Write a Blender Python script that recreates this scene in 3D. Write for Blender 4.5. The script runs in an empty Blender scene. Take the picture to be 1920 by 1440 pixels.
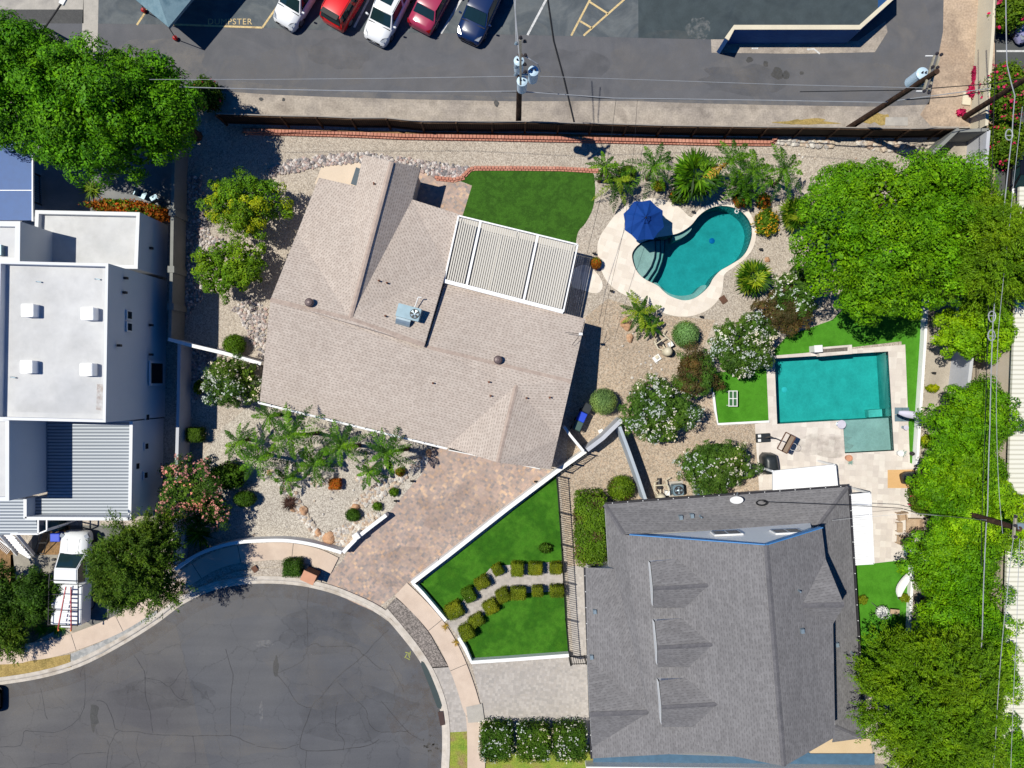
import bpy, bmesh, math, random
import numpy as np
from mathutils import Vector, Matrix
from mathutils.geometry import tessellate_polygon

SC = bpy.context.scene
COL = SC.collection
R = math.radians
random.seed(7)

# ------------------------------------------------------------------ camera, world, sun, exposure
CAM_H = 48.0          # drone height above the street
FPX = 1344.0          # focal length in photo pixels (1920 wide)
cd = bpy.data.cameras.new('camera'); cam = bpy.data.objects.new('camera', cd); COL.objects.link(cam)
cd.sensor_fit = 'HORIZONTAL'; cd.sensor_width = 36.0; cd.lens = 36.0 * FPX / 1920.0
cd.clip_start = 0.5; cd.clip_end = 2000.0
cam.location = (0, 0, CAM_H); cam.rotation_euler = (0, 0, 0)
SC.camera = cam

SUN_DIR = Vector((-1.0, 0.24, 2.0)).normalized()
w = bpy.data.worlds.new('World'); SC.world = w; w.use_nodes = True
nt = w.node_tree
sky = nt.nodes.new('ShaderNodeTexSky'); sky.sky_type = 'NISHITA'; sky.sun_disc = False
sky.sun_elevation = math.asin(SUN_DIR.z); sky.sun_rotation = math.atan2(SUN_DIR.x, SUN_DIR.y)
sky.altitude = 350; sky.air_density = 1.0; sky.dust_density = 0.4; sky.ozone_density = 3.0
tint = nt.nodes.new('ShaderNodeMix'); tint.data_type = 'RGBA'; tint.blend_type = 'MULTIPLY'; tint.inputs[0].default_value = 1.0
tint.inputs[7].default_value = (0.12, 1.04, 2.15, 1)      # strong blue tint added to the sky so shaded walls turn blue
nt.links.new(sky.outputs[0], tint.inputs[6]); nt.links.new(tint.outputs[2], nt.nodes['Background'].inputs[0])
nt.nodes['Background'].inputs[1].default_value = 0.031
sl = bpy.data.lights.new('sun', 'SUN'); sl.energy = 4.7; sl.angle = R(0.5); sl.color = (1.0, 0.962, 0.85)
so = bpy.data.objects.new('sun', sl); COL.objects.link(so)
so.location = (-60, 12, 120); so.rotation_euler = SUN_DIR.to_track_quat('Z', 'Y').to_euler()
SC.view_settings.view_transform = 'Standard'; SC.view_settings.look = 'None'
SC.view_settings.exposure = 0.22; SC.view_settings.gamma = 1.0; SC.view_settings.use_curve_mapping = False
SC.cycles.max_bounces = 6; SC.cycles.transparent_max_bounces = 8
SC.cycles.sample_clamp_indirect = 6.0

# ------------------------------------------------------------------ helpers
def P(px, py, z=0.0):
    """survey point: photo pixel + height above the street -> metres"""
    s = (CAM_H - z) / FPX
    return Vector(((px - 960) * s, (720 - py) * s, z))
PX = CAM_H / FPX      # metres per photo pixel on the ground

def lin(v):
    v /= 255.0
    return v / 12.92 if v <= 0.04045 else ((v + 0.055) / 1.055) ** 2.4
KEXP = 1.25
def S(r, g, b):
    """surface colour from its sunlit sRGB look"""
    return tuple(min(0.85, lin(c) / KEXP) for c in (r, g, b))

def smooth(pts, n=6, closed=True):
    """Catmull-Rom through 2D points"""
    out = []; N = len(pts)
    rng = range(N) if closed else range(N - 1)
    for i in rng:
        if closed: p0, p1, p2, p3 = pts[i - 1], pts[i], pts[(i + 1) % N], pts[(i + 2) % N]
        else: p0, p1, p2, p3 = pts[max(i - 1, 0)], pts[i], pts[i + 1], pts[min(i + 2, N - 1)]
        for k in range(n):
            t = k / n
            out.append(tuple(0.5 * (2 * b + (c - a) * t + (2 * a - 5 * b + 4 * c - d) * t * t + (3 * b - a - 3 * c + d) * t ** 3)
                             for a, b, c, d in zip(p0, p1, p2, p3)))
    if not closed: out.append(tuple(pts[-1]))
    return out

def offset(pts, d):
    """offset an open 2D polyline to its left by d"""
    out = []
    for i, p in enumerate(pts):
        a = pts[max(i - 1, 0)]; b = pts[min(i + 1, len(pts) - 1)]
        dx, dy = b[0] - a[0], b[1] - a[1]; L = math.hypot(dx, dy) or 1
        out.append((p[0] - dy / L * d, p[1] + dx / L * d))
    return out

def band(pts, wd):
    return offset(pts, wd / 2) + offset(pts, -wd / 2)[::-1]

def wpos(o):
    v = Vector((0, 0, 0))
    while o is not None:
        v = v + o.location; o = o.parent
    return v

def tag(o, label=None, cat=None, group=None, kind=None):
    if label: o['label'] = label
    if cat: o['category'] = cat
    if group: o['group'] = group
    if kind: o['kind'] = kind
    return o

def thing(name, label, cat, loc=(0, 0, 0), rz=0.0, group=None):
    o = bpy.data.objects.new(name, None); COL.objects.link(o)
    o.empty_display_size = 0.3
    o.location = loc; o.rotation_euler = (0, 0, rz)
    return tag(o, label, cat, group)

def dup(root, loc, rz=0.0, label=None, scale=None):
    r = root.copy(); COL.objects.link(r); r.location = loc; r.rotation_euler = (0, 0, rz)
    if label: r['label'] = label
    if scale: r.scale = (scale, scale, scale)
    for ch in list(root.children):
        c = ch.copy(); COL.objects.link(c); c.parent = r
        for g in list(ch.children):
            d = g.copy(); COL.objects.link(d); d.parent = c
    return r

class MB:
    """collects faces; build() links them as one mesh object"""
    def __init__(s): s.v = []; s.f = []; s.m = []; s.uv = {}
    def add(s, vs, fs, m=0):
        b = len(s.v); s.v += [tuple(v) for v in vs]
        seen = set()
        for f in fs:
            k = frozenset(f)
            if k in seen and len(fs) < 40: continue
            seen.add(k); s.f.append(tuple(i + b for i in f)); s.m.append(m)
        return s
    def box(s, c, d, rz=0.0, m=0, top=1.0, M=None):
        """c = base centre, d = full sizes; top scales the upper face"""
        ca, sa = math.cos(rz), math.sin(rz); vs = []
        for z, k in ((0, 1), (d[2], top)):
            for sx, sy in ((-1, -1), (1, -1), (1, 1), (-1, 1)):
                x, y = sx * d[0] / 2 * k, sy * d[1] / 2 * k
                vs.append((c[0] + x * ca - y * sa, c[1] + x * sa + y * ca, c[2] + z))
        return s.add(vs, [(3, 2, 1, 0), (4, 5, 6, 7), (0, 1, 5, 4), (1, 2, 6, 5), (2, 3, 7, 6), (3, 0, 4, 7)], m)
    def beam(s, a, b, wd, ht, m=0):
        """box along a->b, centred, width wd (horizontal) and height ht"""
        a, b = Vector(a), Vector(b); d = (b - a).normalized()
        up = Vector((0, 0, 1))
        if abs(d.z) > 0.98: up = Vector((0, 1, 0))
        sd = d.cross(up).normalized() * wd / 2; u = sd.cross(d).normalized() * ht / 2
        vs = [p + i * sd + j * u for p in (a, b) for i, j in ((-1, -1), (1, -1), (1, 1), (-1, 1))]
        return s.add(vs, [(3, 2, 1, 0), (4, 5, 6, 7), (0, 1, 5, 4), (1, 2, 6, 5), (2, 3, 7, 6), (3, 0, 4, 7)], m)
    def tube(s, pts, rad, seg=8, m=0, cap=True):
        pts = [Vector(p) for p in pts]
        if not hasattr(rad, '__len__'): rad = [rad] * len(pts)
        rings = []; b = len(s.v)
        for i, p in enumerate(pts):
            d = (pts[min(i + 1, len(pts) - 1)] - pts[max(i - 1, 0)]).normalized()
            up = Vector((0, 0, 1)) if abs(d.z) < 0.9 else Vector((1, 0, 0))
            x = d.cross(up).normalized(); y = d.cross(x).normalized()
            for k in range(seg):
                a = 2 * math.pi * k / seg
                s.v.append(tuple(p + rad[i] * (math.cos(a) * x + math.sin(a) * y)))
        for i in range(len(pts) - 1):
            for k in range(seg):
                k2 = (k + 1) % seg
                s.f.append((b + i * seg + k, b + i * seg + k2, b + (i + 1) * seg + k2, b + (i + 1) * seg + k)); s.m.append(m)
        if cap:
            s.f.append(tuple(b + k for k in range(seg))[::-1]); s.m.append(m)
            s.f.append(tuple(b + (len(pts) - 1) * seg + k for k in range(seg))); s.m.append(m)
        return s
    def lathe(s, c, prof, seg=16, m=0, sx=1.0, sy=1.0):
        """prof = [(r,z)...] about the vertical through c"""
        b = len(s.v)
        for r, z in prof:
            for k in range(seg):
                a = 2 * math.pi * k / seg
                s.v.append((c[0] + r * sx * math.cos(a), c[1] + r * sy * math.sin(a), c[2] + z))
        for i in range(len(prof) - 1):
            for k in range(seg):
                k2 = (k + 1) % seg
                s.f.append((b + i * seg + k, b + i * seg + k2, b + (i + 1) * seg + k2, b + (i + 1) * seg + k)); s.m.append(m)
        s.f.append(tuple(b + k for k in range(seg))[::-1]); s.m.append(m)
        s.f.append(tuple(b + (len(prof) - 1) * seg + k for k in range(seg))); s.m.append(m)
        return s
    def poly(s, pts, holes=(), m=0):
        """flat or folded polygon (3D points), tessellated"""
        rings = [[Vector(p) for p in pts]] + [[Vector(p) for p in h] for h in holes]
        flat = [p for r in rings for p in r]
        tris = tessellate_polygon(rings)
        fs = []
        for t in tris:
            a, b, c = (flat[i] for i in t)
            n = (b - a).cross(c - a)
            if n.length < 1e-9: continue
            fs.append(t if n.z >= 0 else t[::-1])
        return s.add(flat, fs, m)
    def prism(s, pts, z0, z1, m=0, bottom=False):
        """upright solid on a 2D world outline"""
        pts = [(p[0], p[1]) for p in pts]
        ar = sum(pts[i - 1][0] * pts[i][1] - pts[i][0] * pts[i - 1][1] for i in range(len(pts)))
        if ar < 0: pts = pts[::-1]
        n = len(pts)
        s.poly([(x, y, z1) for x, y in pts], m=m)
        vs = [(x, y, z0) for x, y in pts] + [(x, y, z1) for x, y in pts]
        s.add(vs, [(i, (i + 1) % n, n + (i + 1) % n, n + i) for i in range(n)], m)
        return s
    def build(s, name, mats, parent=None, local=False, smooth_=False, uvslope=False, bevel=0.0):
        me = bpy.data.meshes.new(name)
        o = bpy.data.objects.new(name, me); COL.objects.link(o)
        v = np.array(s.v, dtype=float)
        if parent is not None:
            o.parent = parent
            off = np.zeros(3) if local else np.array(wpos(parent))
        else:
            off = np.zeros(3) if local else np.array([(v[:, 0].min() + v[:, 0].max()) / 2, (v[:, 1].min() + v[:, 1].max()) / 2, v[:, 2].min()])
            if not local: o.location = off
        me.from_pydata((v - off).tolist(), [], s.f)
        if not isinstance(mats, (list, tuple)): mats = [mats]
        for m in mats: me.materials.append(m)
        if len(mats) > 1: me.polygons.foreach_set('material_index', s.m)
        if smooth_: me.polygons.foreach_set('use_smooth', [True] * len(me.polygons))
        if uvslope:
            uv = me.uv_layers.new(name='UVMap')
            for p in me.polygons:
                n = p.normal
                u = Vector((0, 0, 1)).cross(n)
                u = u.normalized() if u.length > 1e-4 else Vector((1, 0, 0))
                t = n.cross(u)
                for li in p.loop_indices:
                    co = me.vertices[me.loops[li].vertex_index].co
                    uv.data[li].uv = (co.dot(u), co.dot(t))
        if bevel > 0:
            bm = bmesh.new(); bm.from_mesh(me)
            bmesh.ops.remove_doubles(bm, verts=bm.verts, dist=1e-5)
            es = [e for e in bm.edges if len(e.link_faces) == 2 and e.calc_face_angle(0) > 0.6]
            if es: bmesh.ops.bevel(bm, geom=es, offset=bevel, segments=2, affect='EDGES', clamp_overlap=True)
            bm.to_mesh(me); bm.free()
        me.update()
        return o

# ------------------------------------------------------------------ materials
def mat_base(name, rough=0.8, spec=0.3, metal=0.0):
    m = bpy.data.materials.new(name); m.use_nodes = True
    b = m.node_tree.nodes['Principled BSDF']
    b.inputs['Roughness'].default_value = rough
    b.inputs['Specular IOR Level'].default_value = spec
    b.inputs['Metallic'].default_value = metal
    return m, m.node_tree.nodes, m.node_tree.links, b
def N(ns, t, **kw):
    n = ns.new('ShaderNode' + t)
    for k, v in kw.items():
        if k in n.inputs: n.inputs[k].default_value = v
        else: setattr(n, k, v)
    return n
def ramp(ns, cols, interp='LINEAR'):
    r = ns.new('ShaderNodeValToRGB'); r.color_ramp.interpolation = interp
    e = r.color_ramp.elements
    while len(e) < len(cols): e.new(0.5)
    for i, (p, c) in enumerate(cols): e[i].position = p; e[i].color = (*c[:3], 1)
    return r
def mul(ns, ls, a, b):
    x = ns.new('ShaderNodeMix'); x.data_type = 'RGBA'; x.blend_type = 'MULTIPLY'; x.inputs[0].default_value = 1
    ls.new(a, x.inputs[6]); ls.new(b, x.inputs[7]); return x.outputs[2]
def mixc(ns, ls, f, a, b):
    x = ns.new('ShaderNodeMix'); x.data_type = 'RGBA'
    if hasattr(f, 'links'): ls.new(f, x.inputs[0])
    else: x.inputs[0].default_value = f
    for s_, i in ((a, 6), (b, 7)):
        if hasattr(s_, 'links'): ls.new(s_, x.inputs[i])
        else: x.inputs[i].default_value = (*s_[:3], 1)
    return x.outputs[2]
def grain(ns, ls, co, scale, amt, detail=2):
    n = N(ns, 'TexNoise', Scale=scale, Detail=detail); ls.new(co, n.inputs['Vector'])
    r = ramp(ns, [(0.3, (1 - amt,) * 3), (0.7, (1 + amt,) * 3)]); ls.new(n.outputs[0], r.inputs[0])
    return r.outputs[0], n
def bump(ns, ls, b, h, st, dist=0.02):
    n = N(ns, 'Bump', Strength=st, Distance=dist); ls.new(h, n.inputs['Height']); ls.new(n.outputs[0], b.inputs['Normal'])

def surf(name, cols, s1=0.5, s2=20, g=0.12, rough=0.85, bmp=0.3, spec=0.2, metal=0.0, g2=None, warp=0.0):
    """mottled surface: ramp over large noise, times fine grain"""
    m, ns, ls, b = mat_base(name, rough, spec, metal)
    co = N(ns, 'NewGeometry').outputs['Position']
    n1 = N(ns, 'TexNoise', Scale=s1, Detail=6, Roughness=0.6, Distortion=warp); ls.new(co, n1.inputs['Vector'])
    k = len(cols)
    r = ramp(ns, [(0.32 + 0.36 * i / max(1, k - 1), c) for i, c in enumerate(cols)]); ls.new(n1.outputs[0], r.inputs[0])
    gr, gn = grain(ns, ls, co, s2, g)
    c = mul(ns, ls, r.outputs[0], gr)
    if g2:
        gr2, _ = grain(ns, ls, co, g2[0], g2[1], 4); c = mul(ns, ls, c, gr2)
    ls.new(c, b.inputs['Base Color'])
    if bmp: bump(ns, ls, b, gn.outputs[0], bmp)
    return m
def plain(name, c, rough=0.5, spec=0.4, metal=0.0, var=0.06, coat=0.0):
    m, ns, ls, b = mat_base(name, rough, spec, metal)
    co = N(ns, 'NewGeometry').outputs['Position']
    g, n = grain(ns, ls, co, 3.0, var, 4)
    rgb = N(ns, 'RGB'); rgb.outputs[0].default_value = (*c, 1)
    ls.new(mul(ns, ls, rgb.outputs[0], g), b.inputs['Base Color'])
    if coat: b.inputs['Coat Weight'].default_value = coat
    return m
def cells(name, cols, scale, joint=None, s1=0.4, rough=0.85, rnd=0.35, metric='CHEBYCHEV', g=0.08, rot=0.0, big=0.12, blend=0.0, jw=0.05):
    """pavers / gravel: one colour per Voronoi cell, large scale mottling, optional joints"""
    m, ns, ls, b = mat_base(name, rough, 0.2)
    co = N(ns, 'NewGeometry').outputs['Position']
    mp = N(ns, 'Mapping'); mp.inputs['Rotation'].default_value = (0, 0, rot); ls.new(co, mp.inputs[0])
    mp.inputs['Scale'].default_value = (1, 1, 0.0)
    v = N(ns, 'TexVoronoi', Scale=scale, Randomness=rnd, distance=metric); ls.new(mp.outputs[0], v.inputs['Vector'])
    bw = N(ns, 'SeparateColor'); ls.new(v.outputs['Color'], bw.inputs[0])
    n1 = N(ns, 'TexNoise', Scale=s1, Detail=5); ls.new(co, n1.inputs['Vector'])
    k = len(cols)
    r = ramp(ns, [(i / k, c) for i, c in enumerate(cols)], 'CONSTANT' if not blend else 'LINEAR')
    if blend:
        mx = N(ns, 'Mix'); mx.inputs[0].default_value = blend
        ls.new(bw.outputs[0], mx.inputs[2]); ls.new(n1.outputs[0], mx.inputs[3]); ls.new(mx.outputs[0], r.inputs[0])
    else: ls.new(bw.outputs[0], r.inputs[0])
    rb = ramp(ns, [(0.3, (1 - big,) * 3), (0.7, (1 + big,) * 3)]); ls.new(n1.outputs[0], rb.inputs[0])
    c = mul(ns, ls, r.outputs[0], rb.outputs[0])
    gr, gn = grain(ns, ls, co, 30, g); c = mul(ns, ls, c, gr)
    if joint:
        v2 = N(ns, 'TexVoronoi', Scale=scale, Randomness=rnd, feature='DISTANCE_TO_EDGE'); ls.new(mp.outputs[0], v2.inputs['Vector'])
        jr = ramp(ns, [(0.0, joint), (jw, (1, 1, 1))]); ls.new(v2.outputs['Distance'], jr.inputs[0]); c = mul(ns, ls, c, jr.outputs[0])
    ls.new(c, b.inputs['Base Color']); bump(ns, ls, b, v.outputs['Distance'], 0.25)
    return m
def shingle(name, cols, bw, bh, dash, rough=0.9, big=0.1, k0=0.35, k1=0.55):
    """roof shingles on slope UVs (metres): tint per tab and a dashed dark line painted as tab shadow on every course"""
    m, ns, ls, b = mat_base(name, rough, 0.15)
    uv = N(ns, 'UVMap').outputs[0]
    br = N(ns, 'TexBrick'); br.offset = 0.5; ls.new(uv, br.inputs['Vector'])
    br.inputs['Color1'].default_value = (*cols[0], 1); br.inputs['Color2'].default_value = (*cols[1], 1); br.inputs['Mortar'].default_value = (*cols[1], 1)
    br.inputs['Scale'].default_value = 1.0; br.inputs['Mortar Size'].default_value = 0.0
    br.inputs['Brick Width'].default_value = bw; br.inputs['Row Height'].default_value = bh
    co = N(ns, 'NewGeometry').outputs['Position']
    n1 = N(ns, 'TexNoise', Scale=0.25, Detail=5); ls.new(co, n1.inputs['Vector'])
    rb = ramp(ns, [(0.3, (1 - big,) * 3), (0.7, (1 + big,) * 3)]); ls.new(n1.outputs[0], rb.inputs[0])
    c = mul(ns, ls, br.outputs['Color'], rb.outputs[0])
    sx = N(ns, 'SeparateXYZ'); ls.new(uv, sx.inputs[0])
    def mth(op, a, v=None, c2=None):
        n = N(ns, 'Math', operation=op)
        if hasattr(a, 'links'): ls.new(a, n.inputs[0])
        else: n.inputs[0].default_value = a
        if v is not None:
            if hasattr(v, 'links'): ls.new(v, n.inputs[1])
            else: n.inputs[1].default_value = v
        return n.outputs[0]
    row = mth('DIVIDE', sx.outputs[1], bh); fl = mth('FLOOR', row); vf = mth('FRACT', row)
    wn = N(ns, 'TexWhiteNoise', noise_dimensions='1D'); ls.new(fl, wn.inputs['W'])
    uu = mth('ADD', mth('DIVIDE', sx.outputs[0], dash), wn.outputs[0]); cell = mth('FLOOR', uu); uf = mth('FRACT', uu)
    w2 = N(ns, 'TexWhiteNoise', noise_dimensions='2D'); cv = N(ns, 'CombineXYZ'); ls.new(cell, cv.inputs[0]); ls.new(fl, cv.inputs[1]); ls.new(cv.outputs[0], w2.inputs['Vector'])
    inv = mth('LESS_THAN', vf, k0); inu = mth('LESS_THAN', uf, mth('MULTIPLY_ADD', w2.outputs[0], 0.4) if False else mth('ADD', mth('MULTIPLY', w2.outputs[0], 0.35), 0.35))
    msk = mth('MULTIPLY', inv, inu)  # dashes put the shadow under each tab into the colour
    c = mixc(ns, ls, msk, c, (0, 0, 0)) if False else mul(ns, ls, c, (lambda r_: (ls.new(msk, r_.inputs[0]), r_.outputs[0])[1])(ramp(ns, [(0, (1, 1, 1)), (1, (k1,) * 3)])))
    w3 = ramp(ns, [(0, (0.95,) * 3), (1, (1.05,) * 3)]); ls.new(w2.outputs[0], w3.inputs[0]); c = mul(ns, ls, c, w3.outputs[0])
    gr, gn = grain(ns, ls, co, 40, 0.08); c = mul(ns, ls, c, gr)
    ls.new(c, b.inputs['Base Color']); bump(ns, ls, b, vf, 0.25, 0.01)
    return m
def leafmat(name, cols, trans=0.14, rough=0.55, flower=False):
    m, ns, ls, b = mat_base(name, max(rough, 0.5), 0.12)
    g = N(ns, 'NewGeometry')
    r = ramp(ns, [(i / max(1, len(cols) - 1), c) for i, c in enumerate(cols)]); ls.new(g.outputs['Random Per Island'], r.inputs[0])
    n1 = N(ns, 'TexNoise', Scale=0.9, Detail=3); ls.new(g.outputs['Position'], n1.inputs['Vector'])
    rb = ramp(ns, [(0.3, (0.66,) * 3), (0.7, (1.30,) * 3)]); ls.new(n1.outputs[0], rb.inputs[0])
    n2 = N(ns, 'TexNoise', Scale=0.45, Detail=4); ls.new(g.outputs['Position'], n2.inputs['Vector'])
    r2 = ramp(ns, [(0.35, (0.82, 0.92, 0.9)), (0.5, (1, 1, 1)), (0.68, (1.28, 1.06, 0.8))]); ls.new(n2.outputs[0], r2.inputs[0])
    c = mul(ns, ls, mul(ns, ls, r.outputs[0], rb.outputs[0]), r2.outputs[0])
    ls.new(c, b.inputs['Base Color'])
    t = N(ns, 'BsdfTranslucent'); ls.new(c, t.inputs[0])
    mx = N(ns, 'MixShader'); mx.inputs[0].default_value = trans
    ls.new(b.outputs[0], mx.inputs[1]); ls.new(t.outputs[0], mx.inputs[2])
    ls.new(mx.outputs[0], ns['Material Output'].inputs[0])
    return m
# ------------------------------------------------------------------ materials of the setting
M = {}
M['gravel'] = cells('tan_gravel', [S(186,175,162), S(170,159,147), S(200,189,176), S(154,143,132), S(180,167,153)], 16, s1=0.12, rnd=1.0, metric='EUCLIDEAN', big=0.10, g=0.18)
M['gravel_brown'] = cells('brown_gravel', [S(180,163,144), S(162,147,130), S(194,178,160), S(150,136,121), S(186,164,142)], 15, s1=0.25, rnd=1.0, metric='EUCLIDEAN', big=0.12, g=0.18)
M['gravel_light'] = cells('pale_gravel', [S(192,183,171), S(176,167,156), S(206,198,186), S(158,149,139)], 17, s1=0.15, rnd=1.0, metric='EUCLIDEAN', big=0.08, g=0.2)
M['gravel_dark'] = cells('grey_gravel', [S(138,130,124), S(120,112,108), S(158,148,142), S(104,98,94)], 15, s1=0.4, rnd=1.0, metric='EUCLIDEAN', big=0.1, g=0.25)
M['dirt'] = surf('alley_dirt', [S(140,131,124), S(160,150,141), S(176,165,153), S(150,139,129)], 0.35, 9, 0.16, 0.95, 0.4, g2=(1.6, 0.14))
M['dirt_brown'] = surf('brown_dirt', [S(180,156,134), S(166,146,128), S(188,166,144), S(174,154,136)], 0.3, 8, 0.18, 0.95, 0.4, g2=(1.2, 0.12))
M['soil'] = surf('planting_soil', [S(120,94,68), S(152,120,84), S(104,84,64)], 0.8, 10, 0.25, 0.95, 0.5)
M['dry_grass'] = surf('dry_grass_mat', [S(150,128,78), S(172,148,92), S(132,116,68)], 1.0, 14, 0.3, 0.95, 0.6)
M['green_patch'] = surf('patchy_grass_mat', [S(110,140,50), S(140,150,60), S(150,128,90)], 1.0, 14, 0.3, 0.95, 0.6)
M['alley'] = surf('alley_asphalt', [S(92,93,98), S(102,102,106), S(96,97,102), S(108,106,107)], 0.22, 25, 0.10, 0.85, 0.2, g2=(0.9, 0.07), warp=1.0)
M['lot'] = surf('parking_lot_asphalt', [S(92,99,104), S(104,109,112), S(84,91,97), S(98,102,104)], 0.35, 25, 0.10, 0.85, 0.2, g2=(1.3, 0.10), warp=1.0)
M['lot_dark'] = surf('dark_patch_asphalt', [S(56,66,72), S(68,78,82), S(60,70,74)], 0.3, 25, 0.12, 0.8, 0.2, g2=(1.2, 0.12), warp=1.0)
M['concrete'] = surf('pale_concrete', [S(168,163,156), S(182,176,168), S(158,153,148)], 0.6, 20, 0.06, 0.8, 0.15, g2=(2.5, 0.06))
M['curb'] = surf('curb_concrete', [S(190,180,168), S(205,196,186), S(178,166,152)], 0.9, 20, 0.06, 0.8, 0.15, g2=(3, 0.08))
M['sidewalk'] = surf('pink_concrete', [S(204,183,166), S(212,192,175), S(196,175,158)], 0.3, 25, 0.04, 0.8, 0.1, g2=(2.0, 0.04))
M['concrete_dark'] = surf('stained_concrete', [S(104,104,102), S(120,119,116), S(96,96,96)], 0.8, 18, 0.10, 0.85, 0.15, g2=(3, 0.1))
M['turf'] = surf('artificial_turf', [S(52,106,18), S(66,118,26), S(46,96,16), S(60,110,20)], 0.5, 22, 0.22, 0.95, 0.5, g2=(2.5, 0.12))
M['turf_deep'] = surf('back_lawn_turf', [S(52,90,24), S(60,102,28), S(48,84,22), S(64,106,32)], 1.0, 18, 0.22, 0.95, 0.6, g2=(4.5, 0.10))
M['turf_light'] = surf('bright_turf', [S(66,128,26), S(76,140,34), S(60,120,22)], 0.6, 22, 0.16, 0.95, 0.5, g2=(3, 0.08))
M['travertine'] = cells('travertine', [S(220,211,203), S(214,204,196), S(225,217,209), S(209,199,192), S(217,207,199)], 2.6, joint=(0.94,0.93,0.92), s1=1.5, rnd=0.25, big=0.06, g=0.05, rot=0.06, jw=0.03)
M['travertine_pool'] = cells('cream_travertine', [S(232,221,208), S(228,217,205), S(235,225,213), S(225,213,200)], 2.4, joint=(0.95,0.94,0.93), s1=1.6, rnd=0.3, big=0.04, g=0.05, rot=0.3, jw=0.03)
M['pavers'] = cells('terracotta_pavers', [S(186,162,148), S(158,147,142), S(204,170,144), S(148,140,138), S(190,164,150), S(168,152,144), S(212,180,152), S(154,143,140)], 5.6, joint=(0.9,0.88,0.87), s1=0.9, rnd=0.3, big=0.10, g=0.06, rot=0.62, blend=0.60, jw=0.05)
M['pavers_grey'] = cells('grey_pavers', [S(182,175,169), S(174,167,162), S(188,181,175), S(178,170,163), S(168,162,157)], 6.0, joint=(0.9,0.9,0.9), s1=0.8, rnd=0.3, big=0.05, g=0.06, rot=0.1, blend=0.3, jw=0.05)
M['pavers_cool'] = cells('cool_grey_pavers', [S(160,160,160), S(170,169,168), S(178,177,175), S(150,151,151)], 5.5, joint=(0.9,0.9,0.9), s1=1.0, rnd=0.3, big=0.08, g=0.06, rot=0.5, blend=0.3, jw=0.05)
M['paint_white'] = surf('white_road_paint', [S(196,196,196), S(214,214,214), S(180,180,180)], 2, 14, 0.2, 0.8, 0)
M['paint_yellow'] = surf('yellow_road_paint', [S(206,180,130), S(216,192,142), S(184,160,120)], 2, 14, 0.2, 0.8, 0)
M['paint_lime'] = surf('yellow_green_spray_paint', [S(190,196,90), S(170,176,84)], 5, 30, 0.35, 0.9, 0)
M['crack'] = surf('tar_crack', [S(66,66,70), S(84,84,87)], 2, 14, 0.15, 0.9, 0)
M['stain'] = surf('oil_stain', [S(80,80,80), S(72,72,73)], 2, 20, 0.25, 0.7, 0)

# cul-de-sac asphalt with crack network
m, ns, ls, b = mat_base('cracked_asphalt', 0.85, 0.2)
co = N(ns, 'NewGeometry').outputs['Position']
n1 = N(ns, 'TexNoise', Scale=0.16, Detail=6, Distortion=0.6); ls.new(co, n1.inputs['Vector'])
r = ramp(ns, [(0.3, S(84,85,91)), (0.5, S(92,93,98)), (0.7, S(100,100,103))]); ls.new(n1.outputs[0], r.inputs[0])
mp = N(ns, 'Mapping'); mp.inputs['Rotation'].default_value = (0, 0, 0.35); mp.inputs['Scale'].default_value = (0.12, 1.6, 1); ls.new(co, mp.inputs[0])
g1, _ = grain(ns, ls, mp.outputs[0], 1.0, 0.06, 5)
g2_, gn = grain(ns, ls, co, 28, 0.11)
c = mul(ns, ls, mul(ns, ls, r.outputs[0], g1), g2_)
wn = N(ns, 'TexNoise', Scale=0.7, Detail=5, Roughness=0.65); ls.new(co, wn.inputs['Vector'])
vm = N(ns, 'VectorMath', operation='MULTIPLY_ADD'); ls.new(wn.outputs[1], vm.inputs[0]); vm.inputs[1].default_value = (1.5, 1.5, 0); ls.new(co, vm.inputs[2])
for sc_, wdt, amt in ((0.34, 0.010, 0.74), (0.62, 0.008, 0.88)):
    v = N(ns, 'TexVoronoi', Scale=sc_, feature='DISTANCE_TO_EDGE'); ls.new(vm.outputs[0], v.inputs['Vector'])
    jr = ramp(ns, [(0.0, (amt,) * 3), (wdt, (1, 1, 1))]); ls.new(v.outputs['Distance'], jr.inputs[0])
    c = mul(ns, ls, c, jr.outputs[0])
ls.new(c, b.inputs['Base Color']); bump(ns, ls, b, gn.outputs[0], 0.2)
M['culdesac'] = m

def sheet(name, pts, z, mat, holes=(), kind='structure', label=None, cat=None):
    mb = MB(); mb.poly([P(x, y, 0) + Vector((0, 0, z)) for x, y in pts], [[P(x, y, 0) + Vector((0, 0, z)) for x, y in h] for h in holes])
    o = mb.build(name, mat); o['kind'] = kind
    if label: tag(o, label, cat)
    return o

# ------------------------------------------------------------------ pools first: their outlines are holes in the ground
KIDNEY = smooth([(1185,482),(1192,505),(1207,522),(1232,535),(1243,545),(1256,555),(1280,563),(1300,560),(1318,548),(1330,535),(1337,522),(1350,508),(1367,498),(1390,483),(1403,464),(1410,435),(1402,410),(1382,392),(1355,386),(1330,391),(1311,404),(1296,422),(1277,435),(1258,441),(1228,446),(1203,455),(1189,468)], 4)
DECK1 = smooth([(1120,467),(1124,446),(1136,426),(1160,396),(1190,377),(1222,372),(1248,376),(1274,389),(1294,407),(1303,401),(1318,388),(1350,377),(1380,381),(1404,397),(1417,427),(1414,460),(1397,485),(1376,501),(1359,514),(1356,530),(1352,553),(1335,575),(1310,589),(1280,594),(1247,588),(1222,573),(1196,562),(1165,550),(1140,530),(1125,500)], 4)
RPOOL = [(1452,672),(1665,659),(1676,845),(1584,850),(1580,788),(1457,795)]
BIG = [(-9000,-9000),(11000,-9000),(11000,11000),(-9000,11000)]
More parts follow.
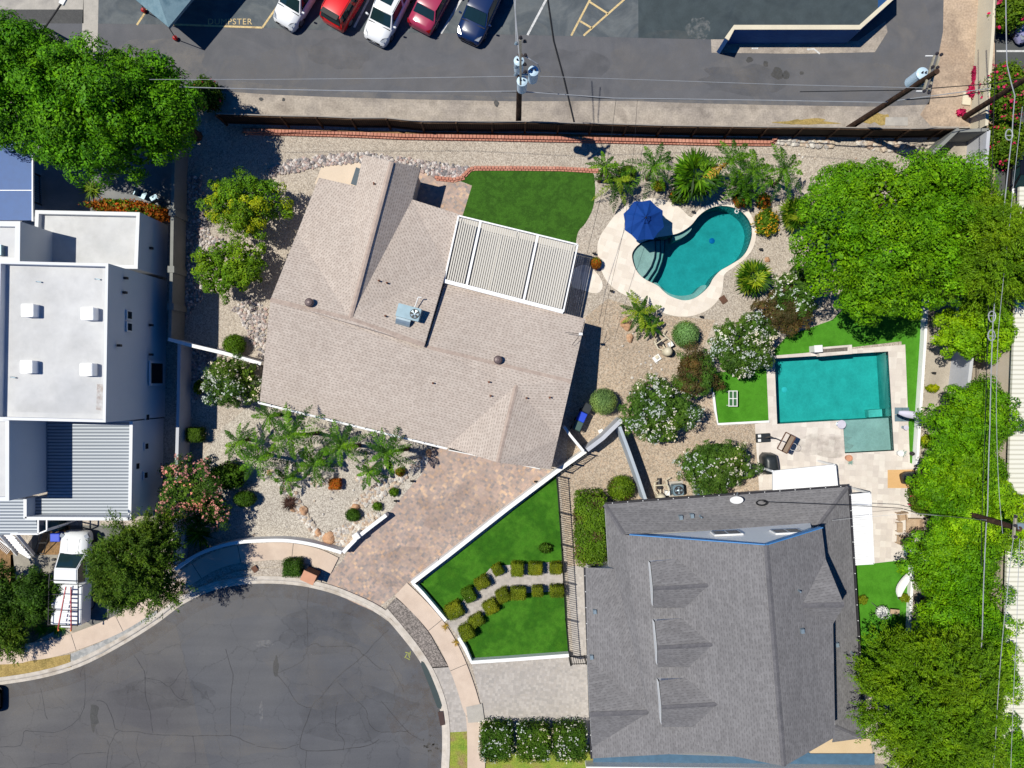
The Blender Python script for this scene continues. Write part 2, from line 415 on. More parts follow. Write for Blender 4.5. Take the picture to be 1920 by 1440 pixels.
sheet('ground', BIG, 0.0, M['gravel'], [KIDNEY, RPOOL])

# alley and parking lot along the top
sheet('alley_verge', [(-600,100),(440,165),(1640,190),(1745,195),(1752,140),(1768,60),(1775,-300),(1848,-300),(1858,120),(1850,250),(1640,250),(900,250),(400,225),(-600,205)], 0.004, M['dirt'])
sheet('brown_verge', [(1768,60),(1756,125),(1742,190),(1725,215),(1745,236),(1832,238),(1843,120),(1850,-300),(1775,-300)], 0.008, M['dirt_brown'])
sheet('alley', [(-600,-300),(1775,-300),(1768,60),(1754,130),(1742,196),(1640,200),(1440,197),(1280,193),(1180,189),(960,190),(760,186),(620,182),(500,177),(400,170),(-600,150)], 0.008, M['alley'])
sheet('parking_lot', [(-600,-300),(1195,-300),(1197,71),(1000,66),(640,58),(480,52),(330,46),(300,46),(160,44),(-600,40)], 0.012, M['lot'])
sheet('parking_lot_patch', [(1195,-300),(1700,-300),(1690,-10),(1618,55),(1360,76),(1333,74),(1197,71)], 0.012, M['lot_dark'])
sheet('concrete_apron', [(-600,-300),(157,-300),(157,18),(-600,18)], 0.016, M['concrete'])
sheet('apron_strip', [(-600,18),(157,18),(157,44),(-600,40)], 0.016, M['stain'])
sheet('valley_gutter', [(159,-60),(186,-60),(183,105),(152,108)], 0.016, M['concrete'])
sheet('enclosure_apron', [(1333,74),(1360,74),(1372,77),(1608,77),(1660,40),(1664,60),(1640,98),(1500,101),(1334,99)], 0.016, M['dirt'])
# painted markings
def stripe(pts, wd, mat, name='parking_line', z=0.020):
    return sheet(name, band(pts, wd), z, mat)
for a, b_ in (((1027,-6),(989,66)), ((868,-6),(827,63)), ((694,-6),(664,52)), ((520,-40),(425,-40))):
    if b_[1] > 0: stripe([a, b_], 4, M['paint_white'])
for a, b_ in (((1108,-4),(1071,67)), ((1173,-3),(1094,67)), ((1106,4),(1140,26)), ((1088,40),(1110,53)), ((276,18),(257,47)), ((540,-16),(492,52)), ((492,52),(320,46))):
    stripe([a, b_], 3.6, M['paint_yellow'])
stripe([(1513,93),(1526,92),(1537,101)], 3, M['paint_white'])
stripe([(1409,91),(1421,91)], 2.5, M['paint_white'])
# DUMPSTER lettering, painted on the asphalt
fc = bpy.data.curves.new('painted_word', 'FONT'); fc.body = 'DUMPSTER'; fc.size = 0.56; fc.space_character = 1.12; fc.align_x = 'CENTER'
fo = bpy.data.objects.new('painted_word', fc); COL.objects.link(fo)
fo.location = P(431, 46) + Vector((0, 0, 0.021)); fc.materials.append(M['paint_yellow']); fo['kind'] = 'structure'

# stains in the alley
def blob(cx, cy, rx, ry, n=14, k=0.25, seed=0):
    rg = random.Random(seed or int(cx * 7 + cy)); 
    return smooth([(cx + rx * math.cos(a) * (1 + rg.uniform(-k, k)), cy + ry * math.sin(a) * (1 + rg.uniform(-k, k))) for a in [2 * math.pi * i / n for i in range(n)]], 3)
for cx, cy, rx, ry in ((1458,137,11,11),(1474,141,6,8),(1405,112,6,5),(490,186,4,3),(532,187,3,3),(931,194,5,6),(1435,120,5,6),(1503,137,4,3)):
    sheet('oil_stain', blob(cx, cy, rx, ry, 9), 0.024, M['stain'])
sheet('weed_strip', blob(1515,229,50,6,16,0.4), 0.014, M['dry_grass']); sheet('weed_strip', blob(1640,222,25,12,12,0.5), 0.016, M['dry_grass'])
sheet('utility_pad', [(1660,220),(1702,220),(1702,236),(1659,236)], 0.03, M['concrete'])
sheet('planting_strip', [(455,240),(700,246),(1000,250),(1300,257),(1452,259),(1440,264),(1000,258),(455,250)], 0.03, M['soil'])

# centre house yard
sheet('back_lawn', smooth([(888,316),(960,315),(1050,318),(1108,320)], 4, False) + smooth([(1114,328),(1116,362),(1111,392),(1098,418),(1084,435),(1079,462)], 4, False) + [(1060,470),(862,420),(872,390),(885,348),(864,340)], 0.012, M['turf_deep'])
sheet('patio_pavers', [(760,315),(800,325),(885,348),(870,415),(760,400)], 0.008, M['pavers'])
sheet('under_pergola', [(830,400),(1085,460),(1055,590),(800,560)], 0.016, M['concrete'])
sheet('concrete_pad', [(604,310),(690,290),(690,360),(590,345)], 0.02, surf('cream_concrete', [S(224,206,186), S(216,198,178)], 0.8, 20, 0.04))
sheet('step_pad', smooth([(1074,508),(1085,499),(1098,497),(1112,505),(1126,522),(1130,538),(1122,549),(1108,549),(1090,543),(1074,538),(1070,522)], 4), 0.03, M['travertine_pool'])
# front
sheet('driveway', [(812,836),(1040,884),(900,985),(772,1090),(700,1146),(660,1128),(612,1104),(618,1076),(642,1052),(652,1036),(728,966),(750,935),(790,890)], 0.012, M['pavers'])
sheet('driveway_edge', [(1040,884),(1052,882),(905,1002),(778,1100),(768,1092),(900,985)], 0.016, M['sidewalk'])
sheet('garage_driveway', [(884,1243),(1075,1228),(1108,1222),(1118,1372),(904,1374),(904,1345),(898,1300)], 0.012, M['pavers_grey'])
sheet('side_walk', [(1064,1062),(1110,1060),(1115,1235),(1075,1235)], 0.008, M['pavers_grey'])
sheet('front_lawn', [(785,1097),(1042,893),(1057,1052),(938,1060),(918,1066),(836,1165)], 0.06, M['turf'])
sheet('front_lawn', [(864,1198),(906,1155),(946,1114),(1061,1107),(1066,1228),(887,1240)], 0.06, M['turf'])
sheet('garden_path', [(836,1165),(918,1066),(938,1060),(1057,1052),(1061,1107),(946,1114),(906,1155),(864,1198)], 0.055, M['pavers_grey'])
sheet('front_yard_gravel', [(340,1090),(350,900),(420,800),(480,750),(815,840),(790,890),(725,966),(650,1036),(640,1035),(540,1015),(440,1030)], 0.006, M['gravel_light'])
sheet('side_gravel', [(1048,880),(1095,850),(1160,800),(1140,760),(1165,785),(1210,940),(1130,960),(1140,1062),(1064,1062)], 0.006, M['gravel_brown'])
sheet('side_gravel', [(1162,790),(1290,700),(1340,740),(1345,800),(1415,795),(1432,920),(1215,945)], 0.009, M['gravel_brown'])
sheet('side_gravel', [(1090,600),(1140,560),(1230,590),(1340,600),(1300,700),(1160,790),(1060,870),(1075,720)], 0.003, M['gravel_brown'])
# right house yard
sheet('pool_lawn', [(1440,670),(1475,630),(1560,600),(1600,560),(1740,560),(1737,640),(1722,872),(1700,872),(1690,640)], 0.012, M['turf_light'])
sheet('small_lawn', [(1337,765),(1335,700),(1438,688),(1441,790),(1345,795)], 0.012, M['turf_light'])
sheet('side_lawn', [(1590,1062),(1708,1048),(1712,1250),(1600,1290)], 0.012, M['turf_light'])
sheet('pool_terrace', [(1436,668),(1697,646),(1706,868),(1728,876),(1736,1045),(1604,1060),(1580,960),(1424,930),(1415,795),(1441,790)], 0.020, M['travertine'], [RPOOL])
sheet('pool_deck', DECK1, 0.020, M['travertine_pool'], [KIDNEY])
sheet('tan_slab', [(1664,881),(1716,880),(1713,915),(1664,915)], 0.024, surf('buff_slab', [S(214,170,118), S(222,182,130)], 0.8, 20, 0.05))
sheet('back_lane', [(1738,590),(1738,640),(1722,1000),(1722,1200),(1830,1200),(1830,240),(1745,240)], 0.004, surf('lane_decomposed_granite', [S(172,164,152), S(182,172,158), S(160,150,138)], 0.4, 12, 0.1))
# left
sheet('left_driveway', [(20,1040),(132,1035),(140,1150),(190,1180),(150,1200),(130,1175),(60,1100),(20,1090)], 0.010, surf('old_concrete', [S(166,160,148), S(150,144,134), S(176,170,160)], 0.7, 20, 0.1))
sheet('left_driveway', [(60,985),(235,985),(230,1150),(262,1130),(280,1150),(190,1185),(140,1150),(132,1035),(60,1035)], 0.012, M['concrete_dark'])
sheet('bare_dirt_bed', [(68,1040),(85,985),(132,985),(132,1040)], 0.014, M['soil'])
sheet('left_bed_soil', [(-600,1000),(20,1000),(30,1090),(130,1170),(60,1205),(-600,1215)], 0.010, M['soil'])
sheet('patio_floor', [(-600,200),(335,200),(320,420),(-600,420)], 0.010, surf('patio_concrete', [S(120,122,124), S(140,140,140)], 0.8, 20, 0.1))

# street end
CURB_L = smooth([(-600,1288),(-60,1288),(0,1284),(80,1271),(150,1250),(220,1215),(290,1172),(345,1132),(400,1107),(450,1097),(500,1094),(560,1098),(615,1110),(660,1127),(700,1146),(728,1165)], 4, False)
CURB_R = smooth([(716,1150),(745,1184),(775,1222),(800,1262),(818,1305),(827,1345),(829,1400),(826,1500),(824,1900)], 4, False)
sheet('street', CURB_L + CURB_R[3:] + [(700,2600),(-600,2600)], 0.008, M['culdesac'])
m2 = M['culdesac'].copy(); m2.name = 'warm_cracked_asphalt'
for e_, c_ in zip([n for n in m2.node_tree.nodes if n.type == 'VALTORGB'][0].color_ramp.elements, (S(88,87,91), S(97,96,98), S(105,103,103))): e_.color = (*c_, 1)
sheet('street_approach', CURB_L[:CURB_L.index((345, 1132)) - 2] + [(330,1170),(352,1262),(374,1360),(395,1450),(410,1700),(-600,1700)], 0.0100, m2)
for pts in (CURB_L, CURB_R):
    o_ = offset(pts, -15); mb = MB(); n = len(pts)
    lay = [(0, 0.010), (-6, 0.03), (-7.5, 0.11), (-9, 0.13), (-15, 0.135), (-15.1, 0.0)]
    rows = [[P(*q) + Vector((0, 0, z)) for q in offset(pts, d)] for d, z in lay]
    vs = [p for rw in rows for p in rw]
    fs = []
    for i in range(len(rows) - 1):
        for k in range(n - 1): fs.append((i * n + k, i * n + k + 1, (i + 1) * n + k + 1, (i + 1) * n + k)[::-1])
    mb.add(vs, fs); o = mb.build('kerb', M['curb']); o['kind'] = 'structure'
SW_L = smooth([(-600,1240),(-40,1230),(60,1221),(110,1212),(170,1192),(225,1168),(275,1137),(320,1105),(360,1076),(400,1053),(440,1040),(480,1035),(535,1033),(590,1043),(628,1060)], 4, False)
SW_R = smooth([(752,1104),(790,1141),(824,1182),(849,1226),(869,1275),(883,1320),(891,1350),(893,1460),(890,1900)], 4, False)
for pts in (SW_L, SW_R):
    o = sheet('sidewalk', band(pts, 33), 0.10, M['sidewalk'])
m_joint = M['stain']
for pts in (SW_L, SW_R):
    acc = 0
    for i in range(1, len(pts)):
        acc += math.dist(pts[i], pts[i - 1])
        if acc > 86:
            acc = 0; d = ((pts[i][0] - pts[i-1][0]), (pts[i][1] - pts[i-1][1])); L = math.hypot(*d); nx, ny = -d[1] / L * 16, d[0] / L * 16
            stripe([(pts[i][0] - nx, pts[i][1] - ny), (pts[i][0] + nx, pts[i][1] + ny)], 0.9, m_joint, 'sidewalk_joint', 0.104)
sheet('kerb_gravel', [(360,1112),(400,1088),(440,1072),(480,1066),(535,1064),(605,1080),(600,1100),(560,1090),(500,1084),(440,1086),(400,1097)], 0.09, M['gravel'])
sheet('kerb_gravel', [(718,1146),(742,1120),(775,1148),(806,1188),(835,1240),(842,1250),(806,1252),(780,1210),(745,1172)], 0.09, M['gravel_dark'])
sheet('kerb_pavers', [(806,1250),(843,1248),(862,1290),(875,1335),(877,1370),(842,1372),(838,1330),(825,1285)], 0.09, M['pavers_grey'])
sheet('kerb_grass', [(842,1372),(877,1370),(878,1500),(840,1500)], 0.09, M['green_patch'])
sheet('kerb_pavers', [(134,1225),(190,1203),(245,1173),(295,1140),(296,1160),(240,1195),(190,1225),(134,1248)], 0.09, M['pavers_cool'])
sheet('kerb_dry_grass', [(-600,1255),(60,1238),(133,1226),(134,1250),(80,1262),(0,1273),(-600,1276)], 0.09, M['dry_grass'])
sheet('house_front_grass', [(905,1400),(1110,1395),(1500,1432),(1640,1440),(1640,1700),(905,1700)], 0.01, M['green_patch'])
# main tar cracks of the street
CR = [[(0,1400),(38,1398),(45,1372),(63,1370),(118,1370),(158,1326),(157,1250),(150,1270)],[(182,1313),(200,1320),(212,1352),(222,1370),(258,1372),(285,1377),(360,1380),(432,1379),(455,1388),(478,1396)],[(222,1370),(205,1398),(200,1440)],[(260,1376),(256,1400),(264,1440)],[(252,1230),(270,1258),(273,1300),(282,1340),(286,1375)],[(271,1270),(300,1276),(318,1288),(344,1255)],[(318,1288),(335,1308),(352,1312)],[(362,1380),(368,1430)],[(424,1216),(436,1265),(434,1300),(433,1378)],[(0,1440),(60,1440),(92,1432),(118,1432),(150,1414),(200,1412)],[(76,1290),(80,1310),(88,1350)],
      [(578,1100),(576,1150),(578,1212),(570,1228),(568,1240),(540,1253)],[(578,1212),(594,1206),(604,1212),(655,1211),(680,1226),(700,1243),(714,1256)],[(684,1226),(630,1274),(608,1300),(585,1325),(575,1350),(562,1395),(576,1407),(640,1405),(690,1398),(712,1386)],[(520,1264),(540,1290),(560,1320),(583,1327)],[(480,1400),(522,1404),(560,1396)],[(630,1275),(655,1300),(685,1330),(690,1350),(705,1370),(740,1372),(765,1370)],[(540,1253),(520,1262)],[(715,1314),(745,1350),(765,1372),(790,1388)],[(730,1244),(745,1270),(758,1298)],[(684,1226),(712,1195),(730,1180)],[(575,1407),(572,1440)],[(632,1317),(630,1370),(645,1388),(643,1405)]]
cm = MB()
for k, c_ in enumerate(CR):
    rg = random.Random(k); q = smooth(c_, 3, False)
    q = [(x + rg.uniform(-1.2, 1.2), y + rg.uniform(-1.2, 1.2)) for x, y in q]
    b3 = [P(x, y) + Vector((0, 0, 0.012)) for x, y in band(q, 1.5 if k in (1, 2, 4, 12, 13) else 1.1)]
    n = len(q)
    cm.add(b3, [(i, i + 1, 2 * n - 2 - i, 2 * n - 1 - i)[::-1] for i in range(n - 1)])
o = cm.build('street_cracks', M['crack']); o['kind'] = 'structure'
sheet('oil_stain', blob(518,1250,5,20,12,0.3), 0.013, M['stain']); sheet('oil_stain', blob(176,1342,9,26,12,0.3), 0.013, M['stain'])
for i in range(26):
    rg = random.Random(i + 50); sheet('oil_spot', blob(rg.gauss(808, 9), rg.gauss(1398, 8), rg.uniform(0.8, 3), rg.uniform(0.8, 3), 7), 0.013, M['stain'])
for dx, dy, a in ((0,0,0.3),(3,6,1.2),(-3,6,2.1),(5,1,1.7),(1,11,0.5)):
    cx, cy = 764 + dx, 1224 + dy; stripe([(cx - 4 * math.cos(a), cy - 4 * math.sin(a)), (cx + 4 * math.cos(a), cy + 4 * math.sin(a))], 1.6, M['paint_lime'], 'survey_mark', 0.013)
sheet('road_steel_plate', smooth([(789,1245),(796,1242),(812,1275),(829,1322),(820,1326),(806,1288)], 2), 0.03, plain('green_steel', S(52,66,68), 0.6))
tag(sheet('drain_grate', [(821,1333),(831,1332),(835,1357),(826,1359)], 0.14, plain('rusty_grate', S(72,54,50), 0.8)), 'dark storm drain grate set in the pale kerb', 'drain grate', kind='thing')

# far right lane and car park
sheet('right_car_park', [(1868,-600),(2600,-600),(2600,2600),(1860,2600),(1862,900),(1866,400)], 0.010, surf('car_park_asphalt', [S(78,80,82), S(90,92,92)], 0.4, 20, 0.1))
sheet('right_planting_bed', [(1840,-600),(1868,-600),(1866,400),(1860,900),(1858,2600),(1828,2600),(1832,900),(1838,300)], 0.006, M['dirt_brown'])
for y in (96, 200, 300, 365, 520, 600, 690, 828, 960): stripe([(1868,y),(1990,y)], 3.5, M['paint_white'], z=0.02)

# ------------------------------------------------------------------ water
def water_mat(name, absorb):
    m = bpy.data.materials.new(name); m.use_nodes = True; ns, ls = m.node_tree.nodes, m.node_tree.links
    ns.remove(ns['Principled BSDF'])
    tr = N(ns, 'BsdfTransparent'); gl = N(ns, 'BsdfGlossy'); gl.inputs['Roughness'].default_value = 0.03
    fr = N(ns, 'Fresnel', IOR=1.33); nz = N(ns, 'TexNoise', Scale=3.0, Detail=3)
    co = N(ns, 'NewGeometry').outputs['Position']; ls.new(co, nz.inputs['Vector'])
    bp = N(ns, 'Bump', Strength=0.15, Distance=0.02); ls.new(nz.outputs[0], bp.inputs['Height'])
    ls.new(bp.outputs[0], gl.inputs['Normal'])
    mx = N(ns, 'MixShader'); ls.new(fr.outputs[0], mx.inputs[0]); ls.new(tr.outputs[0], mx.inputs[1]); ls.new(gl.outputs[0], mx.inputs[2])
    ls.new(mx.outputs[0], ns['Material Output'].inputs[0])
    va = N(ns, 'VolumeAbsorption', Density=1.0); va.inputs[0].default_value = (*absorb, 1)
    ls.new(va.outputs[0], ns['Material Output'].inputs[1])
    return m
M['water'] = water_mat('pool_water', (0.09, 0.84, 0.85))
def plaster(name, c):
    m, ns, ls, b = mat_base(name, 0.8, 0.2)
    co = N(ns, 'NewGeometry').outputs['Position']
    n1 = N(ns, 'TexNoise', Scale=1.2, Detail=6); ls.new(co, n1.inputs['Vector'])
    r = ramp(ns, [(0.3, tuple(x * 0.86 for x in c)), (0.7, tuple(x * 1.12 for x in c))]); ls.new(n1.outputs[0], r.inputs[0])
    # caustic light painted into the plaster colour as a soft cell pattern
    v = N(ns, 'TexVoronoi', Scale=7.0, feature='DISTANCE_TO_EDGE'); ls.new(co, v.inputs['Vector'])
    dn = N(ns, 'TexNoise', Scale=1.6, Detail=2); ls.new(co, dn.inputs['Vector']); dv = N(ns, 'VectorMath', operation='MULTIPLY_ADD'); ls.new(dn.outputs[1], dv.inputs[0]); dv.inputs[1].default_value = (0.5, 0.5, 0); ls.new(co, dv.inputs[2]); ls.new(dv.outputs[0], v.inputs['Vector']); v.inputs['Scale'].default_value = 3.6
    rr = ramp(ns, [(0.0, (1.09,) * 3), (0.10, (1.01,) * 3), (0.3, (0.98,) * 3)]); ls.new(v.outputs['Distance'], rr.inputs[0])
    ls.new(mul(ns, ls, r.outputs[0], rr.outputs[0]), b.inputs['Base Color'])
    return m
M['plaster'] = plaster('pool_plaster', S(128,178,180))
M['plaster_pale'] = plaster('pale_pool_plaster', S(158,200,194)); M['plaster_grey'] = plaster('shelf_plaster', S(150,168,166))
M['tile_dark'] = plain('dark_waterline_tile', S(28,44,52), 0.3)

def basin(name, outline, depth, label, extra=(), pm='plaster'):
    root = thing(name, label, 'swimming pool', P(sum(p[0] for p in outline) / len(outline), sum(p[1] for p in outline) / len(outline)) + Vector((0, 0, -depth)))
    pts = [P(*p) for p in outline]
    ar = sum(pts[i - 1].x * pts[i].y - pts[i].x * pts[i - 1].y for i in range(len(pts)))
    if ar < 0: pts = pts[::-1]
    n = len(pts); mb = MB(); tb = MB()
    lo = [Vector((p.x, p.y, -depth)) for p in pts]; mid = [Vector((p.x, p.y, -0.28)) for p in pts]; hi = [Vector((p.x, p.y, 0.018)) for p in pts]
    mb.poly(lo); mb.add(lo + mid, [((i + 1) % n, i, n + i, n + (i + 1) % n) for i in range(n)])
    mb.build('basin', M[pm], root)
    tb.add(mid + hi, [((i + 1) % n, i, n + i, n + (i + 1) % n) for i in range(n)])
    tb.build('tile_band', M['tile_dark'], root)
    for nm, pl, z0, z1, mt in extra:
        e = MB(); e.prism([P(*q)[:2] for q in pl], -depth + 0.002 if z0 is None else z0, z1); e.build(nm, mt, root)
    wb = MB(); ins = [Vector((p.x, p.y, 0)) for p in pts]
    wb.poly([(p.x, p.y, -0.10) for p in ins]); b0 = len(wb.v)
    wb.add([(p.x, p.y, -0.10) for p in ins] + [(p.x, p.y, -depth - 0.02) for p in ins], [(i, (i + 1) % n, n + (i + 1) % n, n + i)[::-1] for i in range(n)])
    bt = MB(); bt.poly([(p.x, p.y, -depth - 0.02) for p in ins]); wb.add(bt.v, [f[::-1] for f in bt.f])
    wo = wb.build('water', M['water'], root)
    return root
def arc_region(cx, cy, r0, a0, a1, n=14):
    return [(cx + r0 * math.cos(R(a0 + (a1 - a0) * i / n)), cy + r0 * math.sin(R(a0 + (a1 - a0) * i / n))) for i in range(n + 1)]
# shelf and steps on the left lobe of the kidney pool
shelf = [(1190,465),(1205,455),(1228,449),(1230,462),(1229,480),(1223,498),(1213,512),(1205,520),(1193,504),(1187,484)]
st1 = [(1230,450),(1240,449),(1240,466),(1238,482),(1231,503),(1220,519),(1216,526),(1207,521),(1216,512),(1225,498),(1231,480),(1232,462)]
st2 = [(1242,449),(1250,447),(1249,468),(1245,487),(1237,508),(1228,524),(1226,530),(1218,526),(1222,519),(1233,503),(1240,482),(1242,466)]
bench = smooth([(1226,531),(1234,528),(1246,540),(1262,550),(1282,553),(1302,549),(1312,540),(1318,534),(1328,533),(1326,540),(1312,554),(1298,561),(1280,562.6),(1258,555),(1240,542)], 3)
bench2 = smooth([(1264,440),(1280,432),(1296,420),(1300,424),(1296,432),(1282,443),(1266,449)], 3)
basin('kidney_pool', KIDNEY, 1.55, 'kidney shaped teal pool with curved steps beside the blue parasol',
      [('shelf', shelf, None, -0.28, M['plaster_grey']), ('step', st1, None, -0.5, M['plaster_grey']), ('step', st2, None, -0.75, M['plaster_grey']),
       ('step_edge', offset([(1230,448),(1230.5,465),(1229,481),(1223,498),(1213,513),(1205,521)],1.1)+offset([(1230,448),(1230.5,465),(1229,481),(1223,498),(1213,513),(1205,521)],-1.1)[::-1], -0.4, -0.262, M['tile_dark']), ('step_edge', offset([(1241,447),(1241,466),(1239,482),(1232,503),(1222,518),(1217,526)],1.0)+offset([(1241,447),(1241,466),(1239,482),(1232,503),(1222,518),(1217,526)],-1.0)[::-1], -0.6, -0.485, M['tile_dark']), ('step_edge', offset([(1251,446),(1250,468),(1246,487),(1238,508),(1229,523),(1225,531)],1.0)+offset([(1251,446),(1250,468),(1246,487),(1238,508),(1229,523),(1225,531)],-1.0)[::-1], -0.85, -0.735, M['tile_dark']),
       ('bench', bench, None, -0.5, M['plaster_grey']), ('bench', bench2, None, -0.4, M['plaster_grey'])])
basin('square_pool', RPOOL, 1.55, 'rectangular teal pool with shallow grey shelf by the grey house', [
    ('shelf', [(1581,789),(1670.5,784),(1675,844),(1584.7,849)], None, -0.32, M['plaster_grey']),
    ('bench', [(1453,675),(1459,674.6),(1463,793),(1458,793.6)], None, -0.45, M['plaster_grey']),
    ('step', [(1642,770),(1668,768),(1669,782),(1643,784)], None, -1.0, M['plaster_pale'])], 'plaster_pale')
for cx, cy, z, nm in ((1347,443,-1.53,'drain'),(1487,730,-1.53,'drain')):
    pass

# ------------------------------------------------------------------ dust, scuffs and gutter dirt
def dustmat(name, c, amt, scale, thr=0.5):
    m, ns, ls, b = mat_base(name, 0.95, 0.1); b.inputs['Base Color'].default_value = (*c, 1)
    co = N(ns, 'NewGeometry').outputs['Position']; n1 = N(ns, 'TexNoise', Scale=scale, Detail=7, Roughness=0.65); ls.new(co, n1.inputs['Vector'])
    r = ramp(ns, [(thr - 0.06, (0,) * 3), (thr + 0.22, (amt,) * 3)]); ls.new(n1.outputs[0], r.inputs[0])
    tr = N(ns, 'BsdfTransparent'); mx = N(ns, 'MixShader'); ls.new(r.outputs[0], mx.inputs[0]); ls.new(tr.outputs[0], mx.inputs[1]); ls.new(b.outputs[0], mx.inputs[2]); ls.new(mx.outputs[0], ns['Material Output'].inputs[0]); return m
M['dust'] = dustmat('pale_dust', S(176,166,154), 0.25, 0.9, 0.46)
M['dust_soft'] = dustmat('soft_dust', S(150,144,138), 0.18, 0.5, 0.44)
M['grime'] = dustmat('brown_grime', S(112,98,86), 0.22, 1.6, 0.44)
M['scuff'] = dustmat('white_scuff', S(190,188,186), 0.28, 3.5, 0.48)
M['damp'] = dustmat('dark_damp', S(66,66,68), 0.13, 0.6, 0.42)
for i, (cx, cy, rx, ry, mt) in enumerate(((1250,120,110,55,'dust_soft'),(1690,70,55,110,'dust_soft'),(1560,150,170,40,'dust_soft'),(560,130,150,40,'dust_soft'),(900,150,170,35,'dust_soft'),(300,120,90,45,'dust'),(1310,55,22,22,'scuff'),(1720,190,50,18,'dust'),(640,100,60,30,'damp'),(1400,150,90,28,'damp'),(1060,130,80,40,'damp'))):
    sheet('alley_dust', blob(cx, cy, rx, ry, 18, 0.2, 300 + i), 0.028 + 0.0012 * i, M[mt])
sheet('alley_edge_dust', [(420,150),(640,172),(960,182),(1280,186),(1640,192),(1700,205),(1640,208),(1280,202),(960,198),(640,190),(420,176)], 0.0445, M['dust'])
for pts, z in ((CURB_L, 0.016), (CURB_R, 0.0175)):
    q = [p for p in pts if -80 < p[0] and p[1] < 1500]; sheet('gutter_grime', q + offset(q, 26)[::-1], z, M['grime'])
    sheet('gutter_dust', q + offset(q, 60)[::-1], z + 0.003, M['dust_soft'])
for i, (cx, cy, rx, ry, mt) in enumerate(((495,1206,18,6,'scuff'),(490,1335,3,22,'scuff'),(300,1300,90,30,'damp'),(600,1180,70,40,'damp'),(660,1340,120,50,'damp'),(420,1390,120,30,'dust_soft'),(200,1390,130,30,'dust_soft'),(620,1260,120,60,'dust_soft'),(770,1330,40,60,'grime'))):
    sheet('street_scuff', blob(cx, cy, rx, ry, 18, 0.25, 400 + i), 0.023 + 0.0012 * i, M[mt])
for i, (cx, cy, rx, ry, mt) in enumerate(((860,960,70,50,'damp'),(760,1070,70,40,'damp'),(1540,835,60,22,'grime'))):
    sheet('paving_stain', blob(cx, cy, rx, ry, 18, 0.25, 500 + i), 0.0265 + 0.0012 * i, M[mt])
sheet('sidewalk_patch', [(874,1324),(904,1318),(909,1352),(878,1354)], 0.107, M['concrete'])
# ------------------------------------------------------------------ building materials
M['shingle_tan'] = shingle('tan_shingles', [S(199,186,176), S(187,173,163)], 0.28, 0.165, 0.25, big=0.05, k0=0.36, k1=0.66)
M['shingle_tan_ridge'] = surf('tan_ridge_caps', [S(168,150,140), S(190,172,160)], 2.5, 12, 0.12, 0.9, 0.2)
M['shingle_grey'] = shingle('grey_shingles', [S(131,129,131), S(118,116,118)], 0.32, 0.15, 0.34, big=0.05, k0=0.3, k1=0.74)
M['shingle_grey_ridge'] = surf('grey_ridge_caps', [S(94,93,97), S(112,110,114)], 2.5, 12, 0.12, 0.9, 0.2)
M['stucco_cream'] = surf('cream_stucco', [S(222,206,188), S(212,198,180)], 1.0, 25, 0.05, 0.9, 0.2)
M['stucco_white'] = surf('white_stucco', [S(226,228,231), S(233,234,236)], 0.5, 30, 0.03, 0.9, 0.15)
M['roof_white'] = surf('white_roof_coating', [S(202,203,206), S(211,211,212), S(197,198,201)], 0.22, 3, 0.025, 0.8, 0.1, g2=(1.0, 0.025))
M['white_metal'] = plain('white_metal', S(248,248,250), 0.5, var=0.03)
M['white_trim'] = plain('white_trim', S(236,236,236), 0.6, var=0.03)
M['grey_metal'] = plain('galvanised_metal', S(150,168,180), 0.35, 0.5, 0.4, 0.1)
M['steel'] = plain('blue_grey_steel', S(122,146,160), 0.45, 0.4, 0.3, 0.1)
M['dark'] = plain('dark_metal', S(48,46,50), 0.5)
M['black'] = plain('black_metal', S(30,30,32), 0.5)
M['glass'] = plain('dark_glass', S(26,34,42), 0.08, 0.6)
M['glass_sky'] = plain('window_glass', S(70,82,92), 0.08, 0.6)
M['rust'] = plain('rusty_metal', S(120,74,54), 0.8, var=0.2)
M['vent_brown'] = plain('brown_vent_metal', S(108,92,92), 0.45, 0.4, 0.2)
M['blue_roof'] = plain('blue_roof_panel', S(30,74,132), 0.5, 0.3, 0.1)
M['beige_roof'] = plain('beige_steel_roof', S(226,222,206), 0.55, var=0.03)
M['wood_dark'] = surf('weathered_wood', [S(92,70,54), S(72,54,42), S(110,86,66)], 3.0, 30, 0.2, 0.9, 0.4)

def roof_mesh(faces): 
    mb = MB()
    for f in faces: mb.poly([P(*p) for p in f])
    return mb
def ridge_strip(mb, a, b, wd=0.28, ht=0.05):
    a, b = P(*a) + Vector((0,0,0.02)), P(*b) + Vector((0,0,0.02)); d = (b - a); d.z = 0; d.normalize(); s_ = Vector((-d.y, d.x, 0)) * wd / 2; dz = Vector((0,0,-0.05))
    mb.add([a - s_ + dz, a, a + s_ + dz, b - s_ + dz, b, b + s_ + dz], [(0, 3, 4, 1)[::-1], (1, 4, 5, 2)[::-1]])
def fascia(mb, pts, h=0.2, closed=True):
    q = [P(*p) for p in pts]; n = len(q)
    for i in range(n if closed else n - 1):
        a, b = q[i], q[(i + 1) % n]; u = Vector((0, 0, 0.004)); d = Vector((0, 0, -h))
        mb.add([a - u, b - u, b + d, a + d], [(0, 1, 2, 3), (3, 2, 1, 0)])

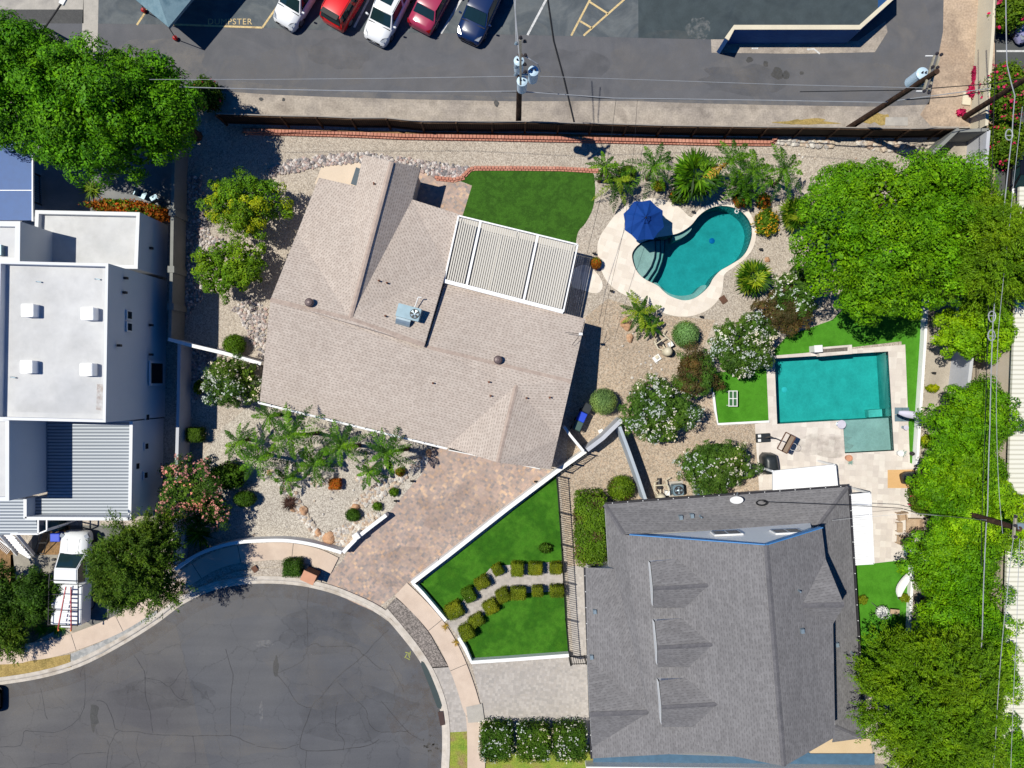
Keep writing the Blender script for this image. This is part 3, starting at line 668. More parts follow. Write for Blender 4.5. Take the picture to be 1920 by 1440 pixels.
# ================================================================== centre house, tan shingles
A = (487,752,2.6); B = (507,562,4.4); Cc = (656,598,4.4); T = (796,647,4.35); W2 = (557,437,2.75); Nw = (598,333,2.6); In = (668,349,2.9); a_ = (681,290,2.8); rg_ = (734,303,4.2)
b_ = (788,315,2.8); c_ = (773,374,2.75); d_ = (862,402,2.65); Vf = (838,503,2.8); D = (1071,716,4.1); Fp = (1098,598,2.7); Gp = (835,528,2.5); T2 = (798,651,4.05)
W1 = (838,838,2.6); S1 = (968,722,4.0); S2 = (933,867,3.9); E = (1033,880,2.6); V = (1046,824,3.0)
house = thing('brick_toned_house', 'single storey house under a sprawling tan shingle roof in the centre', 'house', P(780, 580, 0))
faces = [[A, W1, S1, V, D, T2, T, Cc, B], [W1, S2, S1], [S1, S2, E, V], [D, Fp, Gp, T2], [Cc, T, Vf], [rg_, b_, c_, d_, Vf, Cc], [rg_, Cc, W2, Nw, In, a_], [Cc, B, W2]]
rm = roof_mesh(faces)
roof = rm.build('roof', M['shingle_tan'], house, uvslope=True)
rd = MB()
for p, q in ((B, Cc), (Cc, T), (T2, D), (rg_, Cc), (S1, S2)):
    rd = MB(); ridge_strip(rd, p, q); rd.build('ridge_caps', M['shingle_tan_ridge'], roof)
fb = MB(); fascia(fb, [A, B, W2, Nw, In, a_, rg_, b_, c_, d_, Vf, T, T2, Gp, Fp, D, V, E, S2, W1], 0.22)
fb.build('fascia', M['stucco_cream'], roof)
# step of the higher west wing over the lower east slope
st = MB(); q = [P(*Vf), P(*T), P(T2[0], T2[1], 3.4), P(Vf[0], Vf[1], 2.2)]
st.add(q, [(0, 1, 2, 3), (3, 2, 1, 0)]); st.build('gable_wall', M['stucco_cream'], house)
wl = MB()
inset = [(495,742),(520,570),(566,440),(606,345),(676,360),(688,300),(780,322),(766,382),(850,410),(826,530),(1086,606),(1026,868),(838,826)]
wl.prism([P(x, y, 2.4)[:2] for x, y in inset], 0, 2.38); wl.build('wall', M['stucco_cream'], house)
gd = MB(); gd.beam(P(846,838,0.0) + Vector((0,0,1.1)), P(1010,872,0) + Vector((0,0,1.1)), 0.06, 2.1); gd.build('garage_door', M['white_trim'], house)
# gutter along the front eave with its brackets
gt = MB(); gt.beam(P(485,755,2.56), P(838,841,2.56), 0.13, 0.12)
gu = gt.build('gutter', M['white_trim'], house)
for i in range(17):
    t = i / 16; mb = MB(); p = P(485 + 353 * t, 754 + 86.5 * t, 2.66); mb.box(p, (0.10, 0.06, 0.05), 0.2); mb.build('bracket', M['white_trim'], gu)
def roof_z(px, py, faces):
    """roof height under a photo pixel"""
    from mathutils.geometry import intersect_ray_tri
    o = Vector((0, 0, CAM_H)); d = (P(px, py, 0) - o).normalized(); best = None
    for f in faces:
        pts = [P(*p) for p in f]
        for t in tessellate_polygon([pts]):
            h = intersect_ray_tri(*[pts[i] for i in t], d, o, True)
            if h and (best is None or h.z > best.z): best = h
    return best
for x, y in ((582,568),(934,675)):
    p = roof_z(x, y, faces); mb = MB()
    mb.lathe(p - Vector((0,0,0.1)), [(0.20,0),(0.20,0.28),(0.27,0.30),(0.27,0.42),(0.20,0.52),(0.07,0.56)], 14); mb.build('roof_turbine_vent', M['vent_brown'], house, smooth_=False)
for x, y in ((702,345),(711,527),(726,531),(723,593),(812,718),(917,716),(920,742),(987,746),(1031,745)):
    p = roof_z(x, y, faces)
    if p is None: continue
    mb = MB(); mb.lathe(p - Vector((0,0,0.08)), [(0.11,0),(0.08,0.08),(0.05,0.09),(0.05,0.36),(0.045,0.36)], 8); mb.build('vent_pipe', M['rust'], house)
# rooftop AC package
p = roof_z(766, 592, faces); ac = thing('rooftop_air_conditioner', 'blue grey air conditioner with round fan on the tan roof', 'air conditioner', (p.x, p.y, p.z), R(-15))
mb = MB(); mb.box((0.05,0.16,-0.35), (1.45,0.80,1.0), 0); mb.build('cabinet', M['steel'], ac, local=True, bevel=0.02)
mb = MB()
prof = [( -0.25 - 0.5 * math.sin(t * math.pi / 2), 0.5 * math.cos(t * math.pi / 2)) for t in [i / 6 for i in range(7)]]
vs = [(x, yy, zz) for x in (-0.62, 0.28) for yy, zz in prof]; n = len(prof)
mb.add(vs, [(i, i + 1, n + i + 1, n + i) for i in range(n - 1)]); mb.add([(x, -0.25, -0.3) for x in (-0.62, 0.28)] + [(x, -0.25, 0.5) for x in (-0.62, 0.28)] + [(x, -0.75, -0.3) for x in (-0.62, 0.28)] + [(x, -0.75, 0.0) for x in (-0.62, 0.28)], [(0,2,6,4),(1,5,7,3),(4,6,7,5)])
mb.build('duct_hood', M['grey_metal'], ac, local=True)
mb = MB(); mb.lathe((0.44,0.17,0.652), [(0.30,0),(0.30,0.02),(0.27,0.021)], 24); g_ = mb.build('fan_ring', M['black'], ac, local=True)
mb = MB()
for k in range(5):
    a = k * 2 * math.pi / 5; mb.add([(0.44 + 0.05 * math.cos(a), 0.17 + 0.05 * math.sin(a), 0.69), (0.44 + 0.26 * math.cos(a - 0.3), 0.17 + 0.26 * math.sin(a - 0.3), 0.70), (0.44 + 0.26 * math.cos(a + 0.35), 0.17 + 0.26 * math.sin(a + 0.35), 0.685)], [(0,1,2),(2,1,0)])
mb.lathe((0.44,0.17,0.68), [(0.07,0),(0.07,0.03)], 10); mb.build('fan', M['grey_metal'], ac, local=True)
mb = MB(); mb.tube([(0.25,0.55,0.1),(0.3,1.2,0.12),(0.32,1.25,0.12),(0.5,1.28,0.12)], 0.035, 6); mb.build('conduit', M['white_trim'], ac, local=True)
# TV antenna on the east corner
p = P(1085,628,2.9); an = thing('roof_antenna', 'thin spider legged antenna mast on the tan roof corner', 'antenna', p)
mb = MB(); mb.tube([p, p + Vector((0.05,0,0.9))], 0.03, 6); mb.build('mast', M['grey_metal'], an)
mb = MB()
for dx, dy in ((-0.9,0.1),(0.55,0.45),(-0.5,-0.7),(0.3,0.8),(0.35,-0.2)): mb.tube([p + Vector((0.05,0,0.85)), p + Vector((dx,dy,0.8))], 0.015, 4)
mb.build('rods', M['dark'], an)
mb = MB(); mb.box(p + Vector((0.05,0,0.7)), (0.22,0.16,0.2)); mb.build('amplifier', M['white_trim'], an)

# louvred pergola
pg = thing('louvred_pergola', 'white louvred patio cover between the tan roof and back lawn', 'pergola', P(960, 495, 0))
L0, L1, L2, L3 = P(860,405,2.75), P(1083,459,2.75), P(1056,585,2.75), P(833,527,2.75)
def lerp(a, b, t): return a + (b - a) * t
fr = MB()
for s_, e_ in ((L0, L1), (L1, L2)): fr.beam(s_, e_, 0.09, 0.22)
for s_, e_ in ((L0, L3),): fr.beam(s_, e_, 0.10, 0.22)
fr.beam(L3, L2, 0.24, 0.24)
for t in (0.30 * 0.62, 0.665): fr.beam(lerp(L0, L1, t), lerp(L3, L2, t), 0.15, 0.235)
fr.build('frame', M['white_metal'], pg)
bays = [(0.015, 0.165), (0.205, 0.645), (0.685, 0.985)]
for t0, t1 in bays:
    mb = MB(); n = int((t1 - t0) * 55)
    for k in range(n):
        t = t0 + (t1 - t0) * (k + 0.5) / n; a, b = lerp(lerp(L0, L1, t), lerp(L3, L2, t), 0.02), lerp(lerp(L0, L1, t), lerp(L3, L2, t), 0.965)
        d = (L1 - L0).normalized(); wv = d * 0.051; up = Vector((0, 0, 0.034))
        mb.add([a - wv - up, b - wv - up, b + wv + up, a + wv + up], [(0, 1, 2, 3), (3, 2, 1, 0)])
    mb.build('louvre_bay', plain('louvre_paint', S(200,196,190), 0.6, var=0.02) if 'louvre_paint' not in bpy.data.materials else bpy.data.materials['louvre_paint'], pg)
for q in (lerp(L0, L1, 0.02), lerp(L0, L1, 0.5), lerp(L0, L1, 0.98), lerp(L1, L2, 0.97)):
    mb = MB(); mb.box((q.x, q.y, 0.02), (0.15, 0.15, 2.6), R(-14)); mb.build('post', M['white_metal'], pg)

# ================================================================== grey house on the right
gh = thing('grey_shingle_house', 'two storey house with grey shingle roof and three dormers', 'house', P(1360, 1180, 0))
NWc = (1134,946,3.0); NEc = (1590,913,3.0); hN = (1170,1002,4.2); SEc = (1620,1384,3.0)
g_apex = (1437,1023,7.9); g_s = (1470,1437,7.9)
gW = (1182,1004,4.35); eE0 = (1541,991,6.5); eE1 = (1566,1382,6.5)
W_s1 = (1141,1062,3.0); W_s2 = (1098,1064,3.0); W_s3 = (1111,1422,3.0)
cg0 = (1101,1232,3.0); cgr = (1216,1336,4.6); cg1 = (1106,1340,4.4); cg2 = (1110,1402,3.0)
eEl0 = (1535,990,4.3); eEl1 = (1566,1372,4.3)
def gface(*f): return list(f)
# low hip roof round the north and east sides
low = [gface(NWc, NEc, (1536,984,3.8), hN), gface(NEc, SEc, (1566,1360,3.6), (1552,1140,3.7), (1536,984,3.8)), gface(SEc, (1560,1392,3.0), (1566,1360,3.6))]
# big west slope: saltbox from the ridge to the west eave
west = [gface(g_apex, g_s, (1392,1421,6.95), (1330,1410,6.1), W_s3, cg2, cgr, cg0, W_s2, (1152,1066,3.35), W_s1, NWc, hN, gW)]
cross = [gface(cg0, cgr, cg1), gface(cg1, cgr, cg2)]
# east slope with its gable dormer
dG = (1583,1134,7.3); dR = (1503,1136,7.2); dN = (1552,1048,5.2); dS = (1562,1170,6.5)
east = [gface(g_apex, eE0, (1548,1048,6.5), dR, dS, eE1, g_s), gface((1548,1048,6.5), dG, dR), gface(dR, dG, (1562,1170,6.5))]
# dormers on the west slope
dorm = []; dwalls = MB()
allf = low + west + east
wf = west
for x0, y0 in ((1222,1052),(1230,1163),(1238,1275)):
    # front line from (x0,y0) down to (x0+6,y0+84); ridge from the middle back east
    za = roof_z(x0, y0, wf).z; zb = roof_z(x0 + 5, y0 + 85, wf).z
    e1 = (x0 - 2, y0 + 1, za + 0.55); e2 = (x0 + 3, y0 + 88, zb + 0.35); pk = (x0 + 3, y0 + 52, za + 1.4)
    zr = roof_z(x0 + 106, y0 + 46, wf).z; rb = (x0 + 106, y0 + 46, zr)
    zn = roof_z(x0 + 48, y0 - 4, wf).z; zs = roof_z(x0 + 62, y0 + 88, wf).z
    dorm += [gface(e1, pk, rb, (x0 + 48, y0 - 4, zn)), gface(pk, e2, (x0 + 62, y0 + 88, zs), rb)]
    q1, q2, q3 = P(*e1), P(*e2), P(*pk); b1 = Vector((q1.x - 0.02, q1.y - 0.1, za - 0.3)); b2 = Vector((q2.x - 0.02, q2.y + 0.1, zb - 0.3))
    dwalls.add([q1 + Vector((-0.02,-0.1,-0.03)), q2 + Vector((-0.02,0.1,-0.03)), q3 + Vector((-0.02,0,-0.03)), b1, b2], [(0,2,1,4,3), (3,4,1,2,0)])
    bk = P(x0 + 48, y0 - 4, zn)
    dwalls.add([q1 + Vector((0.1,-0.08,-0.05)), bk, Vector((bk.x, bk.y, zn - 0.6)), b1], [(0,1,2,3),(3,2,1,0)])
rm = roof_mesh(low); lo_ = rm.build('lower_roof', M['shingle_grey'], gh, uvslope=True)
rm = roof_mesh(west + cross + east); up_ = rm.build('main_roof', M['shingle_grey'], gh, uvslope=True)
for i in range(3):
    rm = roof_mesh(dorm[2*i:2*i+2]); dmo = rm.build('dormer', M['shingle_grey'], gh, uvslope=True)
    rr = MB(); ridge_strip(rr, dorm[2*i][1], dorm[2*i][2], 0.24); rr.build('ridge_caps', M['shingle_grey_ridge'], dmo)
dwalls.build('dormer_walls', M['white_trim'], gh)
rd = MB()
for p, q in ((g_apex, g_s), (dR, dG), (cgr, cg1)):
    rd = MB(); ridge_strip(rd, p, q, 0.3); rd.build('ridge_caps', M['shingle_grey_ridge'], up_)
rd = MB()
for p, q in ((NEc, (1536,984,3.8)), (SEc, (1566,1360,3.6)), (NWc, hN)):
    rd = MB(); ridge_strip(rd, p, q, 0.26); rd.build('hip_caps', M['shingle_grey_ridge'], lo_)
# fascias
fb = MB(); fascia(fb, [W_s3, cg2, cg1, cg0, W_s2], 0.2, False); fascia(fb, [W_s1, NWc, NEc, SEc], 0.2, False); fascia(fb, [gW, g_apex, eE0, (1548,1048,6.5), dG, (1562,1170,6.5), eE1, g_s, (1392,1421,6.95), (1330,1410,6.1), W_s3], 0.22, False)
fb.build('fascia', M['white_trim'], gh)
# walls
wl = MB()
wl.prism([P(x, y, 2.8)[:2] for x, y in ((1142,955),(1582,922),(1610,1378),(1520,1384),(1120,1412),(1108,1072),(1150,1068))], 0, 2.78)
wl.build('wall', M['stucco_white'], gh)
# upper storey: north gable wall (leaned back a little to catch more sun), east wall, south wall
up = MB()
n0 = P(1186,1004,4.3); n1 = P(1533,990,4.7); nap = P(*g_apex)
base0 = P(1190,1003,4.2); base1 = P(1530,985,4.2)
sh = Vector((0, -0.22, 0))
vs = [base0 + Vector((0.3,0.0,-0.4)), Vector((base1.x - 0.1, base1.y + 0.06, 3.6)), Vector((P(*eE0).x - 0.25, base1.y + 0.0, 5.7)), Vector((nap.x, lerp(base0, base1, 0.72).y - 0.17, 7.65)), n0 + Vector((0.3,-0.05,-0.15))]
up.add(vs, [(0,1,2,3,4),(4,3,2,1,0)])
e0, e1 = P(*eE0), P(*eE1)
up.add([e0 + Vector((-0.45,-0.9,0.05)), e1 + Vector((-0.45,0.2,0.05)), Vector((e1.x - 0.45, e1.y + 0.2, 3.4)), Vector((e0.x - 0.45, e0.y - 0.9, 3.4))], [(0,1,2,3),(3,2,1,0)])
d0, d1, d2 = P(1552,1048,6.5), P(*dG), P(1562,1170,6.5)
up.add([d0 + Vector((-0.3,-0.1,0)), d1 + Vector((-0.3,0,-0.1)), d2 + Vector((-0.3,0.1,0)), Vector((d2.x - 0.3, d2.y + 0.1, 3.4)), Vector((d0.x - 0.3, d0.y - 0.1, 3.4))], [(0,1,2,3,4),(4,3,2,1,0)])
s0, s1, s2 = P(*W_s3), P(*g_s), P(*eE1)
up.add([s0 + Vector((0.3,0.35,-0.15)), s1 + Vector((0,0.35,-0.2)), s2 + Vector((-0.3,0.35,-0.1)), Vector((s2.x - 0.3, s2.y + 0.35, 0)), Vector((s0.x + 0.3, s0.y + 0.35, 0))], [(0,1,2,3,4),(4,3,2,1,0)])
up.build('upper_wall', plain('fresh_white_paint', (0.86, 0.86, 0.86), 0.7, var=0.02), gh)
# rake boards in one even blue
for a, b_ in ((gW, g_apex), (g_apex, eE0)):
    a, b_ = P(*a) + Vector((0,0.05,-0.12)), P(*b_) + Vector((0,0.05,-0.12)); mb = MB(); mb.beam(a, b_, 0.05, 0.34); mb.build('rake_board', plain('rake_blue', S(70,140,205), 0.6) if 'rake_blue' not in bpy.data.materials else bpy.data.materials['rake_blue'], gh)
# windows in the gable wall
gy = lambda t: lerp(base0, base1, t).y - 0.02
for t, z in ((0.48, 4.75), (0.79, 5.2)):
    cx = lerp(base0, base1, t).x; y = lerp(base0, base1, t).y + 0.0
    mb = MB(); mb.box((cx, y + 0.03, z - 0.08), (1.7, 0.1, 1.0), R(2.5)); wf_ = mb.build('window', M['white_trim'], gh)
    for dx in (-0.4, 0.4):
        mb = MB(); mb.box((cx + dx, y + 0.06 + dx * 0.044, z), (0.68, 0.06, 0.84), R(2.5)); mb.build('pane', M['glass_sky'], wf_)
# front porch, low wall strip at the bottom of the frame with posts
pm = MB(); pm.poly([P(x, y, 0.22) for x, y in ((1112,1392),(1480,1392),(1520,1413),(1640,1413),(1640,1437),(1112,1437))]); pm.build('porch_shade_strip', plain('painted_porch_shade', S(74,106,132), 0.6, var=0.12), gh)  # blue-grey sheet standing in for shade over the porch floor
pm = MB(); pm.poly([P(x, y, 0.15) for x, y in ((1112,1385),(1632,1385),(1640,1437),(1112,1437))]); pm.build('porch_floor', surf('buff_porch', [S(206,182,146), S(214,190,156)], 0.8, 20, 0.05), gh)
pm = MB()
for a, b in (((1098,1434),(1560,1438)), ((1560,1438),(1660,1440))): pm.beam(P(*a, 0.4), P(*b, 0.4), 0.18, 0.8)
pm.build('porch_parapet', M['white_trim'], gh)
for x in (1108,1205,1300,1370,1480,1590,1640):
    mb = MB(); mb.box(P(x, 1434, 0), (0.2,0.2,2.5)); mb.build('porch_post', M['white_trim'], gh)
# roof furniture
fl = low + west + east
for x, y, k in ((1276,970,'b'),(1297,967,'b'),(1313,969,'t'),(1497,1107,'t'),(1503,1182,'b'),(1568,1208,'b'),(1596,1223,'t'),(1600,1275,'t'),(1115,1146,'b'),(1109,1231,'b')):
    p = roof_z(x, y, fl)
    if p is None: continue
    mb = MB()
    if k == 'b': mb.box(p + Vector((0,0,-0.1)), (0.24,0.30,0.3), 0.1, 0, 0.8); mb.build('roof_vent', M['grey_metal'], gh)
    else: mb.lathe(p + Vector((0,0,-0.1)), [(0.13,0),(0.06,0.12),(0.05,0.42),(0.045,0.42)], 8); mb.build('vent_pipe', M['grey_metal'], gh)
# satellite dish on the north eave
p = P(1378,936,3.4); ds = thing('satellite_dish', 'pale oval satellite dish on the edge of the grey roof', 'satellite dish', p)
mb = MB(); mb.lathe(p + Vector((0,0,0.25)), [(0.02,-0.05),(0.22,-0.02),(0.38,0.05),(0.42,0.09),(0.40,0.09),(0.2,0.03)], 20, sx=1.0, sy=0.55); mb.build('dish', M['white_trim'], ds, smooth_=True)
mb = MB(); mb.tube([p + Vector((0,0,-0.3)), p + Vector((0,0,0.22))], 0.03, 6); mb.tube([p + Vector((0,0.1,0.2)), p + Vector((0,0.5,0.5))], 0.02, 6); mb.build('arm', M['grey_metal'], ds)
p = roof_z(1427,942, low); cb = MB()
for k in range(4): cb.tube([p + Vector((0.28 * math.cos(a) * (1 + 0.12 * k), 0.14 * math.sin(a) * (1 + 0.1 * k), 0.08 + 0.03 * k)) for a in [i * 0.52 for i in range(13)]], 0.02, 4)
cb.build('cable_coil', M['black']); tag(bpy.data.objects['cable_coil'], 'coil of black cable lying on the grey north roof', 'cable')

# two white louvred patio covers on the grey house
def cover(pts, z, along, n, label, post):
    t = thing('patio_cover', label, 'patio cover', P(pts[0][0], pts[0][1], 0)); q = [P(x, y, z) for x, y in pts]
    mb = MB()
    for i in range(4): mb.beam(q[i], q[(i + 1) % 4], 0.10, 0.16)
    mb.build('frame', M['white_metal'], t)
    mb = MB()
    for k in range(n):
        u = (k + 0.5) / n
        a, b = (lerp(q[0], q[1], u), lerp(q[3], q[2], u)) if along else (lerp(q[0], q[3], u), lerp(q[1], q[2], u))
        d = ((q[1] - q[0]) if along else (q[3] - q[0])); wv = d / n * 0.44
        mb.add([a - wv, b - wv, b + wv + Vector((0,0,0.02)), a + wv + Vector((0,0,0.02))], [(0,1,2,3),(3,2,1,0)])
    mb.build('slats', M['white_metal'], t)
    for i in post:
        mb = MB(); mb.box((q[i].x, q[i].y, 0.02), (0.12,0.12,z - 0.1)); mb.build('post', M['white_metal'], t)
    return t
cover([(1450,884),(1565,872),(1569,914),(1450,922)], 2.6, True, 34, 'white slatted patio cover beside the covered black grill', (0, 1))
cover([(1591,928),(1631,925),(1637,1056),(1599,1058)], 2.6, False, 30, 'long white slatted patio cover along the grey east eave', (1, 2))

# ================================================================== white flat roofed house on the left
wh = thing('white_modern_house', 'white cubic house with flat parapet roofs at the left edge', 'house', P(150, 640, 0))
def block(x0, y0, x1, y1, z, par=0.35, t=0.20, deck=None, skew=0, name='upper_block', z0=0.0):
    """flat roofed block from its parapet corners in the survey"""
    q = [P(x0, y0, z), P(x1, y0 + skew, z), P(x1 - skew, y1 + skew, z), P(x0 - skew, y1, z)]
    mb = MB(); n = 4
    lo = [Vector((p.x, p.y, z0)) for p in q]
    c = sum(q, Vector()) / 4
    inn = []
    for p in q: inn.append(Vector((p.x + (t if p.x < c.x else -t), p.y + (t if p.y < c.y else -t), z)))
    dn = [Vector((p.x, p.y, z - par)) for p in inn]
    vs = lo + q + inn + dn
    fs = [(i, (i + 1) % 4, 4 + (i + 1) % 4, 4 + i) for i in range(4)] + [(4 + i, 4 + (i + 1) % 4, 8 + (i + 1) % 4, 8 + i) for i in range(4)] + [(8 + i, 8 + (i + 1) % 4, 12 + (i + 1) % 4, 12 + i) for i in range(4)]
    mb.add(vs, [f[::-1] for f in fs]); wall = mb.build(name, M['stucco_white'], wh)
    me = MB(); me.poly([p + Vector((0,0,0.01)) for p in dn]); dk = me.build('roof_deck', deck or M['roof_white'], wall, uvslope=True)
    return q
block(-4, 489, 203, 787, 7.0, 0.45, 0.16, skew=5, name='upper_block')
block(66, 394, 262, 500, 3.7, 0.35, 0.22, skew=4, name='low_block')
block(-60, 414, 38, 492, 6.3, 0.25, 0.30, skew=1, name='stair_block')
block(-60, 783, 17, 939, 6.6, 0.25, 0.22, skew=0, name='front_block')
# corrugated roofs
m, ns, ls, b = mat_base('corrugated_metal', 0.5, 0.4, 0.15)
co = N(ns, 'NewGeometry').outputs['Position']; wv = N(ns, 'TexWave', Scale=1.55); wv.bands_direction = 'Y'; ls.new(co, wv.inputs['Vector'])
r = ramp(ns, [(0.0, S(84,92,104)), (0.25, S(150,158,168)), (1.0, S(176,182,190))]); ls.new(wv.outputs[1], r.inputs[0]); ls.new(r.outputs[0], b.inputs['Base Color']); bump(ns, ls, b, wv.outputs[1], 0.6, 0.05)
M['corrugated'] = m
def garage():
    z = 4.1; q = [P(73,786,z), P(246,790,z), P(243,973,z), P(47,972,z), P(47,936,z), P(73,936,z)]
    mb = MB(); mb.prism([(p.x, p.y) for p in q], 0, 3.3); mb.build('garage_block', M['stucco_white'], wh)
    mb = MB(); mb.poly([Vector((p.x, p.y, 3.31)) for p in q]); mb.build('metal_roof', M['corrugated'], wh)
    pp = MB()
    for a, b, wd in ((q[1], q[2], 0.2), (q[2], q[3], 0.2), (q[3], q[4], 0.2)): pp.beam(a - Vector((0,0,0.42)), b - Vector((0,0,0.42)), wd, 0.86)
    pp.build('parapet', M['stucco_white'], wh)
garage()
mb = MB(); q = [P(-80,930,2.7), P(62,936,2.7), P(72,1003,2.6), P(-80,1003,2.6)]; mb.poly(q); mb.build('porch_roof', M['corrugated'], wh)
# windows and fixtures on the shaded east walls
ex = P(203,640,7.0).x
for y, z, w_, h_ in ((592,4.5,0.5,0.5),(614,4.5,0.5,0.5)):
    yy = P(960, y, z).y; mb = MB(); mb.box((ex + 0.02, (720 - y) * (48 - z) / FPX, z), (0.08,0.62,0.62)); o = mb.build('window', M['white_trim'], wh)
    mb = MB(); mb.box((ex + 0.06, (720 - y) * (48 - z) / FPX, z + 0.1), (0.05,0.42,0.42)); mb.build('pane', M['glass'], o)
yy = (720 - 700) * (48 - 1.6) / FPX
mb = MB(); mb.box((ex + 0.03, yy, 0.7), (0.10,1.6,1.7)); o = mb.build('window', M['stucco_white'], wh)
mb = MB(); mb.box((ex + 0.08, yy, 0.82), (0.05,1.3,1.45)); mb.build('pane', M['black'], o)
ex2 = P(246,860,4.1).x
for y, z in ((782,2.0),(836,2.1),(890,2.2),(873,3.2)):
    c_y = (720 - y) * (48 - z) / FPX
    mb = MB(); mb.box((ex2 + 0.02, c_y, z), (0.08,0.52,0.5)); o = mb.build('window', M['white_trim'], wh)
    mb = MB(); mb.box((ex2 + 0.06, c_y, z + 0.08), (0.05,0.34,0.34)); mb.build('pane', M['glass'], o)
for y, z in ((522,5.2),(549,5.3),(648,5.9),(466,2.2),(610,2.2),(665,2.2)):
    mb = MB(); mb.box((ex + 0.10, (720 - y) * (48 - z) / FPX, z), (0.2,0.14,0.22)); mb.build('wall_light', M['dark'], wh)
# four white skylight domes and small pipes
for x, y in ((52,582),(164,588),(50,688),(162,693)):
    p = P(x, y, 7.05); mb = MB(); mb.box((p.x, p.y, 6.5), (0.70,0.72,0.62)); mb.build('skylight', plain('skylight_white', (0.84,0.84,0.84), 0.4, var=0.01) if 'skylight_white' not in bpy.data.materials else bpy.data.materials['skylight_white'], wh, bevel=0.03)
for x, y in ((68,528),(178,523),(20,707)):
    p = P(x, y, 6.57); mb = MB(); mb.tube([p, p + Vector((0.1,0,0.05)), p + Vector((0.35,-0.05,0.08))], 0.04, 6); mb.build('drain_pipe', M['grey_metal'], wh)
p = P(4,470,6.1); mb = MB(); mb.box(p, (0.3,0.6,0.3)); mb.build('roof_box', M['steel'], wh)
# blue shaded terrace panels next to it
bp = thing('blue_patio_roof', 'smooth blue patio roof with thin white edge beneath the big tree', 'patio roof', P(20, 355, 0))
mb = MB(); mb.prism([P(x, y, 3.2)[:2] for x, y in ((-70,240),(61,240),(61,413),(-70,413))], 3.05, 3.2); mb.build('panel', M['blue_roof'], bp)
mb = MB(); mb.beam(P(62,240,3.22), P(62,415,3.22), 0.08, 0.14); mb.beam(P(-70,357,3.215), P(60,357,3.215), 0.05, 0.05); mb.build('edge', M['white_metal'], bp)
for x, y in ((55,250),(55,405)):
    mb = MB(); mb.box((P(x, y, 3.2).x, P(x, y, 3.2).y, 0.01), (0.12,0.12,3.03)); mb.build('post', M['white_metal'], bp)
# white window frames leaning on the porch roof (open awning frames)
aw = thing('white_steel_awning', 'open white steel awning frame beside the corrugated porch roof', 'awning', P(60, 985, 0))
mb = MB(); zz = 3.0
for a, b in (((72,972),(72,1001)), ((20,1001),(72,1001)), ((88,972),(88,994)), ((72,1001),(88,994))): mb.beam(P(*a, zz), P(*b, zz), 0.08, 0.08)
mb.build('frame', M['white_metal'], aw)
for x, y in ((72,1000),(88,993)):
    mb = MB(); p = P(x, y, zz); mb.box((p.x, p.y, 0.01), (0.08,0.08,2.94)); mb.build('post', M['white_metal'], aw)

# ================================================================== long beige steel roof at the right edge
bb = thing('beige_metal_building', 'long building with ribbed beige metal roof at the right edge', 'building', P(1930, 900, 0))
m, ns, ls, b = mat_base('ribbed_beige_roof', 0.6, 0.3)
co = N(ns, 'NewGeometry').outputs['Position']; wv = N(ns, 'TexWave', Scale=1.1); wv.bands_direction = 'Y'; ls.new(co, wv.inputs['Vector'])
r = ramp(ns, [(0.0, S(188,184,168)), (0.15, S(222,219,204)), (1.0, S(232,229,216))]); ls.new(wv.outputs[1], r.inputs[0]); ls.new(r.outputs[0], b.inputs['Base Color'])
ribbed = m
mb = MB(); z = 4.5; q = [(1912,350),(2500,350),(2500,2300),(1858,2300),(1893,850)]
q3 = [P(x, y, z) for x, y in q]; mb.prism([(p.x + 0.3, p.y - 0.2 * (1 if p.y > 0 else -1)) for p in q3], 0, 4.3); mb.build('wall', M['stucco_cream'], bb)
mb = MB(); mb.prism([(p.x, p.y) for p in q3], 4.32, 4.5); mb.build('roof', ribbed, bb)

# gutters of the grey house and weather marks on the flat white roofs
for a, b_ in ((W_s2, W_s3), (NWc, NEc), (NEc, SEc)):
    a, b_ = P(a[0], a[1], a[2] - 0.06), P(b_[0], b_[1], b_[2] - 0.06); sdv = (b_ - a).cross(Vector((0,0,1))).normalized() * 0.07
    if sdv.dot(a - P(1360,1180,0)) < 0: sdv = -sdv
    mb = MB(); mb.beam(a + sdv, b_ + sdv, 0.12, 0.10); gu = mb.build('gutter', M['dark'], gh); n = int((b_ - a).length / 0.95)
    for k in range(n):
        p = lerp(a, b_, (k + 0.5) / n) + sdv; mb = MB(); mb.box(p + Vector((0,0,0.04)), (0.05,0.05,0.03)); mb.build('clip', M['white_trim'], gu)
for poly, z in (([(16,500),(192,500),(188,776),(14,772)], 6.572), ([(86,404),(255,406),(252,500),(140,496)], 3.372)):
    mb = MB(); mb.poly([P(x, y, z) for x, y in poly]); mb.build('weathering', dustmat('roof_weathering_%d' % int(z), S(160,156,150), 0.12, 0.55, 0.46), wh)
mb = MB(); mb.poly([P(x, y, 6.578) for x, y in ((182,720),(193,720),(192,770),(180,768))]); mb.build('rust_stain', dustmat('rust_stain', S(178,140,110), 0.5, 1.8, 0.48), wh)
tag(MB().prism([P(x, y, 0)[:2] for x, y in ((668,314),(677,317),(669,349),(658,345))], 0.02, 0.06).build('grey_rectangle', plain('flat_grey', S(92,104,114), 0.9)), 'dark grey rectangle on the cream pad beside the north gable', 'mat')  # thin dark grey rectangle on the cream pad
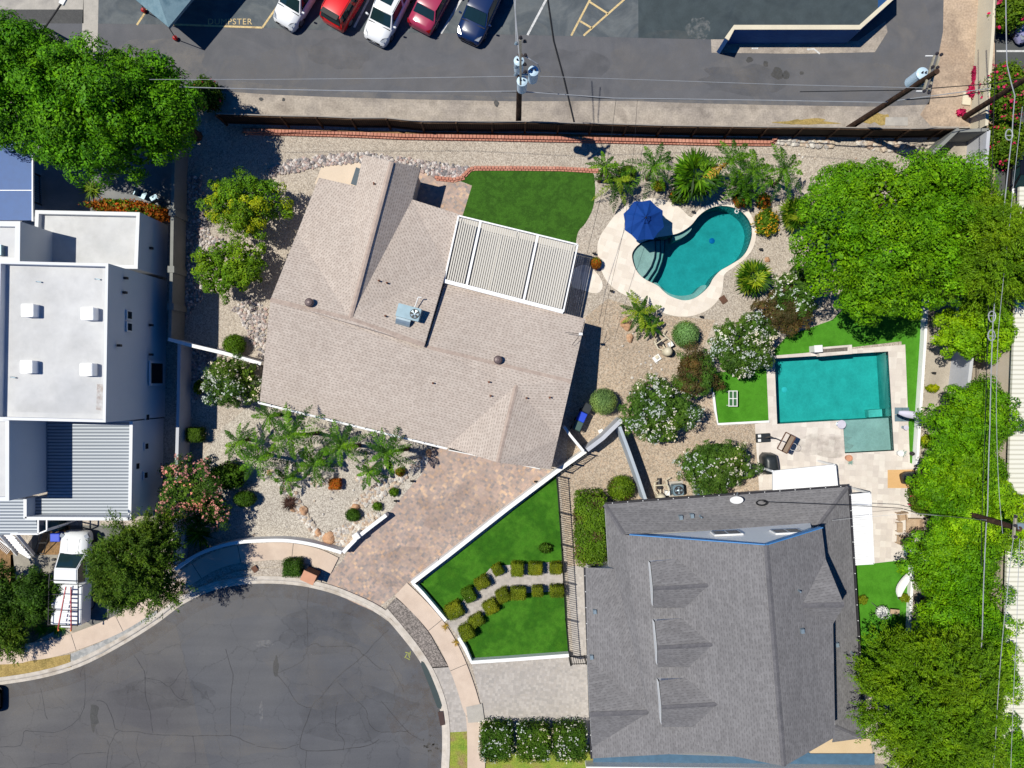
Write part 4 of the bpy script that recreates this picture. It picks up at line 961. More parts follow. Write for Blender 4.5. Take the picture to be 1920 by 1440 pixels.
# ------------------------------------------------------------------ walls and fences
M['block_wall'] = surf('grey_block_wall', [S(132,134,130), S(146,146,142)], 0.8, 20, 0.08, 0.9, 0.2)
M['wall_lilac'] = surf('pale_grey_render', [S(186,188,196), S(200,202,208)], 0.6, 20, 0.05, 0.9, 0.15)
M['wall_white'] = surf('white_render', [S(240,240,240), S(248,248,247)], 0.8, 20, 0.03, 0.85, 0.1)
M['wall_cream'] = surf('cream_wall_cap', [S(224,214,190), S(212,202,180)], 0.8, 20, 0.05, 0.9, 0.15)
M['wall_blue'] = surf('grey_blue_wall', [S(170,180,190), S(184,192,200)], 0.6, 20, 0.05, 0.9, 0.15)
M['redblock'] = surf('pink_retaining_block', [S(200,140,120), S(186,126,108), S(212,156,136)], 2.0, 20, 0.1, 0.9, 0.2)

def wall(name, label, cat, pts, h, t, mat, cap=None, base_px=True, capm=None, group=None, z0=0.0):
    """upright wall along ground points (photo pixels of its foot)"""
    root = thing(name, label, cat, P(pts[0][0], pts[0][1], 0), group=group)
    q = [P(*p)[:2] for p in pts]
    mb = MB(); mb.prism(offset(q, t / 2) + offset(q, -t / 2)[::-1], z0, h); mb.build('wall', mat, root)
    if cap:
        mb = MB(); mb.prism(offset(q, t / 2 + cap) + offset(q, -t / 2 - cap)[::-1], h + 0.002, h + 0.07); mb.build('cap', capm or mat, root)
    return root
def top(pts, z):
    """photo pixels of a wall's top edge -> pixels of its foot"""
    k = (CAM_H - z) / CAM_H
    return [(960 + (x - 960) * k, 720 + (y - 720) * k) for x, y in pts]
# left garden boundary: stepped block wall
w_ = wall('block_wall', 'long grey block wall between the white house and the gravel yard', 'wall', top([(326,250),(323,400),(321,520),(318,640)], 1.85), 1.85, 0.2, M['block_wall'])
for x, y in ((323,398),(321,505),(320,575)):
    mb = MB(); p = P(*top([(x, y)], 1.85)[0]); mb.box(p, (0.42,0.42,1.9)); mb.build('pier', M['block_wall'], w_)
w_ = wall('block_wall', 'grey block wall running down to the street beside the pink shrub', 'wall', top([(336,640),(334,760),(330,900),(327,1058)], 1.7), 1.7, 0.2, M['wall_lilac'])
wall('gate_wall', 'thin white wall from the block wall to the tan roof', 'wall', top([(316,636),(360,648),(420,662),(490,682)], 1.8), 1.8, 0.16, M['wall_white'], 0.03)
# curved white walls at the front
cw = smooth([(328,1068),(356,1048),(392,1031),(440,1018),(490,1014),(540,1014),(590,1022),(640,1036)], 5, False)
wall('curved_garden_wall', 'low curved white wall along the pink sidewalk', 'wall', top(cw, 0.9), 0.9, 0.22, M['wall_white'])
cr = [(643,1036),(658,1020),(672,1006),(700,984),(724,966)]
wall('driveway_wall', 'short white wall beside the terracotta driveway', 'wall', top(cr, 0.85), 0.85, 0.24, M['wall_white'])
mb = MB(); p = P(*top([(668,1006)], 1.0)[0]); mb.box(p, (0.42,0.42,1.05), 0.6); o = mb.build('wall_pier', M['wall_white'], bevel=0.02); tag(o, 'square white pier on the short driveway wall', 'pier')
# white retaining wall round the front lawns
wall('lawn_wall', 'long straight white wall between driveway and front lawn', 'wall', top([(772,1094),(840,1042),(950,955),(1044,884),(1098,846)], 0.9), 0.9, 0.26, M['wall_white'])
wall('lawn_wall', 'low white wall curving round the lawn corner by the sidewalk', 'wall', top([(774,1093),(792,1112),(815,1139),(836,1164)], 0.55), 0.55, 0.22, M['wall_white'])
wall('lawn_wall', 'low white wall edging the lower front lawn and grey driveway', 'wall', top([(860,1196),(872,1216),(884,1242),(960,1237),(1068,1229)], 0.55), 0.55, 0.22, M['wall_white'])
# side yard walls
wall('side_wall', 'pale grey wall above the side yard fence', 'wall', top([(1101,844),(1130,822),(1166,787)], 1.8), 1.8, 0.26, M['wall_lilac'])
wall('side_wall', 'pale blue grey wall running from the flowering bush to the grey house', 'wall', top([(1162,800),(1180,848),(1196,893),(1211,938)], 1.85), 1.85, 0.20, M['wall_blue'])
wall('side_wall', 'narrow white wall hiding the blue bins', 'wall', top([(1058,800),(1070,817),(1094,846)], 1.8), 1.8, 0.16, M['wall_white'])
# right yard walls
wall('pool_wall', 'thin lilac wall between pool lawn and back lane', 'wall', top([(1739,560),(1735,640),(1727,760),(1720,872)], 0.5), 0.5, 0.18, M['wall_white'])
wall('pool_wall', 'white wall between side lawn and the tall hedge', 'wall', top([(1712,1060),(1709,1120),(1706,1190)], 0.4), 0.4, 0.18, M['wall_white'])
wall('lane_wall', 'broad pale lilac wall along the right back lane', 'wall', top([(1854,244),(1850,300),(1843,400),(1836,520),(1826,640),(1816,730)], 2.0), 2.0, 0.22, M['wall_lilac'])
wall('corner_wall', 'grey wall slanting from the fence to the big bright tree', 'wall', top([(1798,241),(1770,268),(1738,296)], 2.0), 2.0, 0.22, M['block_wall'])
wall('corner_wall', 'short grey wall closing the corner by the alley', 'wall', top([(1800,245),(1854,243)], 2.0), 2.0, 0.2, M['block_wall'], capm=M['wall_lilac'])
wall('alley_wall', 'long pale concrete wall beside the brown alley verge', 'wall', top([(1872,-260),(1868,-40),(1862,60),(1856,140),(1850,236)], 1.6), 1.6, 0.2, M['wall_cream'])
# dumpster enclosure
wall('enclosure_wall', 'dark walled enclosure with cream top beside the alley', 'wall', top([(1362,74),(1376,52),(1611,52),(1678,-8),(1678,-200)], 1.9), 1.9, 0.26, surf('navy_painted_block', [S(60,112,176), S(52,100,160)], 1, 20, 0.05), 0.02, capm=M['wall_cream'])
# small lawn kerbs
wall('lawn_kerb', 'white kerb round the small bright lawn', 'kerb', [(1336,735),(1340,770),(1345,795),(1441,790)], 0.18, 0.14, M['wall_white'])
# retaining block edging: rows of pink blocks
def blocks(name, label, pts, step, size, h, group=None):
    mb = MB(); q = [P(*p) for p in pts]; acc = 0; cur = q[0]; i = 0
    L = [(q[k + 1] - q[k]).length for k in range(len(q) - 1)]; tot = sum(L); n = int(tot / step)
    for k in range(n):
        d = tot * (k + 0.5) / n; j = 0
        while j < len(L) - 1 and d > L[j]: d -= L[j]; j += 1
        v = (q[j + 1] - q[j]).normalized(); p = q[j] + v * d; a = math.atan2(v.y, v.x)
        mb.box((p.x, p.y, 0), (size[0], size[1], h), a, 0, 0.96)
        mb.box((p.x + v.y * 0.10 + v.x * step / 2, p.y - v.x * 0.10 + v.y * step / 2, 0), (size[0], size[1], h * 0.5), a, 0, 0.96)
    o = mb.build(name, M['redblock']); return tag(o, label, 'edging')
blocks('block_edging', 'long pink scalloped block edging along the dark back fence', [(458,247),(520,249),(640,252),(760,257),(900,259),(1060,262),(1200,265),(1330,268),(1440,269),(1452,262),(1455,255)], 0.235, (0.21,0.22), 0.34)
blocks('block_edging', 'pink block edging along the back lawn', [(815,333),(850,337),(866,333),(880,318),(890,315),(960,315),(1050,316),(1122,320)], 0.235, (0.21,0.20), 0.16)
# back fence: dark board panels between posts
m, ns, ls, b = mat_base('dark_fence_boards', 0.85, 0.2)
co = N(ns, 'NewGeometry').outputs['Position']; wv = N(ns, 'TexWave', Scale=2.2); wv.bands_direction = 'X'; ls.new(co, wv.inputs['Vector'])
r = ramp(ns, [(0.0, S(16,14,13)), (0.3, S(50,42,36)), (1.0, S(66,54,44))]); ls.new(wv.outputs[1], r.inputs[0])
gr, gn = grain(ns, ls, co, 4, 0.25, 5); ls.new(mul(ns, ls, r.outputs[0], gr), b.inputs['Base Color'])
M['fence'] = m; M['pale_rail'] = plain('weathered_rail', S(150,142,134), 0.8)
ft = [(405,213),(526,217),(592,218),(658,221),(724,221),(790,228),(855,228),(922,229),(985,228),(1048,230),(1110,231),(1176,233),(1241,235),(1308,236),(1373,237),(1440,238),(1506,238),(1572,239),(1640,240),(1706,241),(1770,240),(1798,240)]
fp = [P(*p) for p in top(ft, 1.8)]
fc_ = thing('board_fence', 'long dark board fence between the alley and the back yard', 'fence', fp[0])
for a, b_ in zip(fp, fp[1:]):
    mb = MB(); u = Vector((0, 0, 0.92)); mb.beam(a + u, b_ + u, 0.05, 1.7); mb.build('panel', M['fence'], fc_)
    
    mb = MB(); u = Vector((0, 0, 1.80)); mb.beam(a + u, b_ + u, 0.07, 0.05); mb.build('top_rail', M['pale_rail'], fc_)
    for z in (1.66, 0.35): mb = MB(); u = Vector((0, -0.06, z)); mb.beam(a + u, b_ + u, 0.06, 0.09); mb.build('rail', M['wood_dark'], fc_)
for p in fp:
    mb = MB(); mb.box(p + Vector((0, -0.1, 0)), (0.11, 0.11, 1.86)); mb.build('post', M['wood_dark'], fc_)
# black iron fence on the lawn's east side
def iron(name, label, pts, h, gap=0.14):
    t = thing(name, label, 'fence', P(*pts[0])); q = [P(*p) for p in pts]
    pk = MB(); rl = [MB(), MB()]
    for a, b_ in zip(q, q[1:]):
        L = (b_ - a).length; n = int(L / gap)
        for k in range(n): p = a + (b_ - a) * ((k + 0.5) / n); pk.box(p, (0.032, 0.032, h), 0)
        for r_, z in zip(rl, (0.15, h - 0.12)): r_.beam(a + Vector((0,0,z)), b_ + Vector((0,0,z)), 0.04, 0.05)
        m_ = max(1, int(L / 2.0))
        for k in range(m_ + 1):
            p = a + (b_ - a) * (k / m_); pb = MB(); pb.box(p, (0.065,0.065,h + 0.08)); pb.build('post', M['black'], t)
    pk.build('pickets', M['black'], t); [r_.build('rail', M['black'], t) for r_ in rl]
iron('iron_fence', 'black iron picket fence along the front lawns', [(1043,891),(1048,960),(1052,1020),(1056,1090),(1060,1160),(1066,1228)], 1.75)
iron('iron_fence', 'short black iron fence on the slanting white wall', [(1050,882),(1070,868),(1096,849)], 1.7)
iron('iron_gate', 'black iron gate between lawn wall and grey house', [(1068,1230),(1096,1229)], 1.5)
iron('driveway_gate', 'low black gate rail beside the long white driveway wall', [(784,1090),(805,1070),(824,1046)], 0.7, 0.2)
iron('iron_fence', 'dark iron fence around the left terrace under the tree', [(76,330),(78,385)], 1.4)
# ------------------------------------------------------------------ vehicles
def paint(name, c, rough=0.25):
    m, ns, ls, b = mat_base(name, rough, 0.5)
    b.inputs['Base Color'].default_value = (*c, 1); b.inputs['Coat Weight'].default_value = 0.6; b.inputs['Coat Roughness'].default_value = 0.06
    return m
M['tyre'] = plain('tyre_rubber', S(34,34,34), 0.9)
M['rim'] = plain('wheel_rim', S(150,150,154), 0.3, 0.5, 0.6)
M['car_glass'] = plain('car_glass', S(30,52,56), 0.06, 0.7)
M['lamp_clear'] = plain('headlamp', S(150,156,166), 0.15, 0.6)
M['lamp_red'] = plain('tail_lamp', S(150,20,24), 0.2, 0.6)
M['trim_black'] = plain('black_trim', S(26,26,28), 0.5)

def loft(mb, rings, m=0, closed=False):
    n = len(rings[0]); b = len(mb.v)
    for r_ in rings: mb.v += [tuple(p) for p in r_]
    for i in range(len(rings) - 1):
        for k in range(n if closed else n - 1):
            k2 = (k + 1) % n
            mb.f.append((b + i * n + k, b + (i + 1) * n + k, b + (i + 1) * n + k2, b + i * n + k2)); mb.m.append(m)
    mb.f.append(tuple(b + k for k in range(n))); mb.m.append(m)
    mb.f.append(tuple(b + (len(rings) - 1) * n + k for k in range(n))[::-1]); mb.m.append(m)

def car(label, end, rz, rear_first, col, kind='suv', sunroof=False, L=4.6, W=1.84, group='cars parked nose out or tail out in the lot'):
    """front at +x; end = photo pixel of the end that faces the alley"""
    hl = L / 2; hw = W / 2
    suv = kind != 'sedan'
    zr = 1.66 if suv else 1.43; belt = 1.02 if suv else 0.93
    xr0, xr1 = (-hl + 0.32, hl - 1.75) if suv else (-hl + 1.25, hl - 2.05)     # roof
    xb0, xb1 = (-hl + 0.06, hl - 1.12) if suv else (-hl + 0.72, hl - 1.22)     # glass feet
    d = Vector((math.cos(rz), math.sin(rz), 0))
    e = P(*end); c = e - d * hl if not rear_first else e + d * hl
    t = thing('parked_car', label, 'car', (c.x, c.y, 0), rz, group)
    pm = paint('car_paint', col)
    def ring(x, w, zt, zlo=0.24, crown=0.04):
        ys = (-w * 0.94, -w, -w * 0.985, -w * 0.90, -w * 0.5, 0, w * 0.5, w * 0.90, w * 0.985, w, w * 0.94)
        zs = (zlo, zlo + 0.28, zt - 0.17, zt - 0.035, zt + crown * 0.6, zt + crown, zt + crown * 0.6, zt - 0.035, zt - 0.17, zlo + 0.28, zlo)
        return [(x, y, z) for y, z in zip(ys, zs)]
    mb = MB()
    hood = belt - 0.06; nose = 0.74 if suv else 0.68; tail = belt - 0.02 if suv else 0.93
    loft(mb, [ring(-hl, hw * 0.80, tail - 0.30), ring(-hl + 0.06, hw * 0.90, tail - 0.10), ring(-hl + 0.25, hw * 0.97, tail), ring(-hl + 1.0, hw, belt), ring(0, hw, belt), ring(hl - 1.1, hw, hood), ring(hl - 0.55, hw * 0.97, hood - 0.07), ring(hl - 0.22, hw * 0.90, nose + 0.06), ring(hl - 0.05, hw * 0.76, nose - 0.08), ring(hl, hw * 0.62, nose - 0.24)])
    body = mb.build('body', pm, t, local=True, smooth_=True)
    # greenhouse
    ins = 0.17
    fl = [(xb0, -hw * 0.92, belt - 0.06), (xb1, -hw * 0.90, hood - 0.02), (xb1, 0, hood + 0.01), (xb1, hw * 0.90, hood - 0.02), (xb0, hw * 0.92, belt - 0.06), (xb0, 0, belt - 0.04)]
    rf = [(xr0, -hw + ins + 0.06, zr - 0.07), (xr1, -hw + ins + 0.05, zr - 0.06), (xr1, 0, zr - 0.045), (xr1, hw - ins - 0.05, zr - 0.06), (xr0, hw - ins - 0.06, zr - 0.07), (xr0, 0, zr - 0.055)]
    mb = MB(); mb.add(fl + rf, [(i, (i + 1) % 6, 6 + (i + 1) % 6, 6 + i) for i in range(6)])
    mb.build('cabin', pm, t, local=True)
    mb = MB()
    mid = (xr0 + xr1) / 2
    def rrow(x, k, z): return [(x, y * (hw - ins) * k, z - 0.05 * abs(y) ** 3) for y in (-1, -0.85, -0.45, 0, 0.45, 0.85, 1)]
    loft(mb, [rrow(xr0 - 0.04, 0.92, zr - 0.05), rrow(xr0 + 0.2, 0.97, zr), rrow(mid, 1.0, zr + 0.03), rrow(xr1 - 0.2, 0.97, zr + 0.01), rrow(xr1 + 0.05, 0.92, zr - 0.04)])
    mb.f = mb.f[:-2]; mb.m = mb.m[:-2]
    roof = mb.build('roof', pm, t, local=True, smooth_=True)
    if sunroof:
        mb = MB(); mb.box((mid + 0.55, 0, zr - 0.02), (0.62, 0.78, 0.055)); mb.build('sunroof', M['car_glass'], roof, local=True)
    for s_ in (-1, 1):
        if suv:
            mb = MB(); mb.tube([(xr0 + 0.1, s_ * (hw - ins - 0.05), zr + 0.03), (mid, s_ * (hw - ins - 0.02), zr + 0.07), (xr1 - 0.1, s_ * (hw - ins - 0.05), zr + 0.03)], 0.022, 5); mb.build('roof_rail', M['trim_black'], roof, local=True)
    def quad(a, b_, c_, d_, nm, off, mat=None):
        k = lambda p, q, t_: tuple(p[i] + (q[i] - p[i]) * t_ for i in range(3))
        def pt(u, v): return Vector(k(k(a, b_, u), k(d_, c_, u), v))
        n = (Vector(b_) - Vector(a)).cross(Vector(d_) - Vector(a)).normalized()
        if n.dot(Vector(off)) < 0: n = -n
        us = [0.05, 0.35, 0.65, 0.95]; vs_ = [0.08, 0.94]
        vv = [tuple(pt(u, v) + n * (0.022 + 0.04 * (1 - (2 * u - 1) ** 2) * (1 if nm != 'side_window' else 0))) for v in vs_ for u in us]
        mb = MB(); mb.add(vv, [(i, i + 1, 4 + i + 1, 4 + i) for i in range(3)] + [(i, i + 1, 4 + i + 1, 4 + i)[::-1] for i in range(3)])
        return mb.build(nm, mat or M['car_glass'], t, local=True)
    quad(fl[1], fl[3], rf[3], rf[1], 'windscreen', (1, 0, 0.5))
    quad(fl[0], fl[4], rf[4], rf[0], 'rear_window', (-1, 0, 0.5))
    for i, j, s_ in ((0, 1, -1), (4, 3, 1)):
        h_ = lambda A, B_, t_: tuple(A[q] + (B_[q] - A[q]) * t_ for q in range(3))
        quad(h_(fl[i], fl[j], 0.06), h_(fl[i], fl[j], 0.5), h_(rf[i], rf[j], 0.5), h_(rf[i], rf[j], 0.04), 'side_window', (0, s_, 0.3))
        quad(h_(fl[i], fl[j], 0.52), h_(fl[i], fl[j], 0.96), h_(rf[i], rf[j], 0.97), h_(rf[i], rf[j], 0.52), 'side_window', (0, s_, 0.3))
    for x in (-hl + 0.85, hl - 0.9):
        for s_ in (-1, 1):
            mb = MB(); y = s_ * (hw - 0.13)
            mb.tube([(x, y - 0.11, 0.34), (x, y + 0.115 * 1.0, 0.34)], 0.34, 18); wo = mb.build('wheel', M['tyre'], t, local=True)
            mb = MB(); mb.tube([(x, y + s_ * 0.10, 0.34), (x, y + s_ * 0.125, 0.34)], 0.22, 14); mb.build('rim', M['rim'], wo, local=True)
    for s_ in (-1, 1):
        mb = MB(); mb.add([(hl - 0.52, s_ * hw * 0.93, hood - 0.13), (hl - 0.13, s_ * hw * 0.83, nose + 0.0), (hl - 0.10, s_ * hw * 0.52, nose + 0.02), (hl - 0.30, s_ * hw * 0.66, nose + 0.13)], [(0, 1, 2, 3), (3, 2, 1, 0)])
        for v_ in range(len(mb.v)): mb.v[v_] = (mb.v[v_][0] - 0.03, mb.v[v_][1] * 0.95, mb.v[v_][2] + 0.035)
        mb.build('headlight', M['lamp_clear'], t, local=True)
        mb = MB(); mb.add([(-hl + 0.02, s_ * hw * 0.88, tail - 0.24), (-hl + 0.22, s_ * hw * 0.985, tail - 0.10), (-hl + 0.2, s_ * hw * 0.90, tail - 0.01), (-hl + 0.01, s_ * hw * 0.6, tail - 0.14)], [(0, 1, 2, 3), (3, 2, 1, 0)])
        for v_ in range(len(mb.v)): mb.v[v_] = (mb.v[v_][0] - 0.02, mb.v[v_][1] * 1.01, mb.v[v_][2] + 0.015)
        mb.build('tail_light', M['lamp_red'], t, local=True)
        mb = MB(); mb.box((xb1 - 0.18, s_ * (hw + 0.10), belt - 0.02), (0.12, 0.22, 0.14), s_ * 0.15, 0, 0.8); mb.build('mirror', pm, t, local=True, bevel=0.02)
    mb = MB(); mb.add([(hl + 0.012, -hw * 0.5, nose - 0.26), (hl + 0.012, hw * 0.5, nose - 0.26), (hl - 0.03, hw * 0.5, nose - 0.10), (hl - 0.03, -hw * 0.5, nose - 0.10)], [(0, 1, 2, 3), (3, 2, 1, 0)]); mb.build('grille', M['trim_black'], t, local=True)
    # wiper cowl and bonnet crease lines
    mb = MB(); mb.beam((xb1 + 0.10, -hw * 0.85, hood + 0.0), (xb1 + 0.10, hw * 0.85, hood + 0.0), 0.05, 0.04); mb.build('cowl', M['trim_black'], t, local=True)
    if suv and rear_first:
        mb = MB(); mb.box((-hl + 0.26, 0, zr - 0.05), (0.34, W * 0.66, 0.05)); mb.build('spoiler', M['trim_black'], t, local=True)
    return t
A_ = math.atan2(-0.88, -0.47)    # towards the alley in world axes (down-left)
car('white hatch car parked nose first in the lot beside the grey canopy', (534,56), A_ - 0.06, False, S(236,238,242), 'suv', L=4.4)
car('bright red car parked tail out between two white cars', (626,55), A_ + math.pi - 0.04, True, S(232,18,22), 'suv', L=4.6)
car('white car with dark sunroof parked nose out in the lot', (703,86), A_ + 0.02, False, S(238,240,244), 'suv', True, L=4.7)
car('maroon saloon car parked tail out beside the navy car', (787,62), A_ + math.pi, True, S(172,56,88), 'sedan', L=4.6)
car('dark navy car parked nose out, last on the right', (877,84), A_ + 0.06, False, S(18,42,88), 'suv', L=4.8, W=1.92)
car('white car parked behind the hedge at the right edge', (1876,700), R(-95), True, S(236,238,240), 'sedan', L=4.4, group='cars in the far right car park')
car('pale car half hidden by the feathery tree at the right edge', (1893,372), R(-92), True, S(228,232,236), 'suv', L=4.4, group='cars in the far right car park')
car('violet white car at the upper right corner', (1922,82), R(-70), False, S(150,150,190), 'sedan', L=4.4, group='cars in the far right car park')
car('black car in shade at the far right car park', (1908,272), R(-92), True, S(20,20,24), 'sedan', L=4.4, group='cars in the far right car park')
tag(car('black car just entering the street at the left edge', (10,1307), R(0), False, S(16,16,18), 'sedan', L=4.5), group=None)
for o in COL.objects:
    if o.get('label') == 'black car just entering the street at the left edge': del o['group']
# white pickup with utility bed, rack and ladder
def pickup():
    rz = R(90 - 2.0); c = P(154, 1074); t = thing('pickup_truck', 'white pickup truck with ladder on its rack in the left driveway', 'truck', (c.x, c.y, 0), rz)
    pm = paint('truck_paint', S(236,238,240)); hl, hw = 2.95, 0.97
    def ring(x, w, zt, zlo=0.35):
        ys = (-w * 0.94, -w, -w * 0.985, -w * 0.90, -w * 0.5, 0, w * 0.5, w * 0.90, w * 0.985, w, w * 0.94)
        zs = (zlo, zlo + 0.3, zt - 0.18, zt - 0.04, zt + 0.03, zt + 0.05, zt + 0.03, zt - 0.04, zt - 0.18, zlo + 0.3, zlo)
        return [(x, y, z) for y, z in zip(ys, zs)]
    mb = MB(); loft(mb, [ring(-0.35, hw, 1.2), ring(1.6, hw, 1.16), ring(2.35, hw * 0.97, 1.10), ring(2.72, hw * 0.92, 1.02), ring(2.90, hw * 0.80, 0.86), ring(2.95, hw * 0.7, 0.7)]); mb.build('body', pm, t, local=True, smooth_=True)
    mb = MB()
    for y in (-0.42, 0.42): mb.tube([(1.65, y * 0.8, 1.195), (2.5, y, 1.13)], 0.03, 6)
    mb.build('bonnet_ridges', pm, t, local=True)
    fl = [(-0.30, -hw * 0.95, 1.14), (1.62, -hw * 0.92, 1.12), (1.62, hw * 0.92, 1.12), (-0.30, hw * 0.95, 1.14)]; rf = [(-0.22, -hw * 0.78, 1.82), (0.72, -hw * 0.76, 1.84), (0.72, hw * 0.76, 1.84), (-0.22, hw * 0.78, 1.82)]
    mb = MB(); mb.add(fl + rf, [(i, (i + 1) % 4, 4 + (i + 1) % 4, 4 + i) for i in range(4)] + [(4, 5, 6, 7)]); mb.build('cab', pm, t, local=True, bevel=0.05)
    def gl(a, b_, c_, d_, nm, off):
        v = [Vector(q) for q in (a, b_, c_, d_)]; ce = sum(v, Vector()) / 4
        mb = MB(); mb.add([ce + (q - ce) * 0.88 + Vector(off) for q in v], [(0,1,2,3),(3,2,1,0)]); mb.build(nm, M['car_glass'], t, local=True)
    gl(fl[1], fl[2], rf[2], rf[1], 'windscreen', (0.012, 0, 0.012)); gl(fl[0], fl[1], rf[1], rf[0], 'side_window', (0, -0.012, 0.01)); gl(fl[3], fl[2], rf[2], rf[3], 'side_window', (0, 0.012, 0.01))
    mb = MB(); mb.box((-1.65, 0, 0.5), (2.6, 1.96, 1.12)); mb.build('utility_bed', pm, t, local=True, bevel=0.04)
    mb = MB(); mb.box((-2.98, 0, 0.45), (0.14, 1.8, 0.2)); mb.build('bumper', M['grey_metal'], t, local=True)
    rk = MB()
    for s_ in (-1, 1): rk.tube([(-2.9, s_ * 0.94, 1.9), (-0.1, s_ * 0.94, 1.98), (0.5, s_ * 0.9, 1.98)], 0.03, 6)
    for x in (-2.85, -1.9, -0.9, 0.0): rk.tube([(x, -0.94, 1.94), (x, 0.94, 1.94)], 0.025, 6)
    for x in (-2.8, -0.4):
        for s_ in (-1, 1): rk.tube([(x, s_ * 0.94, 1.6), (x, s_ * 0.94, 1.95)], 0.03, 6)
    rk.build('roof_rack', M['dark'], t, local=True)
    for x in (-1.95, 1.95):
        for s_ in (-1, 1):
            mb = MB(); y = s_ * (hw - 0.15); mb.tube([(x, y - 0.13, 0.39), (x, y + 0.13, 0.39)], 0.39, 18); wo = mb.build('wheel', M['tyre'], t, local=True)
            mb = MB(); mb.tube([(x, y + s_ * 0.11, 0.39), (x, y + s_ * 0.14, 0.39)], 0.24, 14); mb.build('rim', M['rim'], wo, local=True)
    for s_ in (-1, 1):
        mb = MB(); mb.box((1.15, s_ * 1.14, 1.12), (0.16, 0.24, 0.22)); mb.build('mirror', M['trim_black'], t, local=True, bevel=0.03)
        mb = MB(); mb.box((2.68, s_ * 0.80, 0.86), (0.26, 0.26, 0.17), -s_ * 0.5); mb.build('headlight', M['lamp_clear'], t, local=True)
        mb = MB(); mb.box((-2.94, s_ * 0.86, 0.85), (0.06, 0.14, 0.36)); mb.build('tail_light', M['lamp_red'], t, local=True)
    # ladder lies on the rack
    l = thing('step_ladder', 'red and white step ladder lying on the white pickup rack', 'ladder', (c.x, c.y, 1.99), rz)
    red = plain('red_fibreglass', S(190,44,54), 0.5)
    for s_, y0, y1 in ((0, -0.10, 0.02), (1, -0.42, -0.68)):
        mb = MB(); mb.beam((-0.35, y0 - 0.1, 0.05), (-3.1, y1 + (0.2 if s_ == 0 else 0.05), 0.05), 0.045, 0.08); mb.build('rail', red, l, local=True)
    for k in range(9):
        f = (k + 0.5) / 9; x = -0.45 - 2.6 * f; mb = MB(); mb.beam((x, -0.22 + 0.22 * f + 0.05, 0.05), (x, -0.52 - 0.12 * f, 0.05), 0.09, 0.04); mb.build('step', M['white_trim'], l, local=True)
    for y in (0.17, -0.62):
        mb = MB(); mb.box((-3.14, y, 0.0), (0.1,0.07,0.1)); mb.build('foot', plain('orange_plastic', S(220,130,40), 0.6) if 'orange_plastic' not in bpy.data.materials else bpy.data.materials['orange_plastic'], l, local=True)
pickup()
# ------------------------------------------------------------------ foliage
def leafmesh(name, pos, tan, nrm, ln, wd, mats, midx=None, parent=None):
    """one small pointed face per leaf; pos/tan/nrm (n,3), ln/wd (n,)"""
    n = len(pos)
    tan = tan - nrm * (tan * nrm).sum(1, keepdims=True); tan /= np.linalg.norm(tan, axis=1, keepdims=True) + 1e-9
    bi = np.cross(nrm, tan)
    L = (ln / 2)[:, None]; Wd = (wd / 2)[:, None]
    v = np.stack([pos - tan * L, pos + bi * Wd - tan * L * 0.1, pos + tan * L, pos - bi * Wd - tan * L * 0.1], 1).reshape(-1, 3)
    off = np.array(wpos(parent)) if parent is not None else np.array([(v[:, 0].min() + v[:, 0].max()) / 2, (v[:, 1].min() + v[:, 1].max()) / 2, max(0, v[:, 2].min())])
    me = bpy.data.meshes.new(name); me.vertices.add(4 * n); me.vertices.foreach_set('co', (v - off).ravel())
    me.loops.add(4 * n); me.loops.foreach_set('vertex_index', np.arange(4 * n)); me.polygons.add(n)
    me.polygons.foreach_set('loop_start', np.arange(0, 4 * n, 4))
    for m in mats: me.materials.append(m)
    if midx is not None: me.polygons.foreach_set('material_index', midx.astype(np.int32))
    me.update(calc_edges=True)
    o = bpy.data.objects.new(name, me); COL.objects.link(o)
    if parent is not None: o.parent = parent
    else: o.location = off
    return o
def unit(a): return a / (np.linalg.norm(a, axis=-1, keepdims=True) + 1e-9)
def shell(rng, blobs, n, zmin=-0.35, jit=(0.80, 1.06)):
    """points and outward normals on the outside of a union of ellipsoids"""
    B_ = np.array(blobs, dtype=float); w_ = (B_[:, 3] * B_[:, 4]) ; w_ /= w_.sum()
    P_, N_ = [], []
    tot = 0
    for _ in range(12):
        k = rng.choice(len(B_), n * 2, p=w_); d = unit(rng.normal(size=(n * 2, 3))); d = d[d[:, 2] > zmin]; k = k[:len(d)]
        c = B_[k, :3]; r_ = B_[k, 3:6]; p = c + d * r_ * rng.uniform(*jit, size=(len(d), 1))
        ok = np.ones(len(d), bool)
        for j in range(len(B_)):
            q = (p - B_[j, :3]) / B_[j, 3:6]; ok &= ~(((q ** 2).sum(1) < 0.55) & (k != j))
        P_.append(p[ok]); N_.append(unit(d[ok] / r_[ok])); tot += ok.sum()
        if tot >= n: break
    return np.concatenate(P_)[:n], np.concatenate(N_)[:n]
